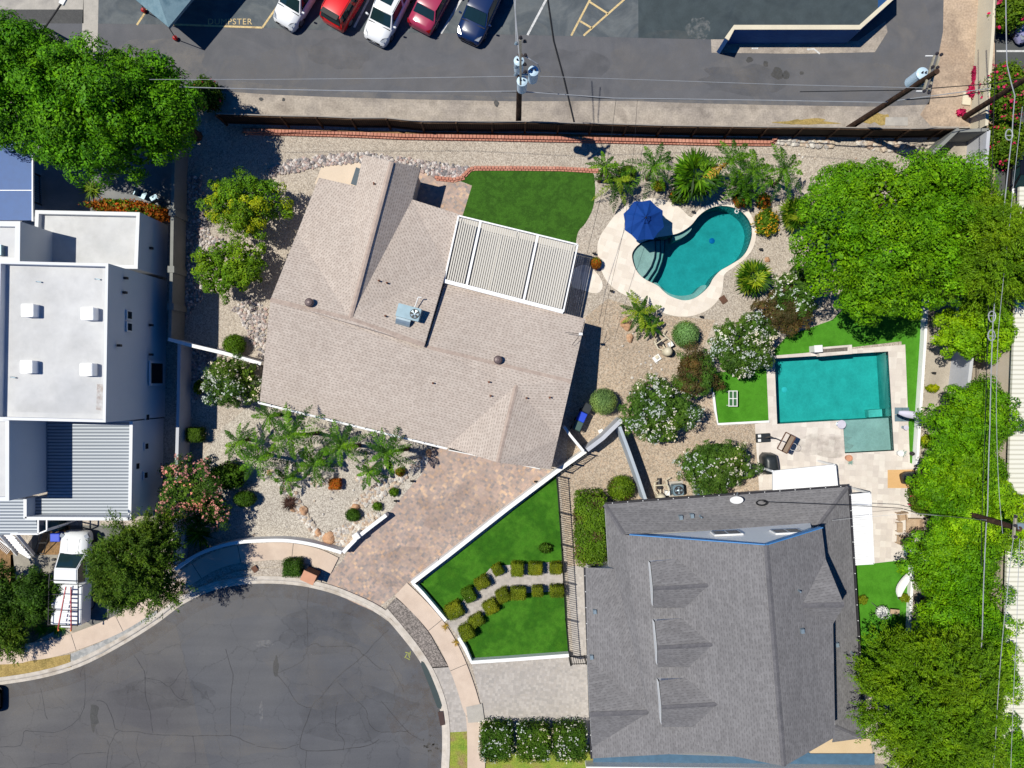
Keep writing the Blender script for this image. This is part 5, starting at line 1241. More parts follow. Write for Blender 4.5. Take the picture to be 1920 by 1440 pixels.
def tuft_leaves(rng, blobs, nl, per, lr, leaf, asp=0.5, zmin=-0.3, jit=(0.74, 1.08)):
    """boughs: small leafy lobes scattered over the crown's outside, leaves on the outer side of every lobe"""
    tp, tn = shell(rng, blobs, nl, zmin, jit); q = len(tp); tp = tp + tn * (rng.random((q, 1)) < 0.10) * rng.uniform(0.2, 0.9, (q, 1)) * lr; sz = lr * rng.lognormal(0.0, 0.32, q)
    cnt = np.maximum(6, (per * (sz / lr) ** 1.8)).astype(int); n = int(cnt.sum())
    c = np.repeat(tp, cnt, 0); ax = np.repeat(unit(tn + np.array([0, 0, 0.55]) + rng.normal(size=(q, 3)) * 0.25), cnt, 0); r_ = np.repeat(sz, cnt)[:, None]
    d = unit(rng.normal(size=(n, 3)) + ax * 0.85)
    st = np.repeat(rng.uniform(1.0, 1.5, q), cnt)[:, None]                     # lobes stretch along the bough
    lat = np.repeat(unit(tn * np.array([1, 1, 0.2]) + rng.normal(size=(q, 3)) * 0.4), cnt, 0)
    o = d * r_ * rng.uniform(0.45, 1.08, (n, 1)) ** 0.6; o += lat * (o * lat).sum(1, keepdims=True) * (st - 1)
    pos = c + o
    nr = unit(d * 0.95 + np.array([0, 0, 0.25]) + unit(rng.normal(size=(n, 3))) * 0.50); tg = unit(d * 0.5 + lat * 0.5 + rng.normal(size=(n, 3)) * 0.6)
    ln = leaf * rng.lognormal(0, 0.28, n); return pos, tg, nr, ln, ln * asp, np.repeat(np.arange(q), cnt)
def limbs(name, base, top_pts, r0, mat, parent):
    mb = MB(); base = Vector(base); rg = random.Random(int(base.x * 100))
    fork = Vector((base.x, base.y, 0)) + Vector((rg.uniform(-.2, .2), rg.uniform(-.2, .2), max(0.4, min(p.z for p in top_pts) * 0.45)))
    mb.tube([Vector((base.x, base.y, -0.05)), Vector((base.x, base.y, 0.15)), lerp(Vector((base.x, base.y, 0)), fork, 0.5), fork], [r0 * 1.5, r0 * 1.1, r0 * 0.95, r0 * 0.85], 8)
    for p in top_pts:
        m_ = lerp(fork, p, 0.5) + Vector((rg.uniform(-.3, .3), rg.uniform(-.3, .3), 0.2)); mb.tube([fork, m_, p], [r0 * 0.6, r0 * 0.4, r0 * 0.12], 6)
    return mb.build(name, mat, parent)
M['bark'] = surf('brown_bark', [S(104,84,66), S(82,66,52)], 3, 20, 0.2, 0.95, 0.5)
M['bark_pale'] = surf('grey_bark', [S(136,124,108), S(112,102,90)], 3, 20, 0.2, 0.95, 0.5)
LF = {
 'ficus': leafmat('ficus_leaves', [S(60,108,4), S(90,146,8), S(126,178,18), S(76,128,6), S(108,162,12)]),
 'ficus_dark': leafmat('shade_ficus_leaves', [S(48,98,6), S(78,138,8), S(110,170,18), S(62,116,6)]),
 'ficus_yellow': leafmat('lime_ficus_leaves', [S(98,148,8), S(130,180,14), S(152,196,24), S(88,138,6)]),
 'acacia': leafmat('feathery_leaves', [S(86,126,10), S(112,154,18), S(74,112,8), S(132,170,28)]),
 'acacia_dark': leafmat('dark_feathery_leaves', [S(66,100,22), S(90,122,28), S(54,84,16), S(114,142,42)]),
 'citrus': leafmat('citrus_leaves', [S(66,112,10), S(100,146,22), S(128,168,36), S(50,90,10)]),
 'citrus_yellow': leafmat('yellowing_citrus_leaves', [S(148,168,18), S(176,186,22), S(126,156,18), S(192,196,34)]),
 'oleander': leafmat('oleander_leaves', [S(66,102,30), S(88,124,40), S(54,86,26), S(108,142,54)]),
 'white': leafmat('white_blossom', [S(222,224,216), S(206,212,202), S(234,234,230)], 0.15),
 'pink': leafmat('salmon_blossom', [S(212,142,134), S(222,156,146), S(198,128,124)], 0.15),
 'magenta': leafmat('magenta_bracts', [S(206,30,86), S(226,54,110), S(180,22,70)], 0.2),
 'red_leaf': leafmat('bronze_red_leaves', [S(78,78,38), S(96,76,46), S(66,76,32), S(108,80,54), S(84,90,42)]),
 'clip': leafmat('clipped_leaves', [S(84,118,20), S(102,136,28), S(68,100,16), S(118,148,36)]),
 'clip_pale': leafmat('pale_clipped_leaves', [S(122,158,88), S(136,170,100), S(110,146,80), S(146,178,108)]),
 'clip_dark': leafmat('dark_clipped_leaves', [S(58,92,20), S(74,110,26), S(46,78,16), S(90,126,34)]),
 'clip_olive': leafmat('olive_clipped_leaves', [S(112,128,20), S(130,144,30), S(96,112,18), S(146,154,40)]),
 'orange': leafmat('orange_leaves', [S(186,84,22), S(150,100,24), S(206,96,30), S(118,110,26), S(196,70,30)]),
 'yellow': leafmat('yellow_blossom', [S(226,170,30), S(210,140,30), S(150,140,30), S(236,190,50)]),
 'palm': leafmat('palm_leaflets', [S(60,106,10), S(88,136,16), S(116,162,30), S(46,86,8)], 0.18, 0.4),
 'palm_deep': leafmat('deep_palm_leaflets', [S(38,76,6), S(58,100,12), S(30,62,6)], 0.15, 0.4),
 'palm_yellow': leafmat('bright_palm_leaflets', [S(110,144,24), S(140,166,36), S(90,124,20), S(164,178,52)], 0.18, 0.4),
 'palm_dry': leafmat('dry_palm_leaflets', [S(190,150,60), S(206,168,70), S(160,128,60)], 0.1),
 'bronze': leafmat('purple_grass_blades', [S(66,42,36), S(84,54,44), S(52,34,30)], 0.1),
 'agave': leafmat('blue_agave_blades', [S(120,156,150), S(140,172,164), S(104,140,136)], 0.05),
}
def blob_set(rng, cx, cy, z, rx, ry, rz, n, k=0.5):
    """lumpy crown: main ellipsoid plus lobes; cx.. in metres"""
    B_ = [(cx, cy, z, rx * 0.82, ry * 0.82, rz * 0.9)]
    for i in range(n):
        a = 2 * math.pi * (i + rng.uniform(0, 0.7)) / n; q = rng.uniform(0.5, 0.78)
        s_ = rng.uniform(0.28, 0.48)
        B_.append((cx + rx * q * math.cos(a), cy + ry * q * math.sin(a), z + rz * rng.uniform(-0.25, 0.35), rx * s_, ry * s_, rz * rng.uniform(0.4, 0.62)))
    for i in range(max(2, n // 2)):
        a = rng.uniform(0, 6.28); q = rng.uniform(0, 0.45); s_ = rng.uniform(0.28, 0.42)
        B_.append((cx + rx * q * math.cos(a), cy + ry * q * math.sin(a), z + rz * rng.uniform(0.35, 0.6), rx * s_, ry * s_, rz * 0.45))
    return B_
def tree(name, label, cat, px, py, rpx, rpy, h, mat, seed, nt=420, per=46, tr=0.42, leaf=0.16, jit=(0.72, 1.10), zc=0.62, rzf=0.36, lobes=9, bark='bark', group=None, blobs=None, fl=None, flr=0.0, trunk=True, flat=0.40, asp=0.5, lsize=None, base=None, extra=None):
    """px,py,rpx,rpy: crown centre and radii in the photo; h: crown top height"""
    rng = np.random.default_rng(seed)
    z = h * zc; k = (CAM_H - z) / FPX; c = P(px, py, z)
    rx, ry, rz = rpx * k * 0.92, rpy * k * 0.92, h * rzf
    B_ = blobs or blob_set(rng, c.x, c.y, z, rx, ry, rz, lobes)
    bx, by = (c.x, c.y) if base is None else (P(*base).x, P(*base).y)
    t = thing(name, label, cat, (bx, by, 0), group=group)
    nl = int(nt * 0.31); pos, tg, nr, ln, wd, lid = tuft_leaves(rng, B_, nl, int(per * 3.0), tr * 1.0, leaf * 0.80, asp=asp, jit=jit)
    # inner fill keeps the crown from being hollow
    ip, inn = shell(rng, [(b[0], b[1], b[2], b[3] * 0.78, b[4] * 0.78, b[5] * 0.78) for b in B_], int(nt * per * 0.15), -0.6, (0.70, 0.95))
    ii = len(ip); pos = np.concatenate([pos, ip]); nr = np.concatenate([nr, unit(inn + rng.normal(size=(ii, 3)) * 0.5)]); tg = np.concatenate([tg, rng.normal(size=(ii, 3))])
    l2 = leaf * 1.5 * rng.uniform(0.7, 1.2, ii); ln = np.concatenate([ln, l2]); wd = np.concatenate([wd, l2 * 0.7])
    mats = [LF[mat]]; mi = np.zeros(len(pos))
    if extra: mats.append(LF[extra[0]]); m_ = rng.random(nl + 1) < extra[1]; mi[:len(lid)] = m_[lid]
    pos[:, 2] = np.maximum(pos[:, 2], 0.05)
    leafmesh('crown', pos, tg, nr, ln, wd, mats, mi, t)
    if fl:
        cand = np.flatnonzero((nr[:len(lid), 2] > 0.35) & (pos[:len(lid), 2] > z - rz * 0.2)); hot = np.sin(pos[cand, 0] * 2.1 + seed) + np.cos(pos[cand, 1] * 2.4) + rng.normal(size=len(cand)) * 0.8
        cand = cand[np.argsort(-hot)[:int(len(cand) * 0.6)]]; i_ = rng.choice(cand, min(len(cand), int(flr * 0.85)), replace=False); m3 = 4; q = len(i_) * m3
        fp2 = np.repeat(pos[i_] + nr[i_] * 0.07 + np.array([0, 0, 0.06]), m3, 0) + rng.normal(size=(q, 3)) * 0.05; fn2 = unit(np.repeat(nr[i_], m3, 0) + np.array([0, 0, 0.6]) + rng.normal(size=(q, 3)) * 0.45)
        fs = (lsize or 0.105) * rng.uniform(0.7, 1.2, q); leafmesh('blossom', fp2, rng.normal(size=(q, 3)), fn2, fs, fs * 0.85, [LF[fl]], None, t)
    if trunk:
        limbs('trunk', (bx, by, 0), [Vector((b[0] * .8 + c.x * .2, b[1] * .8 + c.y * .2, b[2])) for b in B_[1:7]], 0.10 + h * 0.022, M[bark], t)
    return t
def feathery(name, label, px, py, rpx, rpy, h, mat, seed, ns_=900, per=34, slen=1.1, leaf=0.18, zc=0.6, rzf=0.38, lobes=8, base=None, group=None, droop=0.55):
    rng = np.random.default_rng(seed); z = h * zc; k = (CAM_H - z) / FPX; c = P(px, py, z)
    rx, ry, rz = rpx * k, rpy * k, h * rzf
    B_ = blob_set(rng, c.x, c.y, z, rx * 0.86, ry * 0.86, rz, lobes)
    bx, by = (c.x, c.y) if base is None else (P(*base).x, P(*base).y)
    t = thing(name, label, 'tree', (bx, by, 0), group=group)
    cp, cn = shell(rng, B_, max(30, ns_ // 14), -0.25, (0.66, 1.02)); q = len(cp); kk = 14
    sp = np.repeat(cp, kk, 0) + rng.normal(size=(q * kk, 3)) * 0.22; sn = np.repeat(cn, kk, 0); n = len(sp)
    out = unit(sp - np.array([c.x, c.y, z - rz * 0.8])); d = unit(out * 0.8 + sn * 0.4 + np.repeat(rng.normal(size=(q, 3)) * 0.30, kk, 0) + rng.normal(size=(n, 3)) * 0.28)
    L = slen * rng.uniform(0.5, 1.25, n); s_ = rng.uniform(0, 1, (n, per)) ** 0.8
    pos = sp[:, None, :] + d[:, None, :] * (s_ * L[:, None])[:, :, None]; pos[:, :, 2] -= droop * (s_ * L[:, None]) ** 2 * 0.5
    pos = pos.reshape(-1, 3) + rng.normal(size=(n * per, 3)) * np.array([0.07, 0.07, 0.05])
    tg = np.repeat(d, per, 0).copy(); tg[:, 2] -= (droop * s_ * L[:, None]).reshape(-1); tg = unit(tg + rng.normal(size=(n * per, 3)) * 0.5)
    nr = unit(np.array([0, 0, 1.0]) + rng.normal(size=(n * per, 3)) * 0.7)
    ln = leaf * rng.uniform(0.6, 1.3, n * per)
    ip, inn = shell(rng, [(b[0], b[1], b[2], b[3] * 0.7, b[4] * 0.7, b[5] * 0.7) for b in B_], n * 4, -0.6, (0.7, 1.0)); ii = len(ip)
    pos = np.concatenate([pos, ip]); tg = np.concatenate([tg, rng.normal(size=(ii, 3))]); nr = np.concatenate([nr, unit(inn + rng.normal(size=(ii, 3)) * 0.6)])
    ln2 = np.full(ii, 0.26); leafmesh('crown', pos, tg, nr, np.concatenate([ln, ln2]), np.concatenate([ln * 0.26, ln2 * 0.5]), [LF[mat]], None, t)
    limbs('trunk', (bx, by, 0), [Vector((b[0] * .8 + c.x * .2, b[1] * .8 + c.y * .2, b[2])) for b in B_[1:8]], 0.10 + h * 0.02, M['bark'], t)
    return t
def bush(name, label, cat, px, py, rx, ry, h, mat, seed, shape='ball', leaf=0.09, dens=1.0, group=None, fl=None, nfl=0, rz=0.0, fsize=0.12, extra=None, parts=True):
    """clipped shrub sitting on the ground: ball / box / loose; radii in photo px"""
    rng = np.random.default_rng(seed); zt = h * 0.6; k = (CAM_H - zt) / FPX; c = P(px, py, zt); rx, ry = rx * k, ry * k
    area = 3.2 * (rx * ry + (rx + ry) * h); n = int(area * 330 * dens * (0.09 / leaf) ** 1.6)
    if shape == 'box':
        u = rng.uniform(-1, 1, (n, 3)); f = rng.choice(3, n, p=[0.3, 0.3, 0.4]); s_ = np.where(rng.random(n) < 0.5, -1, 1)
        for i in range(3): m_ = f == i; u[m_, i] = s_[m_] if i < 2 else 1
        e = 6.0; r_ = (np.abs(u) ** e).sum(1) ** (1 / e); q = u / r_[:, None]
        nr = unit(np.sign(q) * np.abs(q) ** (e - 1) / np.array([rx, ry, h / 2]))
        pos = q * np.array([rx, ry, h / 2]) * rng.uniform(0.86, 1.02, (n, 1)); pos[:, 2] += h / 2
    else:
        d = unit(rng.normal(size=(n, 3))); q = d.copy(); nr = unit(d / np.array([rx, ry, h / 2]))
        lo_, hi_ = (0.86, 1.02) if shape == 'ball' else (0.62, 1.10)
        lump = 1 + (0.0 if shape == 'ball' else 0.12) * np.sin(d[:, 0] * 5 + seed) * np.cos(d[:, 1] * 6 + seed)
        pos = d * np.array([rx, ry, h / 2]) * (rng.uniform(lo_, hi_, n) * lump)[:, None]; pos[:, 2] += h / 2
    if rz:
        ca, sa = math.cos(rz), math.sin(rz)
        for a in (pos, nr): x, y = a[:, 0].copy(), a[:, 1].copy(); a[:, 0] = x * ca - y * sa; a[:, 1] = x * sa + y * ca
    pos += np.array([c.x, c.y, 0]); pos[:, 2] = np.maximum(pos[:, 2], 0.03)
    nn = unit(nr + rng.normal(size=(n, 3)) * (0.45 if shape != 'loose' else 0.7)); ln = leaf * rng.uniform(0.6, 1.35, n)
    nb = n // 3; pos[:nb] = (pos[:nb] - np.array([c.x, c.y, h / 2])) * 0.84 + np.array([c.x, c.y, h / 2]); ln[:nb] = leaf * 2.4   # close inner layer
    mats = [LF[mat]]; mi = np.zeros(n)
    if extra: mats.append(LF[extra[0]]); mi = (np.sin(pos[:, 0] * 2.3 + seed) * np.cos(pos[:, 1] * 2.9) + rng.normal(size=n) * 0.45 > extra[1]).astype(float)
    if fl:
        t = thing(name, label, cat, (c.x, c.y, 0), group=group); leafmesh('foliage', pos, rng.normal(size=(n, 3)), nn, ln, ln * 0.6, mats, mi, t)
        i = rng.choice(np.arange(nb, n), min(nfl, n - nb), replace=False); fs = fsize * rng.uniform(0.7, 1.2, len(i))
        fp_ = pos[i] + nr[i] * 0.06; m3 = 3; q = len(i) * m3
        leafmesh('blossom', np.repeat(fp_, m3, 0) + rng.normal(size=(q, 3)) * 0.05, rng.normal(size=(q, 3)), unit(np.repeat(nr[i], m3, 0) + np.array([0, 0, .6]) + rng.normal(size=(q, 3)) * 0.4), np.repeat(fs, m3), np.repeat(fs, m3) * 0.85, [LF[fl]], None, t)
        mb = MB(); mb.tube([(c.x, c.y, 0), (c.x, c.y, h * 0.5)], [0.07, 0.03], 6); mb.build('stem', M['bark'], t)
        return t
    o = leafmesh(name, pos, rng.normal(size=(n, 3)), nn, ln, ln * 0.6, mats, mi)
    return tag(o, label, cat, group)
def palm(name, label, px, py, h, L, nf, mat, seed, kind='feather', lean=(0, 0), up=0.85, droop=0.85, group=None, tr=0.10, dry=0):
    """px,py: photo pixel of the crown heart at height h"""
    rng = np.random.default_rng(seed); c = np.array(P(px, py, h)); bx, by = c[0] - lean[0], c[1] - lean[1]
    t = thing(name, label, 'palm', (bx, by, 0), group=group)
    mb = MB(); mb.tube([(bx, by, -0.02), (bx + lean[0] * 0.3, by + lean[1] * 0.3, h * 0.4), (bx + lean[0] * 0.8, by + lean[1] * 0.8, h * 0.8), tuple(c)], [tr * 1.5, tr * 1.1, tr, tr * 0.9], 8); mb.build('trunk', M['bark'], t)
    Pp, Tt, Nn, Ll, Ww, Mi = [], [], [], [], [], []
    if kind == 'feather': nf = int(nf * 0.62) + 2; L = L * 1.08
    for i in range(nf):
        az = i * 2.39996 + rng.uniform(-.25, .25); el = up * (1 - 1.15 * i / nf) + rng.uniform(-.15, .2); l = L * rng.uniform(0.75, 1.1)
        o = np.array([math.cos(az), math.sin(az), 0]); side = np.array([-math.sin(az), math.cos(az), 0])
        ns_ = 30 if kind == 'feather' else 1
        isdry = 1.0 if i >= nf - dry else (2.0 if i % 2 else 0.0)
        if kind == 'feather':
            s_ = (np.arange(ns_) + 0.5) / ns_
            r_ = c + o * (s_ * l * math.cos(el))[:, None] + np.array([0, 0, 1.0]) * (s_ * l * math.sin(el) - droop * l * s_ ** 2)[:, None]
            tg = o * math.cos(el) + np.array([0, 0, 1.0]) * (math.sin(el) - 2 * droop * s_)[:, None]; tg = unit(tg)
            Pp.append(r_); Tt.append(tg); Nn.append(np.tile([0, 0, 1.0], (ns_, 1)) + rng.normal(size=(ns_, 3)) * .1); Ll.append(np.full(ns_, l / ns_ * 1.3)); Ww.append(np.full(ns_, 0.035)); Mi.append(np.full(ns_, isdry))
            for sd in (-1, 1):
                for _ in range(1):
                    ll = l * 0.17 * np.sin(np.pi * np.clip(s_ * 0.9 + 0.1, 0, 1)) ** 0.7 * rng.uniform(0.8, 1.15, ns_)
                    dd = unit(side * sd * 0.85 + tg * 0.55 + np.array([0, 0, -0.25]) + rng.normal(size=(ns_, 3)) * 0.14)
                    Pp.append(r_ + dd * (ll / 2)[:, None] + tg * rng.uniform(-.5, .5, (ns_, 1)) * l / ns_); Tt.append(dd); Nn.append(unit(np.array([0, 0, 1.0]) + side * sd * 0.25 + rng.normal(size=(ns_, 3)) * 0.25)); Ll.append(ll); Ww.append(np.full(ns_, 0.055)); Mi.append(np.full(ns_, isdry))
        else:
            pt = l * 0.42; hub = c + (o * math.cos(el) + np.array([0, 0, math.sin(el)])) * pt
            ax = o * math.cos(el - 0.3) + np.array([0, 0, math.sin(el - 0.3)]); Pp.append((c + hub)[None] / 2); Tt.append(ax[None]); Nn.append(np.array([[0, 0, 1.0]])); Ll.append(np.array([pt])); Ww.append(np.array([0.04])); Mi.append(np.array([isdry]))
            m_ = 17; a = np.linspace(-1.9, 1.9, m_); dd = np.cos(a)[:, None] * ax + np.sin(a)[:, None] * side; ll = l * 0.6 * (0.72 + 0.28 * np.cos(a)) * rng.uniform(0.9, 1.1, m_)
            dd = unit(dd + np.array([0, 0, -0.18]) + rng.normal(size=(m_, 3)) * 0.07); nn = np.cross(ax, side); nn = nn if nn[2] > 0 else -nn
            Pp.append(hub + dd * (ll / 2)[:, None]); Tt.append(dd); Nn.append(unit(nn + rng.normal(size=(m_, 3)) * 0.22)); Ll.append(ll); Ww.append(np.full(m_, 0.085 * l)); Mi.append(np.full(m_, isdry))
    leafmesh('crown', np.concatenate(Pp), np.concatenate(Tt), unit(np.concatenate(Nn)), np.concatenate(Ll), np.concatenate(Ww), [LF[mat], LF['palm_dry'], LF['palm_deep']], np.concatenate(Mi), t)
    return t
def spiky(name, label, cat, px, py, r, h, n, mat, seed, wd=0.05, group=None, droop=0.5):
    rng = np.random.default_rng(seed); c = np.array(P(px, py, 0)); az = rng.uniform(0, 6.283, n); el = rng.uniform(0.15, 1.3, n)
    d = np.stack([np.cos(az) * np.cos(el), np.sin(az) * np.cos(el), np.sin(el)], 1); l = r * rng.uniform(0.7, 1.15, n)
    d[:, 2] *= h / r; nr = unit(np.array([0, 0, 1.0]) + rng.normal(size=(n, 3)) * 0.2 - d * 0.3)
    p = c + d * (l / 2)[:, None]; p[:, 2] = np.maximum(p[:, 2], 0.04)
    o = leafmesh(name, p, d, nr, l, np.full(n, wd), [LF[mat]]); return tag(o, label, cat, group)

# ------------------------------------------------------------------ big trees
G = 'tall dense trees at the top left'
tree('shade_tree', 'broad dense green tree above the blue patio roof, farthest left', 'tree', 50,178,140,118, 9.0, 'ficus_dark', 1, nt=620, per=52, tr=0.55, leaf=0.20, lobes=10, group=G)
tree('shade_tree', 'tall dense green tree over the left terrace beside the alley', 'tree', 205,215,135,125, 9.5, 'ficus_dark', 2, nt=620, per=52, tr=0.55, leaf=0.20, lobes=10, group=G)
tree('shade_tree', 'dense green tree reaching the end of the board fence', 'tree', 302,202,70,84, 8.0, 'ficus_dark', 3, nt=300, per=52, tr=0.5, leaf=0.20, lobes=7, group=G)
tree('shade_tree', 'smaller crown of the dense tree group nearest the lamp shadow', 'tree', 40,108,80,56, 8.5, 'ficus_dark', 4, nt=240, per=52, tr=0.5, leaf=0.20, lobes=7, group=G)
bush('bougainvillea', 'shaded bougainvillea with red bracts at the fence end', 'shrub', 385,175,30,32, 2.2, 'clip_dark', 5, 'loose', 0.13, fl='magenta', nfl=16)
tree('ash_tree', 'huge bright green tree beside the two pools', 'tree', 1648,440,168,160, 8.0, 'ficus', 6, nt=1100, per=52, tr=0.50, leaf=0.19, lobes=14, rzf=0.40)
tree('ash_tree', 'bright green tree crown against the lilac lane wall', 'tree', 1780,352,62,50, 6.5, 'ficus', 7, nt=220, per=50, tr=0.45, leaf=0.18, lobes=6)
feathery('acacia_tree', 'large feathery acacia leaning over the right lane', 1835,475,98,125, 9.0, 'acacia', 8, ns_=2200, leaf=0.19, base=(1745,560))
G2 = 'bright hedge trees along the right lane'
tree('ficus_tree', 'clipped bright ficus under the feathery acacia', 'tree', 1826,620,72,58, 5.0, 'ficus_yellow', 9, nt=320, per=50, tr=0.36, leaf=0.17, lobes=7, group=G2)
tree('ficus_tree', 'bright ficus beside the white car, north end of the hedge row', 'tree', 1815,790,78,72, 5.5, 'ficus', 10, nt=420, per=50, tr=0.36, leaf=0.16, lobes=8, group=G2)
tree('ficus_tree', 'broad bright ficus beside the covered fire pit', 'tree', 1790,900,92,80, 6.0, 'ficus', 11, nt=520, per=50, tr=0.36, leaf=0.16, lobes=8, group=G2)
tree('ficus_tree', 'bright ficus beneath the leaning pole crossarm', 'tree', 1835,960,82,80, 6.2, 'ficus_yellow', 12, nt=460, per=50, tr=0.36, leaf=0.16, lobes=8, group=G2)
tree('ficus_tree', 'bright ficus beside the wicker chairs on the terrace', 'tree', 1790,1045,84,88, 5.8, 'ficus', 13, nt=500, per=50, tr=0.36, leaf=0.16, lobes=8, group=G2)
tree('ficus_tree', 'bright ficus beside the white hammock and side lawn', 'tree', 1792,1160,86,82, 5.6, 'ficus', 14, nt=500, per=50, tr=0.36, leaf=0.16, lobes=8, group=G2)
tree('ficus_tree', 'bright ficus at the far edge against the beige roof', 'tree', 1852,1245,62,100, 5.6, 'ficus_yellow', 15, nt=420, per=50, tr=0.36, leaf=0.16, lobes=8, group=G2)
tree('ficus_tree', 'bright ficus squeezed between acacia and beige roof at the bottom', 'tree', 1868,1385,50,80, 5.4, 'ficus', 16, nt=320, per=50, tr=0.36, leaf=0.16, lobes=7, group=G2)
feathery('acacia_tree', 'very large feathery acacia at the bottom right corner', 1745,1325,138,165, 9.0, 'acacia', 17, ns_=3600, slen=1.15, leaf=0.19, base=(1690,1250))
bush('bougainvillea', 'bougainvillea with pink bracts beneath the hedge by the terrace', 'shrub', 1735,935,22,34, 2.6, 'clip', 18, 'loose', 0.13, fl='magenta', nfl=14)
bush('bougainvillea', 'bougainvillea with pink bracts beside the folded lilac parasol', 'shrub', 1730,1050,20,22, 2.2, 'clip_dark', 19, 'loose', 0.13, fl='magenta', nfl=8)
for i, (x, y, rx, ry, lb) in enumerate(((1898,22,34,32,'bougainvillea at the top right corner beside the alley wall'),(1892,165,42,52,'bougainvillea thick with magenta bracts behind the leaning pole'),(1890,260,36,48,'bougainvillea below the leaning pole beside the lane wall'))):
    bush('bougainvillea', lb, 'shrub', x, y, rx, ry, 2.6, 'clip', 20 + i, 'loose', 0.14, fl='magenta', nfl=(40, 110, 60)[i], fsize=0.17)
for i, (x, y, rx, ry, lb) in enumerate(((1829,142,6,20,'fallen magenta bougainvillea drift beside the alley wall, upper heap'),(1823,172,9,14,'fallen magenta bougainvillea drift beside the cream slab'),(1803,210,9,7,'fallen magenta bougainvillea drift beside the pole foot'))):
    bush('bougainvillea_drift', lb, 'flowers', x, y, rx, ry, 0.35, 'magenta', 30 + i, 'loose', 0.12, 1.0)
# citrus and shrubs west of the tan house
tree('citrus_tree', 'citrus tree with yellowing leaves, upper of the two', 'tree', 462,386,70,66, 3.6, 'citrus', 40, nt=300, per=44, tr=0.34, leaf=0.15, lobes=8, extra=('citrus_yellow', 0.22))
tree('citrus_tree', 'dark green citrus tree below the yellowing one', 'tree', 438,500,70,58, 3.4, 'citrus', 41, nt=290, per=44, tr=0.32, leaf=0.15, lobes=8)
tree('oleander', 'white flowering oleander at the tan roof corner', 'shrub', 436,718,54,50, 3.0, 'oleander', 42, nt=260, per=40, tr=0.3, leaf=0.16, asp=0.3, lobes=7, fl='white', flr=200)
bush('round_topiary', 'small round clipped shrub beside the thin white gate wall', 'shrub', 438,646,22,21, 1.3, 'clip', 43, 'ball', 0.07)
bush('round_topiary', 'dark clipped shrub in the shadow of the white house', 'shrub', 366,815,16,15, 1.1, 'clip_dark', 44, 'box', 0.07)
bush('lantana', 'little lantana with orange blossoms in the wall shadow', 'shrub', 372,726,9,14, 0.8, 'clip', 45, 'loose', 0.1, fl='orange', nfl=8)
tree('oleander', 'salmon pink flowering oleander spreading over the grey wall', 'shrub', 352,915,58,62, 3.2, 'oleander', 46, nt=210, per=34, tr=0.34, leaf=0.16, asp=0.35, lobes=9, fl='pink', flr=230, lsize=0.13)
tree('oleander', 'salmon pink oleander above the curved white wall', 'shrub', 392,960,40,40, 2.6, 'clip_dark', 47, nt=130, per=34, tr=0.3, leaf=0.15, asp=0.35, lobes=6, fl='pink', flr=120, lsize=0.12)
bush('loose_shrub', 'dark loose shrub between the pink oleander and the palms', 'shrub', 425,893,36,26, 1.9, 'clip_dark', 48, 'loose', 0.14)
bush('round_topiary', 'dark round shrub in deep shade beside the palms', 'shrub', 458,936,22,16, 1.2, 'clip_dark', 49, 'ball', 0.09)
spiky('dwarf_palm', 'spiky dwarf palm under the pink oleander', 'palm', 375,1000,1.5, 1.0, 120, 'palm', 50, 0.07)
feathery('mesquite_tree', 'mesquite tree between the white pickup and the street', 266,1056,72,92, 7.4, 'acacia_dark', 51, ns_=1700, slen=1.0, base=(325,1045))
tree('laurel_tree', 'dark round tree left of the white pickup', 'tree', 64,1116,52,50, 2.4, 'clip_dark', 52, nt=300, per=44, tr=0.34, leaf=0.15, lobes=8)
tree('laurel_tree', 'dark tree at the left edge below the steel awning', 'tree', 2,1120,36,70, 2.8, 'clip_dark', 53, nt=200, per=44, tr=0.34, leaf=0.15, lobes=6)
feathery('mesquite_tree', 'small wispy tree at the left edge over the pink sidewalk', 15,1185,46,38, 2.6, 'acacia_dark', 54, ns_=140, slen=0.7)
spiky('flax_plant', 'spiky flax with pale flower plumes beside the pickup tail', 'plant', 112,1172,0.85, 0.7, 110, 'palm', 55, 0.06)
spiky('flax_plant', 'dark spiky flax left of the plumed one', 'plant', 80,1178,0.7, 0.55, 90, 'palm', 56, 0.06)
bush('orange_hedge', 'long orange and green hedge behind the white low block', 'hedge', 242,392,80,17, 2.3, 'orange', 57, 'loose', 0.14, 1.3, rz=-0.12, extra=('clip', 0.25))
spiky('dracaena', 'sunlit spiky plant beneath the dark trees on the terrace', 'plant', 174,357,0.9, 0.8, 70, 'palm_yellow', 58, 0.08)
# front garden palms
for i, (x, y, h, L, nf, lb, kd, ln) in enumerate((
    (545,815,4.2,2.0,26,'tall feather palm nearest the tan roof','feather',(-0.5,0.2)),
    (640,835,3.4,1.8,22,'feather palm in the middle of the front bed','feather',(-0.4,0.3)),
    (725,848,3.6,1.7,26,'feather palm at the right end of the front bed','feather',(-0.8,0.1)),
    (590,868,1.6,1.9,26,'low arching palm above the white cobbles','feather',(0,0)),
    (485,860,2.6,1.9,20,'pale feathery palm at the left of the bed','feather',(0.2,0)),
    (448,828,1.8,1.6,20,'feather palm beneath the white oleander','feather',(0,0)),
    (505,780,2.0,1.5,16,'small feather palm at the tan roof corner','feather',(0,0)),
    (538,898,1.2,1.3,14,'small arching palm reaching over the gravel','feather',(0,0)),
    (692,885,1.4,1.3,16,'short palm behind the cobble strip','feather',(0,0)))):
    palm('feather_palm', lb, x, y, h, L, nf, 'palm', 60 + i, kd, ln, group='palms in the front bed')
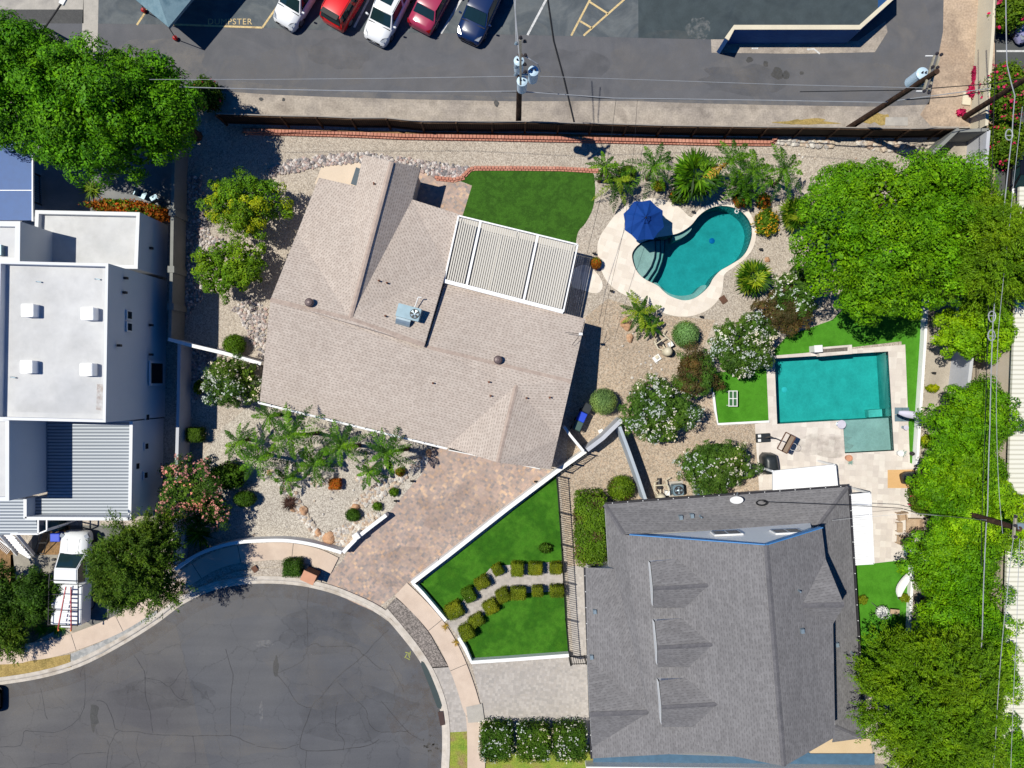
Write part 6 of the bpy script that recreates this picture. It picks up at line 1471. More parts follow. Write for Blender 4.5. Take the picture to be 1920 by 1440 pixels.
# shrubs of the front garden
bush('orange_shrub', 'small orange clipped shrub in the gravel','shrub', 628,908,12,11, 0.7, 'orange', 80, 'box', 0.07)
bush('orange_shrub', 'small orange and green shrub at the cobble strip','shrub', 750,885,10,9, 0.6, 'clip_olive', 81, 'ball', 0.07, extra=('orange', 0.1))
spiky('purple_fountain_grass', 'dark purple grass clump in the gravel', 'grass clump', 545,943,0.75, 0.6, 220, 'bronze', 82, 0.035)
bush('round_topiary', 'round green shrub beside the brown boulder','shrub', 661,966,15,13, 0.8, 'clip_dark', 83, 'ball', 0.06)
bush('round_topiary', 'tiny green shrub near the driveway, lower of two','shrub', 707,950,10,9, 0.5, 'clip', 84, 'loose', 0.07)
bush('round_topiary', 'tiny green shrub near the driveway, upper of two','shrub', 738,923,10,9, 0.5, 'clip', 85, 'loose', 0.07)
bush('square_topiary', 'dark cube shaped shrub beside the brick mailbox','shrub', 549,1064,19,18, 1.2, 'clip_dark', 86, 'box', 0.07)
# clipped pairs along the garden path
hx = [(933,1068,12,12,'upper row, first past the bend'),(970,1067,13,13,'upper row, second past the bend'),(1004,1066,13,12,'upper row, second from the iron fence'),(1042,1065,13,12,'upper row, against the iron fence'),(904,1092,14,13,'upper row, at the bend'),(879,1115,14,14,'upper row, third from the sidewalk'),(852,1144,17,16,'upper row, second from the sidewalk'),
      (972,1112,14,13,'lower row, first past the bend'),(1008,1108,12,11,'lower row, second from the iron fence'),(1044,1108,14,11,'lower row, against the iron fence'),(943,1116,15,13,'lower row, at the bend'),(920,1137,15,14,'lower row, third from the sidewalk'),(893,1163,14,13,'lower row, second from the sidewalk'),(875,1184,15,14,'lower row, nearest the sidewalk')]
for i, (x, y, rx, ry, lb) in enumerate(hx):
    bush('path_topiary', 'small clipped olive shrub along the garden path, ' + lb, 'shrub', x, y, rx * (0.9 + 0.2 * ((i * 7) % 5) / 4), ry * (0.92 + 0.16 * ((i * 3) % 4) / 3), 0.8 + 0.3 * ((i * 5) % 6) / 5, 'clip_olive' if i != 5 else 'clip', 90 + i, 'box', 0.06, group='clipped shrubs along the garden path', rz=0.0 if x > 960 else 0.5)
bush('dark_shrub', 'small dark shrub alone on the upper front lawn','shrub', 1022,1028,13,10, 0.7, 'clip_dark', 110, 'loose', 0.09)
spiky('dry_grass_clump', 'dry yellow grass tuft spilling over the white lawn wall, upper','grass clump', 835,1174,0.38, 0.4, 60, 'palm_dry', 111, 0.03)
spiky('dry_grass_clump', 'dry yellow grass tuft spilling over the white lawn wall, lower','grass clump', 855,1203,0.38, 0.4, 60, 'palm_dry', 112, 0.03)
for i, (x, lb) in enumerate(((931,'left of three white flowering bushes by the grey driveway'),(1001,'middle of three white flowering bushes by the grey driveway'),(1068,'right of three white flowering bushes against the grey house'))):
    bush('flowering_bush', lb, 'shrub', x, 1390,33,35, 1.6, 'clip_dark', 114 + i, 'box', 0.11, fl='white', nfl=85, fsize=0.10, group='three white flowering bushes')
bush('tall_hedge', 'tall clipped hedge against the grey house west wall','hedge', 1107,990,31,72, 2.2, 'clip', 118, 'box', 0.13, 1.1, extra=('red_leaf', 0.85))
bush('round_topiary', 'round shrub between hedge and blue grey wall','shrub', 1165,916,27,25, 1.6, 'clip', 119, 'ball', 0.10, extra=('red_leaf', 0.9))
# shrubs between the two yards
tree('oleander', 'white flowering oleander above the small bright lawn', 'shrub', 1392,645,68,62, 3.0, 'oleander', 120, nt=330, per=42, tr=0.3, leaf=0.17, asp=0.3, lobes=9, fl='white', flr=400)
tree('oleander', 'white flowering oleander where the two grey walls meet', 'shrub', 1232,772,66,64, 3.0, 'oleander', 121, nt=330, per=42, tr=0.3, leaf=0.17, asp=0.3, lobes=9, fl='white', flr=330)
tree('oleander', 'green oleander with few white flowers above the air conditioners', 'shrub', 1342,876,80,50, 3.0, 'oleander', 122, nt=330, per=42, tr=0.3, leaf=0.17, asp=0.3, lobes=9, fl='white', flr=150)
tree('oleander', 'white flowering oleander half under the huge bright tree', 'shrub', 1492,545,44,50, 3.0, 'oleander', 123, nt=180, per=42, tr=0.3, leaf=0.17, asp=0.3, lobes=6, fl='white', flr=110)
tree('red_leaf_shrub', 'bronze red shrub beneath the huge bright tree', 'shrub', 1466,580,50,46, 2.6, 'red_leaf', 124, nt=240, per=42, tr=0.28, leaf=0.15, asp=0.35, lobes=7)
tree('red_leaf_shrub', 'bronze green shrub between the two white oleanders', 'shrub', 1302,704,48,46, 2.4, 'red_leaf', 125, nt=240, per=42, tr=0.28, leaf=0.15, asp=0.35, lobes=7, extra=('oleander', 0.4))
bush('round_topiary', 'round pale topiary beside the white garden statues','shrub', 1286,626,26,26, 1.7, 'clip_pale', 126, 'ball', 0.07, extra=('clip', 0.5))
bush('round_topiary', 'round pale topiary beside the blue bins','shrub', 1132,753,26,26, 1.8, 'clip_pale', 127, 'ball', 0.07)
# palms around the kidney pool
for i, (x, y, h, L, nf, lb, kd, ln, mt, dr) in enumerate((
    (1133,312,2.6,1.3,16,'slim feather palm at the back lawn corner','feather',(0,0.2),'palm',0),
    (1158,338,1.8,1.6,24,'feather palm in front of the round shrub by the lawn','feather',(0,0),'palm_yellow',0),
    (1226,312,2.8,1.9,18,'feather palm with one frond reaching the block edging','feather',(-0.1,0),'palm',0),
    (1305,330,1.6,1.9,34,'wide fan palm in the middle of the pool bed','fan',(0,0),'palm',0),
    (1370,300,3.2,2.0,18,'feather palm with a dry yellow frond','feather',(0.2,0),'palm',1),
    (1412,320,3.0,1.8,24,'feather palm nearest the pool curve','feather',(-0.2,0),'palm',0),
    (1470,318,3.8,2.0,18,'tall narrow feather palm at the right end of the bed','feather',(-0.9,-0.2),'palm',0),
    (1393,355,1.6,1.5,22,'low feather palm behind the pool coping','feather',(0,0),'palm',0),
    (1492,402,1.4,1.3,34,'round fan palm beside the huge bright tree','fan',(0,0),'palm_yellow',0),
    (1410,521,1.2,1.4,34,'fan palm at the waist of the kidney pool','fan',(0,0),'palm_yellow',0),
    (1200,585,1.4,1.6,24,'feather palm in the gravel under the pool deck','feather',(0,0),'palm_yellow',0),
    (1222,612,1.0,0.9,16,'small yellow green palm beside the tan boulders','feather',(0,0),'palm_yellow',0))):
    palm('pool_palm', lb, x, y, h, L, nf, mt, 130 + i, kd, ln, group='palms around the kidney pool', dry=dr, up=0.95 if kd == 'fan' else 0.85, droop=0.55 if kd == 'fan' else 0.8)
bush('round_topiary', 'round bright shrub behind the lawn corner palms','shrub', 1178,324,17,16, 1.3, 'clip', 150, 'ball', 0.07)
bush('orange_shrub', 'small orange brown shrub between the palms','shrub', 1237,348,13,11, 0.8, 'clip_olive', 151, 'ball', 0.07, extra=('orange', 0.3))
for i, (x, y, rx, ry, lb) in enumerate(((1275,366,20,16,'red berried shrub above the deck notch'),(1392,372,18,18,'red berried shrub behind the pool coping'),(1432,376,14,14,'rusty orange shrub beside the pool coping'))):
    bush('berry_shrub', lb, 'shrub', x, y, rx, ry, 1.0, 'clip_dark', 152 + i, 'loose', 0.10, extra=('orange', 0.35))
bush('yellow_shrub', 'golden flowering shrub right of the kidney pool','shrub', 1438,416,22,26, 1.1, 'clip', 155, 'loose', 0.10, fl='yellow', nfl=150, fsize=0.13)
bush('orange_shrub', 'orange flowering shrub by the stepping pad','shrub', 1118,493,11,12, 0.9, 'clip', 156, 'ball', 0.08, extra=('orange', -0.4))
spiky('agave', 'small blue agave in a pot on the terrace by the pool shelf','plant', 1592,866,0.32, 0.3, 26, 'agave', 157, 0.05)
spiky('agave', 'small blue agave in a pot at the terrace edge near the lawn strip','plant', 1692,850,0.32, 0.3, 26, 'agave', 158, 0.05)
bush('yellow_green_shrub', 'yellow green shrub in the lane beside the thin lilac wall','shrub', 1740,828,13,14, 0.9, 'citrus_yellow', 159, 'loose', 0.10, extra=('clip', 0.2))
bush('yellow_green_shrub', 'small sunlit shrub at the head of the back lane','shrub', 1750,728,12,8, 0.8, 'citrus_yellow', 160, 'loose', 0.10)
bush('small_shrub', 'little round weed beside the grey east eave','shrub', 1618,1125,10,9, 0.4, 'clip_olive', 161, 'loose', 0.08)
bush('small_shrub', 'low shrub at the foot of the white hammock stand','shrub', 1698,1122,12,8, 0.5, 'clip_olive', 162, 'loose', 0.08)
# ------------------------------------------------------------------ stones
M['boulder'] = surf('tan_boulder', [S(206,164,130), S(188,146,114), S(216,180,148)], 1.5, 14, 0.12, 0.9, 0.5)
def stonemat(name, cols):
    m, ns, ls, b = mat_base(name, 0.85, 0.2); g = N(ns, 'NewGeometry'); r = ramp(ns, [(i / len(cols), c) for i, c in enumerate(cols)], 'CONSTANT'); ls.new(g.outputs['Random Per Island'], r.inputs[0])
    gr, gn = grain(ns, ls, g.outputs['Position'], 12, 0.12, 4); ls.new(mul(ns, ls, r.outputs[0], gr), b.inputs['Base Color']); return m
M['cobble'] = stonemat('river_cobbles', [S(178,166,162), S(150,146,148), S(204,194,188), S(126,122,124), S(188,164,156), S(216,208,204), S(160,146,144)])
M['cobble_white'] = stonemat('white_cobbles', [S(206,198,188), S(194,180,164), S(218,212,204), S(182,160,142), S(198,190,182), S(172,166,162), S(204,186,166)])
bm_ = bmesh.new(); bmesh.ops.create_icosphere(bm_, subdivisions=1, radius=1.0); ICO_V = np.array([v.co[:] for v in bm_.verts]); ICO_F = np.array([[v.index for v in f.verts] for f in bm_.faces]); bm_.free()
def inpoly(x, y, poly):
    c = False; j = len(poly) - 1
    for i in range(len(poly)):
        xi, yi = poly[i]; xj, yj = poly[j]
        if (yi > y) != (yj > y) and x < (xj - xi) * (y - yi) / (yj - yi) + xi: c = not c
        j = i
    return c
def cobbles(name, polys, n, r0, r1, mat, seed):
    rng = np.random.default_rng(seed); pts = []
    for poly in polys:
        xs = [p[0] for p in poly]; ys = [p[1] for p in poly]; k = 0; want = int(n * (max(xs) - min(xs)) * (max(ys) - min(ys)) / 1000)
        while k < want:
            x, y = rng.uniform(min(xs), max(xs)), rng.uniform(min(ys), max(ys)); k += 1
            if inpoly(x, y, poly): pts.append(P(x, y))
    q = len(pts); C_ = np.array(pts); r_ = rng.uniform(r0, r1, (q, 1, 1)) * rng.uniform(0.75, 1.25, (q, 1, 3)) * np.array([1, 1, 0.65])
    a = rng.uniform(0, 6.28, q); ca, sa = np.cos(a), np.sin(a)
    v = ICO_V[None] * r_ * rng.uniform(0.85, 1.15, (q, len(ICO_V), 1)); x = v[:, :, 0] * ca[:, None] - v[:, :, 1] * sa[:, None]; y = v[:, :, 0] * sa[:, None] + v[:, :, 1] * ca[:, None]
    v = np.stack([x, y, v[:, :, 2]], 2) + C_[:, None, :]; v[:, :, 2] += r_[:, :, 2] * 0.5
    f = (ICO_F[None] + (np.arange(q) * len(ICO_V))[:, None, None]).reshape(-1, 3)
    me = bpy.data.meshes.new(name); me.from_pydata(v.reshape(-1, 3).tolist(), [], f.tolist()); me.materials.append(mat); o = bpy.data.objects.new(name, me); COL.objects.link(o); o['kind'] = 'stuff'; return o
cobbles('river_cobbles', [[(495,322),(540,302),(600,292),(680,286),(760,296),(830,306),(880,314),(866,332),(820,332),(760,318),(690,303),(620,310),(560,322),(505,332)], [(800,318),(850,312),(880,316),(862,334),(830,334)]], 110, 0.07, 0.14, M['cobble'], 1)
cobbles('river_cobbles', [[(376,362),(392,362),(392,440),(420,450),(440,470),(430,490),(380,470)], [(430,580),(470,560),(505,580),(500,615),(460,600)], [(445,585),(500,600),(498,690),(470,640)], [(345,330),(378,330),(380,560),(345,600)], [(356,640),(420,655),(400,720),(356,760)]], 75, 0.06, 0.13, M['cobble'], 2)
cobbles('white_cobbles', [[(508,880),(530,880),(540,905),(560,930),(590,985),(620,1012),(645,1032),(660,1012),(700,985),(700,970),(680,975),(650,1000),(628,1030),(600,1020),(575,985),(548,950)], [(655,945),(690,920),(720,900),(760,885),(765,895),(728,925),(690,948),(660,955)], [(575,890),(615,903),(600,915),(580,905)], [(665,895),(700,875),(720,878),(675,905)], [(765,870),(800,855),(806,862),(775,884)], [(610,1000),(650,985),(700,960),(715,965),(668,1008),(640,1034)]], 150, 0.08, 0.17, M['cobble_white'], 3)
cobbles('white_cobbles', [[(1455,262),(1520,262),(1560,268),(1560,276),(1456,270)], [(1605,262),(1660,265),(1720,275),(1740,290),(1700,285),(1640,280),(1606,272)]], 95, 0.12, 0.24, M['cobble_white'], 4)
cobbles('loose_stones', [[(480,900),(640,900),(760,920),(700,980),(560,960)], [(400,960),(560,990),(600,1020),(400,1020)], [(1130,560),(1330,600),(1280,700),(1110,740)], [(1440,270),(1740,290),(1560,330),(1500,300)]], 1.2, 0.05, 0.11, M['cobble_white'], 5)
def boulder(px, py, rx, ry, h, seed, label, rz=0.0, mat=None):
    rng = np.random.default_rng(seed); bm = bmesh.new(); bmesh.ops.create_icosphere(bm, subdivisions=3, radius=1.0)
    ph = rng.uniform(0, 6, 9)
    for v in bm.verts:
        d = v.co.normalized(); f = 1 + 0.14 * math.sin(d.x * 3 + ph[0]) * math.cos(d.y * 3.3 + ph[1]) + 0.08 * math.sin(d.z * 5 + ph[2] + d.x * 4) + 0.04 * math.sin(d.y * 11 + ph[3])
        v.co = Vector((d.x * rx * PX * f, d.y * ry * PX * f, max(-0.05, d.z * h * f * (0.8 if d.z > 0.5 else 1))))
    me = bpy.data.meshes.new('boulder'); bm.to_mesh(me); bm.free(); me.materials.append(mat or M['boulder']); o = bpy.data.objects.new('boulder', me); COL.objects.link(o)
    o.location = P(px, py); o.rotation_euler = (0, 0, rz); return tag(o, label, 'boulder')
boulder(1174,607,11,13,0.45,1,'wide tan boulder below the kidney pool deck'); boulder(1181,634,6,9,0.35,2,'small pointed tan boulder below the wide one')
boulder(570,957,8,9,0.4,3,'rounded brown boulder beside the purple grass'); boulder(550,956,6,4,0.25,4,'little tan boulder left of the rounded one'); boulder(618,1009,11,13,0.4,5,'flat pinkish boulder among white cobbles near the curved wall',0.7)
boulder(667,950,8,7,0.4,6,'brown boulder behind the round green shrub'); boulder(804,850,5,8,0.3,7,'rusty boulder at the top of the driveway'); boulder(597,998,6,9,0.3,8,'small tan boulder in the cobble strip',0.5); boulder(1438,487,5,5,0.3,9,'pale boulder right of the kidney pool')
boulder(506,886,5,6,0.3,10,'small boulder at the left end of the cobble strip')

# ------------------------------------------------------------------ poolside things
M['navy'] = surf('navy_canvas', [S(12,58,132), S(16,66,142)], 1.0, 20, 0.05, 0.8, 0.1)
M['lilac_cloth'] = plain('lilac_cloth', S(206,202,218), 0.85)
M['canopy_cloth'] = surf('grey_blue_canvas', [S(108,138,154), S(124,152,166), S(96,126,142)], 1.2, 16, 0.05, 0.8, 0.2)
M['black_cover'] = plain('black_vinyl_cover', S(40,46,50), 0.4, 0.5)
M['wicker'] = surf('tan_wicker', [S(196,172,146), S(178,152,126)], 4, 30, 0.25, 0.85, 0.6)
M['blue_bin'] = plain('blue_bin_plastic', S(24,70,206), 0.45)
M['green_bin'] = plain('green_bin_plastic', S(60,88,84), 0.5)
M['cream_plastic'] = plain('cream_plastic', S(214,204,180), 0.5)
M['brick_brown'] = surf('brown_brick', [S(96,70,58), S(116,84,68)], 3, 20, 0.15, 0.9, 0.3)
M['terracotta'] = plain('terracotta', S(206,150,120), 0.8)
# navy parasol
c = P(1208,412,2.45); t = thing('patio_parasol', 'navy blue octagonal parasol shading the kidney pool steps', 'parasol', (c.x, c.y, 0))
mb = MB(); n = 8; Rr = 1.36; a0 = R(22.5) + 0.08
tip = (c.x, c.y, 2.95); ring = [(c.x + Rr * math.cos(a0 + i * math.pi / 4), c.y + Rr * math.sin(a0 + i * math.pi / 4), 2.28) for i in range(8)]
mid = [tuple(lerp(Vector(ring[i]), Vector(ring[(i + 1) % 8]), 0.5) * 0.96 + Vector((c.x, c.y, 2.28)) * 0.04 + Vector((0, 0, -0.02))) for i in range(8)]
for i in range(8):
    A_1, B_1, C_1 = Vector(ring[i]), Vector(mid[i]), Vector(ring[(i + 1) % 8]); T_ = Vector(tip)
    sag = Vector((0, 0, -0.05)); m1, m2, m3 = lerp(T_, A_1, 0.5), lerp(T_, B_1, 0.5) + sag, lerp(T_, C_1, 0.5)
    mb.add([T_, m1, m2, m3, A_1, B_1, C_1], [(0,1,2),(0,2,3),(1,4,5,2),(2,5,6,3)])
mb.build('canopy', M['navy'], t)
mb = MB(); 
for i in range(8):
    a = a0 + i * math.pi / 4; a2 = a + math.pi / 4; am = (a + a2) / 2
    mb.add([(c.x + 0.05 * math.cos(am), c.y + 0.05 * math.sin(am), 3.06), (c.x + 0.34 * math.cos(a), c.y + 0.34 * math.sin(a), 2.90), (c.x + 0.29 * math.cos(am), c.y + 0.29 * math.sin(am), 2.86), (c.x + 0.34 * math.cos(a2), c.y + 0.34 * math.sin(a2), 2.90)], [(0,1,2,3)])
mb.build('vent_cap', M['navy'], t)
mb = MB(); mb.tube([(c.x, c.y, 0.02), (c.x, c.y, 3.0)], 0.035, 8); mb.lathe((c.x, c.y, 3.0), [(0.04,0),(0.05,0.05),(0.01,0.12)], 8); mb.build('pole', M['dark'], t)
mb = MB(); mb.lathe((c.x, c.y, 0.02), [(0.30,0),(0.30,0.06),(0.08,0.12)], 16); mb.build('base', M['dark'], t)
for i in range(8):
    mb = MB(); mb.tube([(c.x, c.y, 2.85), lerp(Vector((c.x, c.y, 2.86)), Vector(ring[i]) + Vector((0,0,-0.03)), 0.98)], 0.012, 4); mb.build('rib', M['dark'], t)
# raised spillway on the square pool
t = thing('spillway', 'raised travertine spillway box with a dark gravel slot on the square pool', 'spillway', P(1560,657))
mb = MB(); mb.prism([P(x, y, 0)[:2] for x, y in ((1530,652),(1591,647),(1592,664),(1531,669))], 0.02, 0.48); mb.build('box', M['travertine'], t)
mb = MB(); mb.prism([P(x, y, 0.4)[:2] for x, y in ((1536,655),(1588,651),(1588,658),(1536,662))], 0.485, 0.492); mb.build('slot', surf('slot_pebbles', [S(90,84,80), S(130,122,114)], 8, 20, 0.3), t)
t = thing('pool_cabinet', 'small white cabinet behind the spillway on the pool lawn', 'cabinet', P(1525,655)); mb = MB(); mb.box(P(1524,655) , (0.5,0.42,0.85), 0.06); mb.build('body', M['white_trim'], t, bevel=0.02); mb = MB(); mb.box(P(1524,655) + Vector((0,0,0.86)), (0.54,0.46,0.04), 0.06); mb.build('lid', M['white_trim'], t)
# round tables
for x, y, lb in ((1572,795,'round pale lilac side table at the corner of the pool shelf'),(1692,801,'tiny round pale side table beside the square pool')):
    t = thing('side_table', lb, 'table', P(x, y)); p = P(x, y); r_ = 0.29 if x < 1600 else 0.17
    mb = MB(); mb.lathe(p + Vector((0,0,0.45)), [(r_,0),(r_,0.03)], 20); mb.build('top', M['lilac_cloth'], t); mb = MB(); mb.lathe(p + Vector((0,0,0.02)), [(r_*.6,0),(0.04,0.05),(0.04,0.43)], 12); mb.build('leg', M['grey_metal'], t)
# agave pots
for x, y, lb in ((1588,858,'small white and terracotta pot beside the pool shelf'),(1684,849,'small white pot on the terrace edge')):
    o = MB().lathe(P(x, y) + Vector((0,0,0.02)), [(0.16,0),(0.22,0.3),(0.22,0.34),(0.18,0.34),(0.17,0.28)], 16).build('plant_pot', M['white_trim'] if x > 1600 else M['terracotta']); tag(o, lb, 'pot')
# covered grill, basketball hoop
def covered(px, py, w_, d_, h, rz, label, cat, name):
    mb = MB(); p = P(px, py); rows = []
    for z, kx, ky in ((0.02,1.0,1.0),(h*0.45,0.97,0.95),(h*0.85,0.93,0.86),(h,0.72,0.62),(h*1.04,0.35,0.3)):
        rows.append([(p.x + math.cos(rz) * x - math.sin(rz) * y, p.y + math.sin(rz) * x + math.cos(rz) * y, z) for x, y in [(w_/2*kx*math.copysign(abs(math.cos(a))**0.5, math.cos(a))*(1+0.04*math.sin(5*a+z*3)), d_/2*ky*math.copysign(abs(math.sin(a))**0.5, math.sin(a))*(1+0.04*math.cos(7*a))) for a in [2*math.pi*i/24 for i in range(24)]]])
    loft(mb, rows, closed=True); return tag(mb.build(name, M['black_cover'], smooth_=True), label, cat)
covered(1437,868,0.95,1.45,1.1,0.08,'grill under a black cover beside the white patio cover','grill','covered_grill')
covered(1706,895,1.4,0.85,0.6,0.1,'fire pit under a black cover on the tan slab','fire pit','covered_fire_pit')
t = thing('basketball_hoop', 'portable basketball hoop with black base on the pool terrace', 'basketball hoop', P(1430,821))
mb = MB(); mb.box(P(1430,821) + Vector((0,0,0.02)), (1.0,0.62,0.16), 0.06, 0, 0.92); bs = mb.build('base', M['black_cover'], t, bevel=0.03)
for dx, dy in ((-0.28,0.14),(-0.28,-0.16)): mb = MB(); mb.box(P(1430,821) + Vector((dx,dy,0.175)), (0.2,0.18,0.03), 0.06); mb.build('sand_bag', M['white_trim'], bs)
mb = MB(); q0, q1, q2 = P(1434,821,0.2), P(1445,819,2.4), P(1466,827,2.9); mb.tube([q0, q1, q2], 0.05, 8); mb.build('pole', M['dark'], t)
ax = Vector((math.cos(R(-28)), math.sin(R(-28)), 0)); sd = Vector((-ax.y, ax.x, 0)); bc = P(1470,828,2.9)
for nm, k, wd in (('backboard', 0.0, 0.52),('rim_board', 0.42, 0.45)):
    mb = MB(); o_ = bc + ax * k * 0.8; hw_ = 0.58
    for s_ in (-1, 1): mb.beam(o_ + sd * hw_ * s_ - ax * 0.17, o_ + sd * hw_ * s_ + ax * 0.17, 0.06, 0.06); mb.beam(o_ - sd * hw_ + ax * 0.17 * s_, o_ + sd * hw_ + ax * 0.17 * s_, 0.06, 0.062)
    mb.build('frame', M['brick_brown'], t)
mb = MB(); mb.box(bc + ax * 0.34 + Vector((0,0,-0.02)), (0.26,1.1,0.03), R(-28)); mb.build('board', plain('clear_board', S(150,130,110), 0.3), t)
rc = bc + ax * 0.75; mb = MB(); mb.tube([rc + Vector((0.23*math.cos(a), 0.23*math.sin(a), -0.2)) for a in [i*math.pi/9 for i in range(19)]], 0.012, 5, cap=False); mb.build('rim', M['white_trim'], t)
# folded lilac parasols
def folded(base, a, b, z, label, seed):
    t = thing('folded_parasol', label, 'parasol', P(*base)); p, q = P(*a, z), P(*b, z + 0.25); d = (q - p)
    mb = MB(); rows = []; nn_ = 9
    sdv = d.cross(Vector((0,0,1))).normalized()
    for i in range(nn_):
        f = i / (nn_ - 1); r_ = 0.05 + 0.17 * math.sin(min(1, f * 1.3 + 0.15) * math.pi * 0.62) * (1 if f < 0.85 else 0.75)
        c_ = p + d * f; rows.append([tuple(c_ + sdv * r_ * math.cos(k) * (1 + 0.25 * math.sin(3 * k + seed)) + Vector((0,0,1)) * r_ * math.sin(k)) for k in [2 * math.pi * j / 14 for j in range(14)]])
    loft(mb, rows, closed=True); mb.build('canopy', M['lilac_cloth'], t, smooth_=True)
    b0 = P(*base); mb = MB(); mb.tube([b0, b0 + Vector((0,0,2.6)), q], 0.04, 8); mb.build('pole', M['grey_metal'], t)
    for dx, dy in ((-0.24,0.24),(0.24,0.24),(-0.24,-0.24),(0.24,-0.24)): mb = MB(); mb.box(b0 + Vector((dx,dy,0.03)), (0.45,0.45,0.07)); mb.build('base_slab', M['steel'], t)
folded((1690,777), (1685,773), (1726,780), 2.3, 'folded lilac parasol beside the square pool', 1)
folded((1707,1030), (1706,1028), (1744,1049), 2.3, 'folded lilac parasol on a four slab base near the hedge', 2)
# wicker set
def chair(px, py, w_, d_, rz, label, name='wicker_chair', back=True):
    t = thing(name, label, 'chair' if back else 'table', P(px, py), rz, group='wicker furniture on the terrace')
    mb = MB(); mb.box((0,0,0.30), (w_, d_, 0.10)); mb.build('seat', M['wicker'], t, local=True, bevel=0.02)
    if back: mb = MB(); mb.box((-w_/2 + 0.05,0,0.40), (0.09,d_,0.42)); mb.build('backrest', M['wicker'], t, local=True, bevel=0.02)
    if back:
        for s_ in (-1, 1): mb = MB(); mb.box((0.04,s_*(d_/2 - 0.04),0.40), (w_*0.85,0.07,0.2)); mb.build('armrest', M['wicker'], t, local=True)
    for sx in (-1, 1):
        for sy in (-1, 1): mb = MB(); mb.box((sx*(w_/2-0.05), sy*(d_/2-0.05), 0.02), (0.05,0.05,0.29)); mb.build('leg', M['wicker'], t, local=True)
chair(1685,966,0.58,0.55,R(-80),'wicker armchair nearest the white patio cover, upper one')
chair(1707,983,0.95,0.95,R(180),'wide wicker loveseat beside the hedge')
chair(1682,987,0.36,0.66,0,'narrow wicker coffee table between the chairs','wicker_table',False)
chair(1685,1010,0.58,0.6,R(85),'wicker armchair, lower one near the folded parasol')
for x, y, lb in ((1704,927,'dark round urn, upper of two beside the hedge'),(1705,935,'dark round urn, lower of two beside the hedge'),(1707,850,'dark little lantern at the terrace edge')):
    o = MB().lathe(P(x, y) + Vector((0,0,0.02)), [(0.08,0),(0.14,0.1),(0.15,0.2),(0.10,0.3),(0.11,0.34)], 14).build('urn', M['dark'], smooth_=True); tag(o, lb, 'urn')
# white hammock, hanging chair, bench on the side lawn
t = thing('hammock', 'white rope hammock in a curved stand on the side lawn', 'hammock', P(1695,1095)); mb = MB(); rows = []
for i in range(13):
    f = i / 12; px_ = 1686 + 26 * math.sin(f * 1.5) ** 1 - 0; c_ = P(1712 - 27 * math.sin(f * math.pi * 0.5), 1063 + 56 * f, 0.6 - 0.25 * math.sin(f * math.pi)); w_ = 0.10 + 0.30 * math.sin(f * math.pi)
    rows.append([c_ + Vector((w_ * u, 0.3 * w_ * u, 0.10 * u * u)) for u in (-1, -0.5, 0, 0.5, 1)])
n = 5; mb.add([p for r_ in rows for p in r_], [(i * n + k, i * n + k + 1, (i + 1) * n + k + 1, (i + 1) * n + k) for i in range(12) for k in range(4)]); mb.build('sling', M['white_trim'], t)
mb = MB(); mb.tube([P(1713,1060,0.9), P(1712,1063,0.1), P(1699,1095,0.05), P(1686,1120,0.1), P(1684,1123,0.9)], 0.035, 6); mb.build('stand', M['dark'], t)
t = thing('egg_chair', 'round white wire egg chair on the side lawn', 'chair', P(1646,1143)); p = P(1646,1143)
mb = MB()
for k in range(14):
    a = k * math.pi / 7; mb.tube([p + Vector((0.42 * math.cos(a) * math.sin(f), 0.42 * math.sin(a) * math.sin(f), 0.62 - 0.5 * math.cos(f) * 1.0)) for f in (0.5, 1.0, 1.5, 2.0, 2.5)], 0.022, 4)
mb.lathe(p + Vector((0,0,0.35)), [(0.05,0),(0.30,0.04),(0.36,0.2),(0.34,0.2),(0.28,0.08)], 18); mb.build('basket', M['white_trim'], t)
mb = MB()
for a in (0.6, 2.2, 3.8, 5.4): mb.tube([p + Vector((0.2 * math.cos(a), 0.2 * math.sin(a), 0.3)), p + Vector((0.75 * math.cos(a), 0.6 * math.sin(a), 0.03))], 0.02, 5)
mb.build('stand', M['dark'], t)
t = thing('garden_bench', 'small tan bench beside the white egg chair', 'bench', P(1671,1143)); p = P(1671,1143)
mb = MB(); mb.box(p + Vector((0,0,0.42)), (0.6,0.3,0.06), -0.1); mb.build('seat', M['wicker'], t)
for sx in (-1, 1): mb = MB(); mb.beam(p + Vector((sx * 0.26,-0.12,0.42)), p + Vector((sx * 0.26 + 0.25,-0.42,0.03)), 0.05, 0.05); mb.build('leg', M['white_trim'], t)
# white glass topped table on the small lawn
t = thing('garden_table', 'white framed glass table on the small bright lawn', 'table', P(1370,747)); p = P(1370,747); rz = R(3)
mb = MB()
for x in (-0.27, 0, 0.27): mb.beam(p + Vector((x,-0.5,0.5)), p + Vector((x,0.5,0.5)), 0.05, 0.05)
for y in (-0.5, 0, 0.5): mb.beam(p + Vector((-0.3,y,0.5)), p + Vector((0.3,y,0.5)), 0.05, 0.052)
mb.build('frame', M['white_trim'], t)
mb = MB(); mb.box(p + Vector((0,0,0.47)), (0.5,0.95,0.015)); mb.build('glass_top', plain('green_glass', S(70,110,70), 0.1), t)
for sx in (-1, 1):
    for sy in (-1, 1): mb = MB(); mb.box(p + Vector((sx*0.26,sy*0.46,0.015)), (0.05,0.05,0.46)); mb.build('leg', M['white_trim'], t)
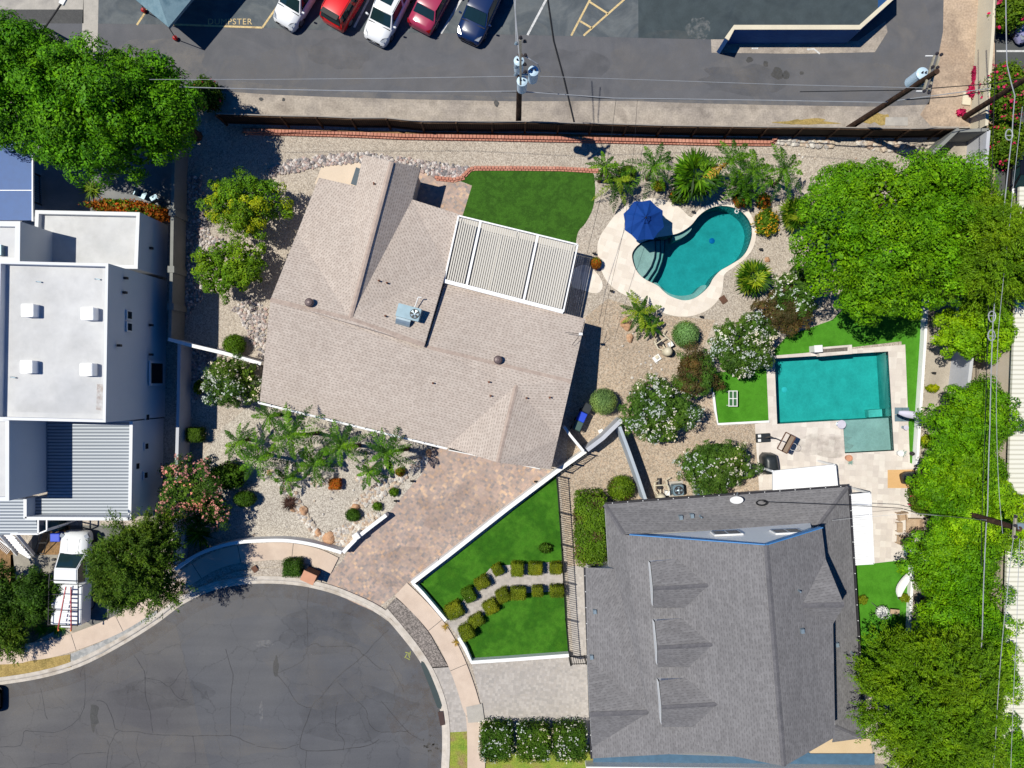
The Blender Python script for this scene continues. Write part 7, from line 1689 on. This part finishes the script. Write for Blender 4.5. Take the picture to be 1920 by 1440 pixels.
# air conditioners and pool equipment behind the grey house
def cond(px, py, label):
    t = thing('air_conditioner', label, 'air conditioner', P(px, py), 0.08); mb = MB(); mb.box((0,0,0.05), (0.72,0.72,0.80), 0, 0, 0.96); mb.build('cabinet', M['steel'], t, local=True, bevel=0.06)
    mb = MB(); mb.lathe((0,0,0.855), [(0.30,0),(0.30,0.02),(0.27,0.022)], 20); mb.build('grille', M['dark'], t, local=True)
    mb = MB(); mb.lathe((0,0,0.88), [(0.10,0),(0.10,0.06),(0.04,0.08)], 12)
    for k in range(4): a = k * math.pi / 2; mb.add([(0.06*math.cos(a),0.06*math.sin(a),0.885),(0.25*math.cos(a-.35),0.25*math.sin(a-.35),0.89),(0.25*math.cos(a+.35),0.25*math.sin(a+.35),0.90)], [(0,1,2)])
    mb.build('fan', M['grey_metal'], t, local=True); mb = MB(); mb.box((0,0,0.012), (1.0,1.0,0.05)); mb.build('pad', M['concrete'], t, local=True)
cond(1267,916,'blue grey air conditioner standing beside the pool pump'); cond(1312,918,'blue grey air conditioner half under the flowering oleander')
def pump(px, py, label, rz, k=1.0):
    t = thing('pool_equipment', label, 'pool equipment', P(px, py), rz)
    mb = MB(); mb.lathe((0,0,0.02), [(0.27,0),(0.30,0.1),(0.30,0.75),(0.22,0.92),(0.06,0.98)], 18); mb.build('filter_tank', M['cream_plastic'], t, local=True, smooth_=True)
    mb = MB(); mb.tube([(-0.05,0.75,0.2),(-0.05,1.25,0.2)], 0.13, 12); mb.lathe((-0.05,0.65,0.02), [(0.14,0),(0.14,0.4),(0.1,0.45)], 12); mb.build('pump', M['dark'], t, local=True)
    mb = MB(); mb.tube([(0.0,0.3,0.4),(0.0,0.65,0.4)], 0.05, 6); mb.tube([(-0.2,0.2,0.6),(-0.45,0.5,0.6),(-0.4,1.0,0.5),(-0.1,1.1,0.3)], 0.045, 6); mb.tube([(0.28,0.1,0.5),(0.55,0.5,0.5),(0.35,1.15,0.45),(0.65,1.3,0.4)], 0.045, 6); mb.tube([(-0.5,0.8,0.5),(0.45,0.85,0.5)], 0.045, 6); mb.build('pipes', M['cream_plastic'], t, local=True)
    mb = MB(); mb.box((0.45,0.3,0.02), (0.3,0.3,0.5)); mb.build('controller', M['white_trim'], t, local=True)
pump(1236,931,'cream pool filter and pipes in the gap behind the blue grey wall', R(0)); pump(1248,660,'cream pool filter with white box beside the pale topiary', R(30))
t = thing('equipment_slab', 'white square slab beside the pool filter', 'slab', P(1231,672)); mb = MB(); mb.box(P(1231,672), (0.5,0.4,0.12), 0.6); mb.build('slab', M['white_trim'], t); mb = MB(); mb.box(P(1231,670) + Vector((0,0,0.121)), (0.2,0.2,0.1), 0.6); mb.build('cap', M['cream_plastic'], t)
# wheelie bins
def bin_(px, py, rz, mat, label):
    t = thing('wheelie_bin', label, 'bin', P(px, py), rz, group='wheelie bins'); mb = MB(); mb.box((0,0,0.06), (0.52,0.46,0.95), 0, 0, 1.0); mb.v = [(x * (0.84 if z < 0.5 else 1.08), y * (0.84 if z < 0.5 else 1.08), z) for x, y, z in mb.v]; mb.build('body', mat, t, local=True, bevel=0.02)
    mb = MB(); mb.box((0.02,0,1.005), (0.66,0.56,0.06), 0, 0, 0.86); mb.build('lid', mat, t, local=True, bevel=0.015); mb = MB(); mb.tube([(-0.34,-0.22,1.0),(-0.34,0.22,1.0)], 0.02, 6); mb.build('handle', M['black'], t, local=True)
    for s_ in (-1, 1): mb = MB(); mb.tube([(-0.28,s_*0.24,0.12),(-0.28,s_*0.30,0.12)], 0.12, 12); mb.build('wheel', M['tyre'], t, local=True)
bin_(1088,781,R(65),M['blue_bin'],'blue wheelie bin behind the narrow white wall'); bin_(1081,797,R(65),M['green_bin'],'grey green wheelie bin beside the blue one near the tan roof'); bin_(1098,765,R(60),M['black_cover'],'black wheelie bin by the pale round topiary')
bin_(121,1002,R(0),M['blue_bin'],'blue wheelie bin in front of the white pickup'); bin_(108,982,R(90),M['green_bin'],'green wheelie bin under the garage parapet, left one'); bin_(120,982,R(90),M['green_bin'],'green wheelie bin under the garage parapet, right one')
# blue bin label
# brick mailbox pillar
t = thing('mailbox_pillar', 'brown brick mailbox pillar with tan cap beside the cube shrub', 'mailbox', P(588,1074)); p = P(588,1074)
mb = MB(); mb.box(p, (0.85,0.62,1.15), R(-24)); mb.build('pillar', M['brick_brown'], t); mb = MB(); mb.box(p + Vector((0,0,1.152)), (0.92,0.68,0.08), R(-24)); mb.build('cap', M['terracotta'], t); mb = MB(); mb.box(p + Vector((0.12,-0.31,0.7)), (0.3,0.08,0.25), R(-24)); mb.build('door', M['dark'], t)
# lids, drains, little lights
for x, y, w_, lb, m_ in ((1356,562,0.42,'brown square skimmer lid beside the kidney pool','brick_brown'),(479,1066,0.35,'brown utility lid in the kerb gravel','brick_brown')):
    o = MB().box(P(x, y) + Vector((0,0,0.10 if y > 1000 else 0.01)), (w_, w_ * 1.2, 0.05), 0.6).build('access_cover', M[m_]); tag(o, lb, 'lid')
o = MB().box(P(1811,186) + Vector((0,0,0.01)), (0.55,0.85,0.12), -0.1).build('concrete_slab', M['wall_cream'], bevel=0.02); tag(o, 'cream concrete slab lying on the brown verge beneath the wires', 'slab')
lights = [(1297,398,'kidney pool notch'),(1423,468,'right rim of the kidney pool'),(1144,546,'lower left of the pool deck'),(1312,594,'foot of the kidney pool deck'),(1112,476,'corner of the louvred pergola'),(812,838,'top of the driveway'),(772,901,'driveway edge by the cobbles'),(741,938,'driveway edge by two tiny shrubs'),(947,951,'long white driveway wall, upper'),(846,1033,'long white driveway wall, lower'),(1746,699,'lane beneath the feathery acacia'),(1003,902,'driveway wall nearest the garage')]
for x, y, lb in lights:
    t = thing('path_light', 'little black path light at the ' + lb, 'light', P(x, y), group='little black path lights'); mb = MB(); mb.tube([P(x, y), P(x, y) + Vector((0,0,0.22))], 0.03, 6); mb.build('stake', M['black'], t); mb = MB(); mb.tube([P(x, y) + Vector((-0.05,0,0.20)), P(x, y) + Vector((0.16,-0.03,0.30))], [0.06,0.08], 8); mb.build('head', M['black'], t)
o = MB().lathe(P(1347,443) + Vector((0,0,-1.545)), [(0.20,0),(0.18,0.04),(0.05,0.06)], 16).build('pool_drain', plain('blue_drain', S(40,120,200), 0.4)); tag(o, 'round blue drain on the floor of the kidney pool', 'drain')
o = MB().lathe(P(1487,731) + Vector((0,0,-1.545)), [(0.20,0),(0.18,0.04),(0.05,0.06)], 16).build('pool_drain', plain('pale_drain', S(190,230,235), 0.4)); tag(o, 'round pale drain on the floor of the square pool', 'drain')
o = MB().tube([P(1382,396) + Vector((0.12*math.cos(a),0.12*math.sin(a),-0.06)) for a in [i*math.pi/8 for i in range(17)]], 0.035, 6, cap=False).build('float_ring', M['white_trim']); tag(o, 'small white float ring at the top of the kidney pool', 'float')
# canopy tent in the parking lot
t = thing('canopy_tent', 'grey blue peaked canopy tent with red leg weights in the lot', 'canopy', P(322,20)); zc_ = 2.5
C0 = P(316,51,zc_); d1 = (P(255,0,zc_) - C0).normalized(); d2 = (P(358,0,zc_) - C0).normalized(); C1 = C0 + d1 * 3.6; C2 = C0 + d2 * 5.6; C3 = C1 + d2 * 5.6; apx = (C0 + C3) / 2 + Vector((0,0,1.0))
mb = MB(); r1 = lerp(lerp(C0, C1, 0.5), lerp(C2, C3, 0.5), 0.25) + Vector((0,0,0.9)); r2 = lerp(lerp(C0, C1, 0.5), lerp(C2, C3, 0.5), 0.75) + Vector((0,0,0.9))
mb.add([C0, C1, C2, C3, r1, r2], [(0,1,4),(0,4,5,2),(2,5,3),(1,3,5,4)]); 
for a, b_ in ((C0,C1),(C0,C2),(C2,C3),(C1,C3)): mb.add([a, b_, b_ - Vector((0,0,0.22)), a - Vector((0,0,0.22))], [(0,1,2,3)])
mb.build('cloth', M['canopy_cloth'], t)
for k, (q, ft_) in enumerate(((C0, P(331,74)), (lerp(C0, C1, 0.62), P(272,22)), (C2, None), (C3, None))):
    g_ = ft_ if ft_ is not None else Vector((q.x, q.y, 0)); mb = MB(); mb.tube([q - Vector((0,0,0.05)), g_ + Vector((0,0,0.02))], 0.03, 6); mb.build('leg', M['black'], t)
    mb = MB(); mb.lathe(g_ + Vector((0,0,0.02)), [(0.14,0),(0.16,0.25),(0.07,0.34)], 12); mb.build('weight', plain('red_weight', S(170,30,30), 0.5) if 'red_weight' not in bpy.data.materials else bpy.data.materials['red_weight'], t)
# lamp at the top left corner
t = thing('street_lamp', 'street lamp with pale head at the top left of the lot', 'street lamp', P(100,60)); b0 = P(100,60)
mb = MB(); mb.tube([b0, P(84,52,5.2), P(117,4,5.9)], [0.09,0.06,0.05], 8); mb.build('pole', M['dark'], t); mb = MB(); mb.box(P(120,2,5.9), (0.3,0.5,0.12), -0.5); mb.build('head', M['white_trim'], t)
# white steel steps, trellis and terrace chairs on the left
t = thing('steel_steps', 'flight of white steel steps below the porch roof', 'stairs', P(32,1018)); A0, A1 = P(14,1000,2.2), P(48,1040,0.3)
for s_ in (-0.55, 0.55): mb = MB(); mb.beam(A0 + Vector((s_,0,0)), A1 + Vector((s_,0,0)), 0.08, 0.2); mb.build('stringer', M['white_metal'], t)
for k in range(9): mb = MB(); mb.box(lerp(A0, A1, (k + 0.5) / 9) + Vector((0,0,0.02)), (1.0,0.24,0.04), -0.55); mb.build('step', M['white_metal'], t)
t = thing('steel_railing', 'white steel railing panel at the left edge beside the steps', 'railing', P(8,1025)); mb = MB()
for k in range(12): mb.beam(P(-6 + 2.4 * k, 1008 + 1.9 * k, 1.0), P(-14 + 2.4 * k, 1018 + 1.9 * k, 0.1), 0.03, 0.03)
mb.build('bars', M['white_metal'], t); mb = MB(); mb.beam(P(-6,1008,1.05), P(22,1030,1.05), 0.06, 0.06); mb.build('rail', M['white_metal'], t)
t = thing('metal_trellis', 'leaning dark metal trellis on the bare dirt bed', 'trellis', P(80,1020)); mb = MB(); q = [P(93,997,1.1), P(82,1038,0.1), P(64,1036,0.1), P(76,1000,1.1)]
for i in range(4): mb.beam(q[i], q[(i + 1) % 4], 0.05, 0.05)
mb.build('frame', M['black'], t); mb = MB(); mb.beam(lerp(q[0], q[1], 0.5), lerp(q[3], q[2], 0.5), 0.03, 0.03); mb.build('crossbar', M['black'], t)
def tchair(px, py, rz, label):
    t = thing('terrace_chair', label, 'chair', P(px, py), rz); mb = MB(); mb.box((0,0,0.40), (0.5,0.5,0.06)); mb.build('seat', M['steel'], t, local=True); mb = MB(); mb.box((-0.27,0,0.46), (0.06,0.5,0.45)); mb.build('backrest', M['steel'], t, local=True)
    for sx in (-1, 1):
        for sy in (-1, 1): mb = MB(); mb.box((sx*0.22,sy*0.22,0.015), (0.04,0.04,0.385)); mb.build('leg', M['grey_metal'], t, local=True)
tchair(273,368,R(-25),'grey terrace chair in a patch of sun behind the orange hedge'); tchair(296,376,R(120),'grey terrace chair nearest the block wall, in dappled shade')
# small stone by bins, brick
o = MB().box(P(1126,808), (0.32,0.22,0.12), 0.4).build('concrete_block', M['white_trim']); tag(o, 'pale concrete block below the slanting grey wall', 'block')
# ------------------------------------------------------------------ poles and wires
M['pole_wood'] = surf('dark_pole_wood', [S(82,58,46), S(64,46,36), S(98,74,58)], 2.0, 20, 0.2, 0.9, 0.4)
M['pole_grey'] = surf('grey_arm_wood', [S(172,164,146), S(150,144,128)], 3.0, 20, 0.12, 0.9, 0.3)
M['cable_white'] = plain('bright_cable', S(176,178,182), 0.4, 0.5, 0.2)
M['cable_black'] = plain('black_cable', S(32,32,34), 0.6)
M['porcelain'] = plain('insulator', S(60,54,56), 0.25)
M['can'] = plain('transformer_can', S(196,220,236), 0.4, 0.4)
def can(px, py, z0, z1, r_, parent, nm='transformer'):
    p = P(px, py, z1); mb = MB(); mb.lathe((p.x, p.y, z0), [(r_*0.9,0),(r_,0.05),(r_,z1-z0-0.12),(r_*1.06,z1-z0-0.1),(r_*1.06,z1-z0-0.05),(r_*0.7,z1-z0),(0.02,z1-z0+0.04)], 18); o = mb.build(nm, M['can'], parent, smooth_=False)
    for dx in (-0.09, 0.09): mb = MB(); mb.lathe((p.x + dx, p.y, z1 - 0.02), [(0.05,0),(0.03,0.12),(0.05,0.14),(0.02,0.22)], 8); mb.build('bushing', M['porcelain'], o)
    return o
def insul(mb, p): mb.lathe(p, [(0.05,0),(0.09,0.06),(0.05,0.10),(0.09,0.14),(0.03,0.22)], 8)
def cable(name, pts, r_, mat, label, sag=0.0, seg=10, cat='cable'):
    mb = MB()
    for a, b_ in zip(pts, pts[1:]):
        a, b_ = P(*a), P(*b_)
        mb.tube([lerp(a, b_, i / seg) - Vector((0,0,sag * 4 * (i / seg) * (1 - i / seg))) for i in range(seg + 1)], r_, 5)
    return tag(mb.build(name, mat), label, cat)
# pole with three transformers
b0, t0 = P(972,237,0), P(976,72,12.0)
t = thing('utility_pole', 'upright dark utility pole carrying three transformers beside the alley', 'utility pole', b0)
mb = MB(); mb.tube([b0, lerp(b0, t0, 0.85)], [0.20,0.14], 10); mb.build('pole', M['pole_wood'], t)
mb = MB(); mb.beam(P(976,158,9.3), P(976,74,12.0), 0.11, 0.14); mb.build('crossarm', M['pole_grey'], t)
for x, y, z in ((968,83,11.6),(984,79,11.6),(967,127,10.4),(984,122,10.4),(967,141,10.0),(985,136,10.0),(976,72,12.0),(985,105,11.0)):
    mb = MB(); insul(mb, P(x, y, z)); mb.beam(P(x - 4, y, z), P(x + 4, y, z), 0.05, 0.05); mb.build('insulator', M['porcelain'] if x > 970 else M['grey_metal'], t)
can(973,113,9.0,10.2,0.26,t); can(1000,132,8.6,9.8,0.27,t); can(979,151,7.6,8.8,0.28,t)
mb = MB(); mb.tube([P(985,105,11.0), P(995,112,10.9), P(1008,120,10.6), P(1013,134,9.9)], 0.03, 5); mb.build('jumper', M['cable_white'], t)
mb = MB(); mb.beam(P(978,140,9.0), P(998,140,9.0), 0.08, 0.1); mb.build('bracket', M['grey_metal'], t)
# leaning pole at the right
b0, t0 = P(1590,241,0), P(1757,134,11.0)
t = thing('utility_pole', 'brown utility pole with double crossarm and one round transformer', 'utility pole', b0)
mb = MB(); mb.tube([b0, t0], [0.20,0.14], 10); mb.build('pole', M['pole_wood'], t)
for off in (0, 1):
    mb = MB(); dx = off * 9; mb.beam(P(1731 + dx, 172 + off * 2, 9.9), P(1752 + dx, 104 + off * 2, 10.5), 0.09, 0.11); mb.build('crossarm', M['pole_grey'], t)
for x, y in ((1731,172),(1740,175),(1747,127),(1756,128),(1755,102),(1763,104),(1742,163)):
    mb = MB(); insul(mb, P(x, y, 10.4)); mb.build('insulator', M['porcelain'], t)
for x, y in ((1735,105),(1718,171)):
    mb = MB(); mb.beam(P(x, y, 10.3), P(x + 16, y, 10.3), 0.05, 0.05); mb.build('pin_arm', M['white_trim'], t)
can(1731,137,8.2,9.5,0.32,t)
mb = MB(); mb.box(P(1722,163,8.6), (0.25,0.2,0.5)); mb.build('junction', M['steel'], t)
# dark pole at the corner by the alley wall
b0, t0 = P(1808,220,0), P(1965,122,9.5)
t = thing('utility_pole', 'dark pole leaning out past the alley wall into the bougainvillea', 'utility pole', b0)
mb = MB(); mb.tube([b0, t0], [0.19,0.14], 10); mb.build('pole', M['pole_wood'], t); mb = MB(); mb.tube([P(1811,219,0.1), P(1880,176,4.0)], 0.06, 6); mb.build('riser', M['grey_metal'], t)
# pole at the right with crossarm end, in the hedge
b0, t0 = P(1724,936,0), P(1912,992,9.6)
t = thing('utility_pole', 'brown pole rising out of the bright hedge at the right edge', 'utility pole', b0)
mb = MB(); mb.tube([b0, t0], [0.20,0.15], 10); mb.build('pole', M['pole_wood'], t)
mb = MB(); mb.beam(P(1904,965,9.6), P(1900,1010,9.6), 0.1, 0.12); mb.build('crossarm', M['pole_grey'], t)
for y in (968,985,1006): mb = MB(); insul(mb, P(1902, y, 9.65)); mb.build('insulator', M['porcelain'], t)
mb = MB(); mb.box(P(1908,985,9.3), (0.4,0.3,0.3)); mb.build('junction', M['grey_metal'], t)
# wires
cable('overhead_cable', [(330,163,6.2),(480,167,5.6),(640,170,5.5),(800,172,5.5),(972,171,5.6)], 0.024, M['cable_white'], 'bright cable bundle west of the three transformer pole')
cable('overhead_cable', [(972,171,5.6),(1150,184,5.4),(1440,188,5.5),(1655,192,6.0),(1860,165,5.8)], 0.024, M['cable_white'], 'bright cable bundle between the two alley poles')
cable('overhead_cable', [(940,172,5.4),(1030,174,5.3),(1120,184,5.3),(1320,187,5.3)], 0.022, M['cable_black'], 'thin black cable twisted along the bright bundle')
cable('overhead_wire', [(280,149,9.0),(480,149,8.8),(720,147,8.9),(965,143,9.8)], 0.012, M['cable_white'], 'fine pale wire over the alley west of the transformer pole')
cable('overhead_wire', [(1012,143,9.6),(1250,151,8.8),(1480,159,8.9),(1735,165,9.6)], 0.012, M['cable_white'], 'fine pale wire over the alley between the two poles')
cable('overhead_cable', [(1500,172,6.6),(1700,169,7.4),(1860,157,6.8),(1960,140,7.0)], 0.025, M['cable_black'], 'upper dark cable crossing the brown verge')
cable('overhead_cable', [(1700,187,6.6),(1790,181,6.6),(1880,165,6.4)], 0.03, M['cable_black'], 'lower dark cable crossing the brown verge')
cable('overhead_wire', [(968,-60,11.4),(966,20,11.2),(968,82,11.6)], 0.028, M['cable_white'], 'bright wire running up from the transformer pole')
cable('overhead_wire', [(958,-60,10.8),(965,10,10.6),(974,110,10.3)], 0.028, M['cable_white'], 'second bright wire running up from the transformer pole')
cable('dark_line', [(1012,-60,0.06),(1027,0,0.06),(1038,76,0.06),(1058,150,0.06),(1077,232,0.06)], 0.05, M['cable_black'], 'thick black line across the alley to the board fence')  # black tube drawn along the dark line across the alley
cable('drop_wire', [(1155,187,5.3),(1146,260,5.0),(1128,365,4.6),(1090,520,3.9),(1088,590,3.1)], 0.012, M['cable_black'], 'thin black drop wire from the cable bundle to the tan roof corner', 0.02)
cable('drop_wire', [(1195,188,5.3),(1190,270,4.8),(1170,430,3.6),(1140,560,2.8),(1128,630,2.2)], 0.010, M['cable_black'], 'second thin drop wire crossing the pool deck', 0.02)
cable('lane_cable', [(1886,-40,8.0),(1888,120,7.8),(1903,180,7.6),(1898,250,7.4),(1880,420,7.0),(1862,600,6.8),(1856,800,6.6),(1852,955,6.6),(1848,1010,6.6),(1842,1180,6.6),(1838,1290,6.6),(1832,1500,6.6)], 0.028, M['cable_white'], 'bright cable along the right lane over the hedge trees', 0.03, 6)
cable('lane_wire', [(1868,-40,7.2),(1866,130,7.0),(1858,420,6.6),(1852,640,6.4),(1846,840,6.4),(1842,960,6.4),(1840,1060,6.4)], 0.02, M['cable_black'], 'dark wire along the right lane beside the bright cable', 0.03, 6)
cable('lane_wire', [(1917,200,8.6),(1893,420,8.2),(1872,620,8.0),(1868,760,8.0),(1872,900,8.2),(1880,1000,8.6)], 0.014, M['cable_white'], 'fine pale wire along the right lane, north stretch', 0.03, 6)
cable('lane_wire', [(1900,1010,8.6),(1888,1120,8.2),(1876,1240,8.0),(1866,1400,8.0),(1858,1500,8.0)], 0.018, M['cable_white'], 'fine pale wire over the hedge toward the bottom corner, inner', 0.03, 6)
cable('lane_wire', [(1912,1010,9.2),(1906,1200,8.6),(1900,1320,8.4),(1894,1500,8.4)], 0.014, M['cable_white'], 'fine pale wire over the hedge toward the bottom corner, outer', 0.03, 6)
cable('service_wire', [(1430,941,3.7),(1560,946,3.9),(1690,953,5.0),(1720,962,6.0),(1850,976,7.4)], 0.022, M['cable_black'], 'black service wire from the grey roof to the hedge pole', 0.05)
cable('service_wire', [(1560,1336 - 360,4.2),(1640,968,4.8),(1715,963,5.6),(1850,975,7.2)], 0.010, M['cable_white'], 'fine pale service wire over the terrace', 0.05)
# fibre storage loops on the lane cable
def loop(px, py, z, label, flip=1):
    t = thing('cable_loop', label, 'cable loop', P(px, py, z)); p = P(px, py, z); mb = MB()
    mb.tube([p + Vector((0.20*math.cos(a), 0.26*math.sin(a)*(1.35 if math.sin(a)*flip > 0 else 1), 0)) for a in [i*math.pi/10 for i in range(21)]], 0.035, 5, cap=False); mb.build('hoop', M['cable_white'], t); mb = MB(); mb.beam(p + Vector((-0.2,0,0)), p + Vector((0.2,0,0)), 0.04, 0.03); mb.build('crossbar', M['cable_white'], t)
loop(1892,254,7.4,'white teardrop cable loop above the lane wall'); loop(1859,630,6.8,'white teardrop cable loop over the clipped ficus, lower one'); loop(1860,592,6.8,'white teardrop cable loop over the clipped ficus, upper one', -1)
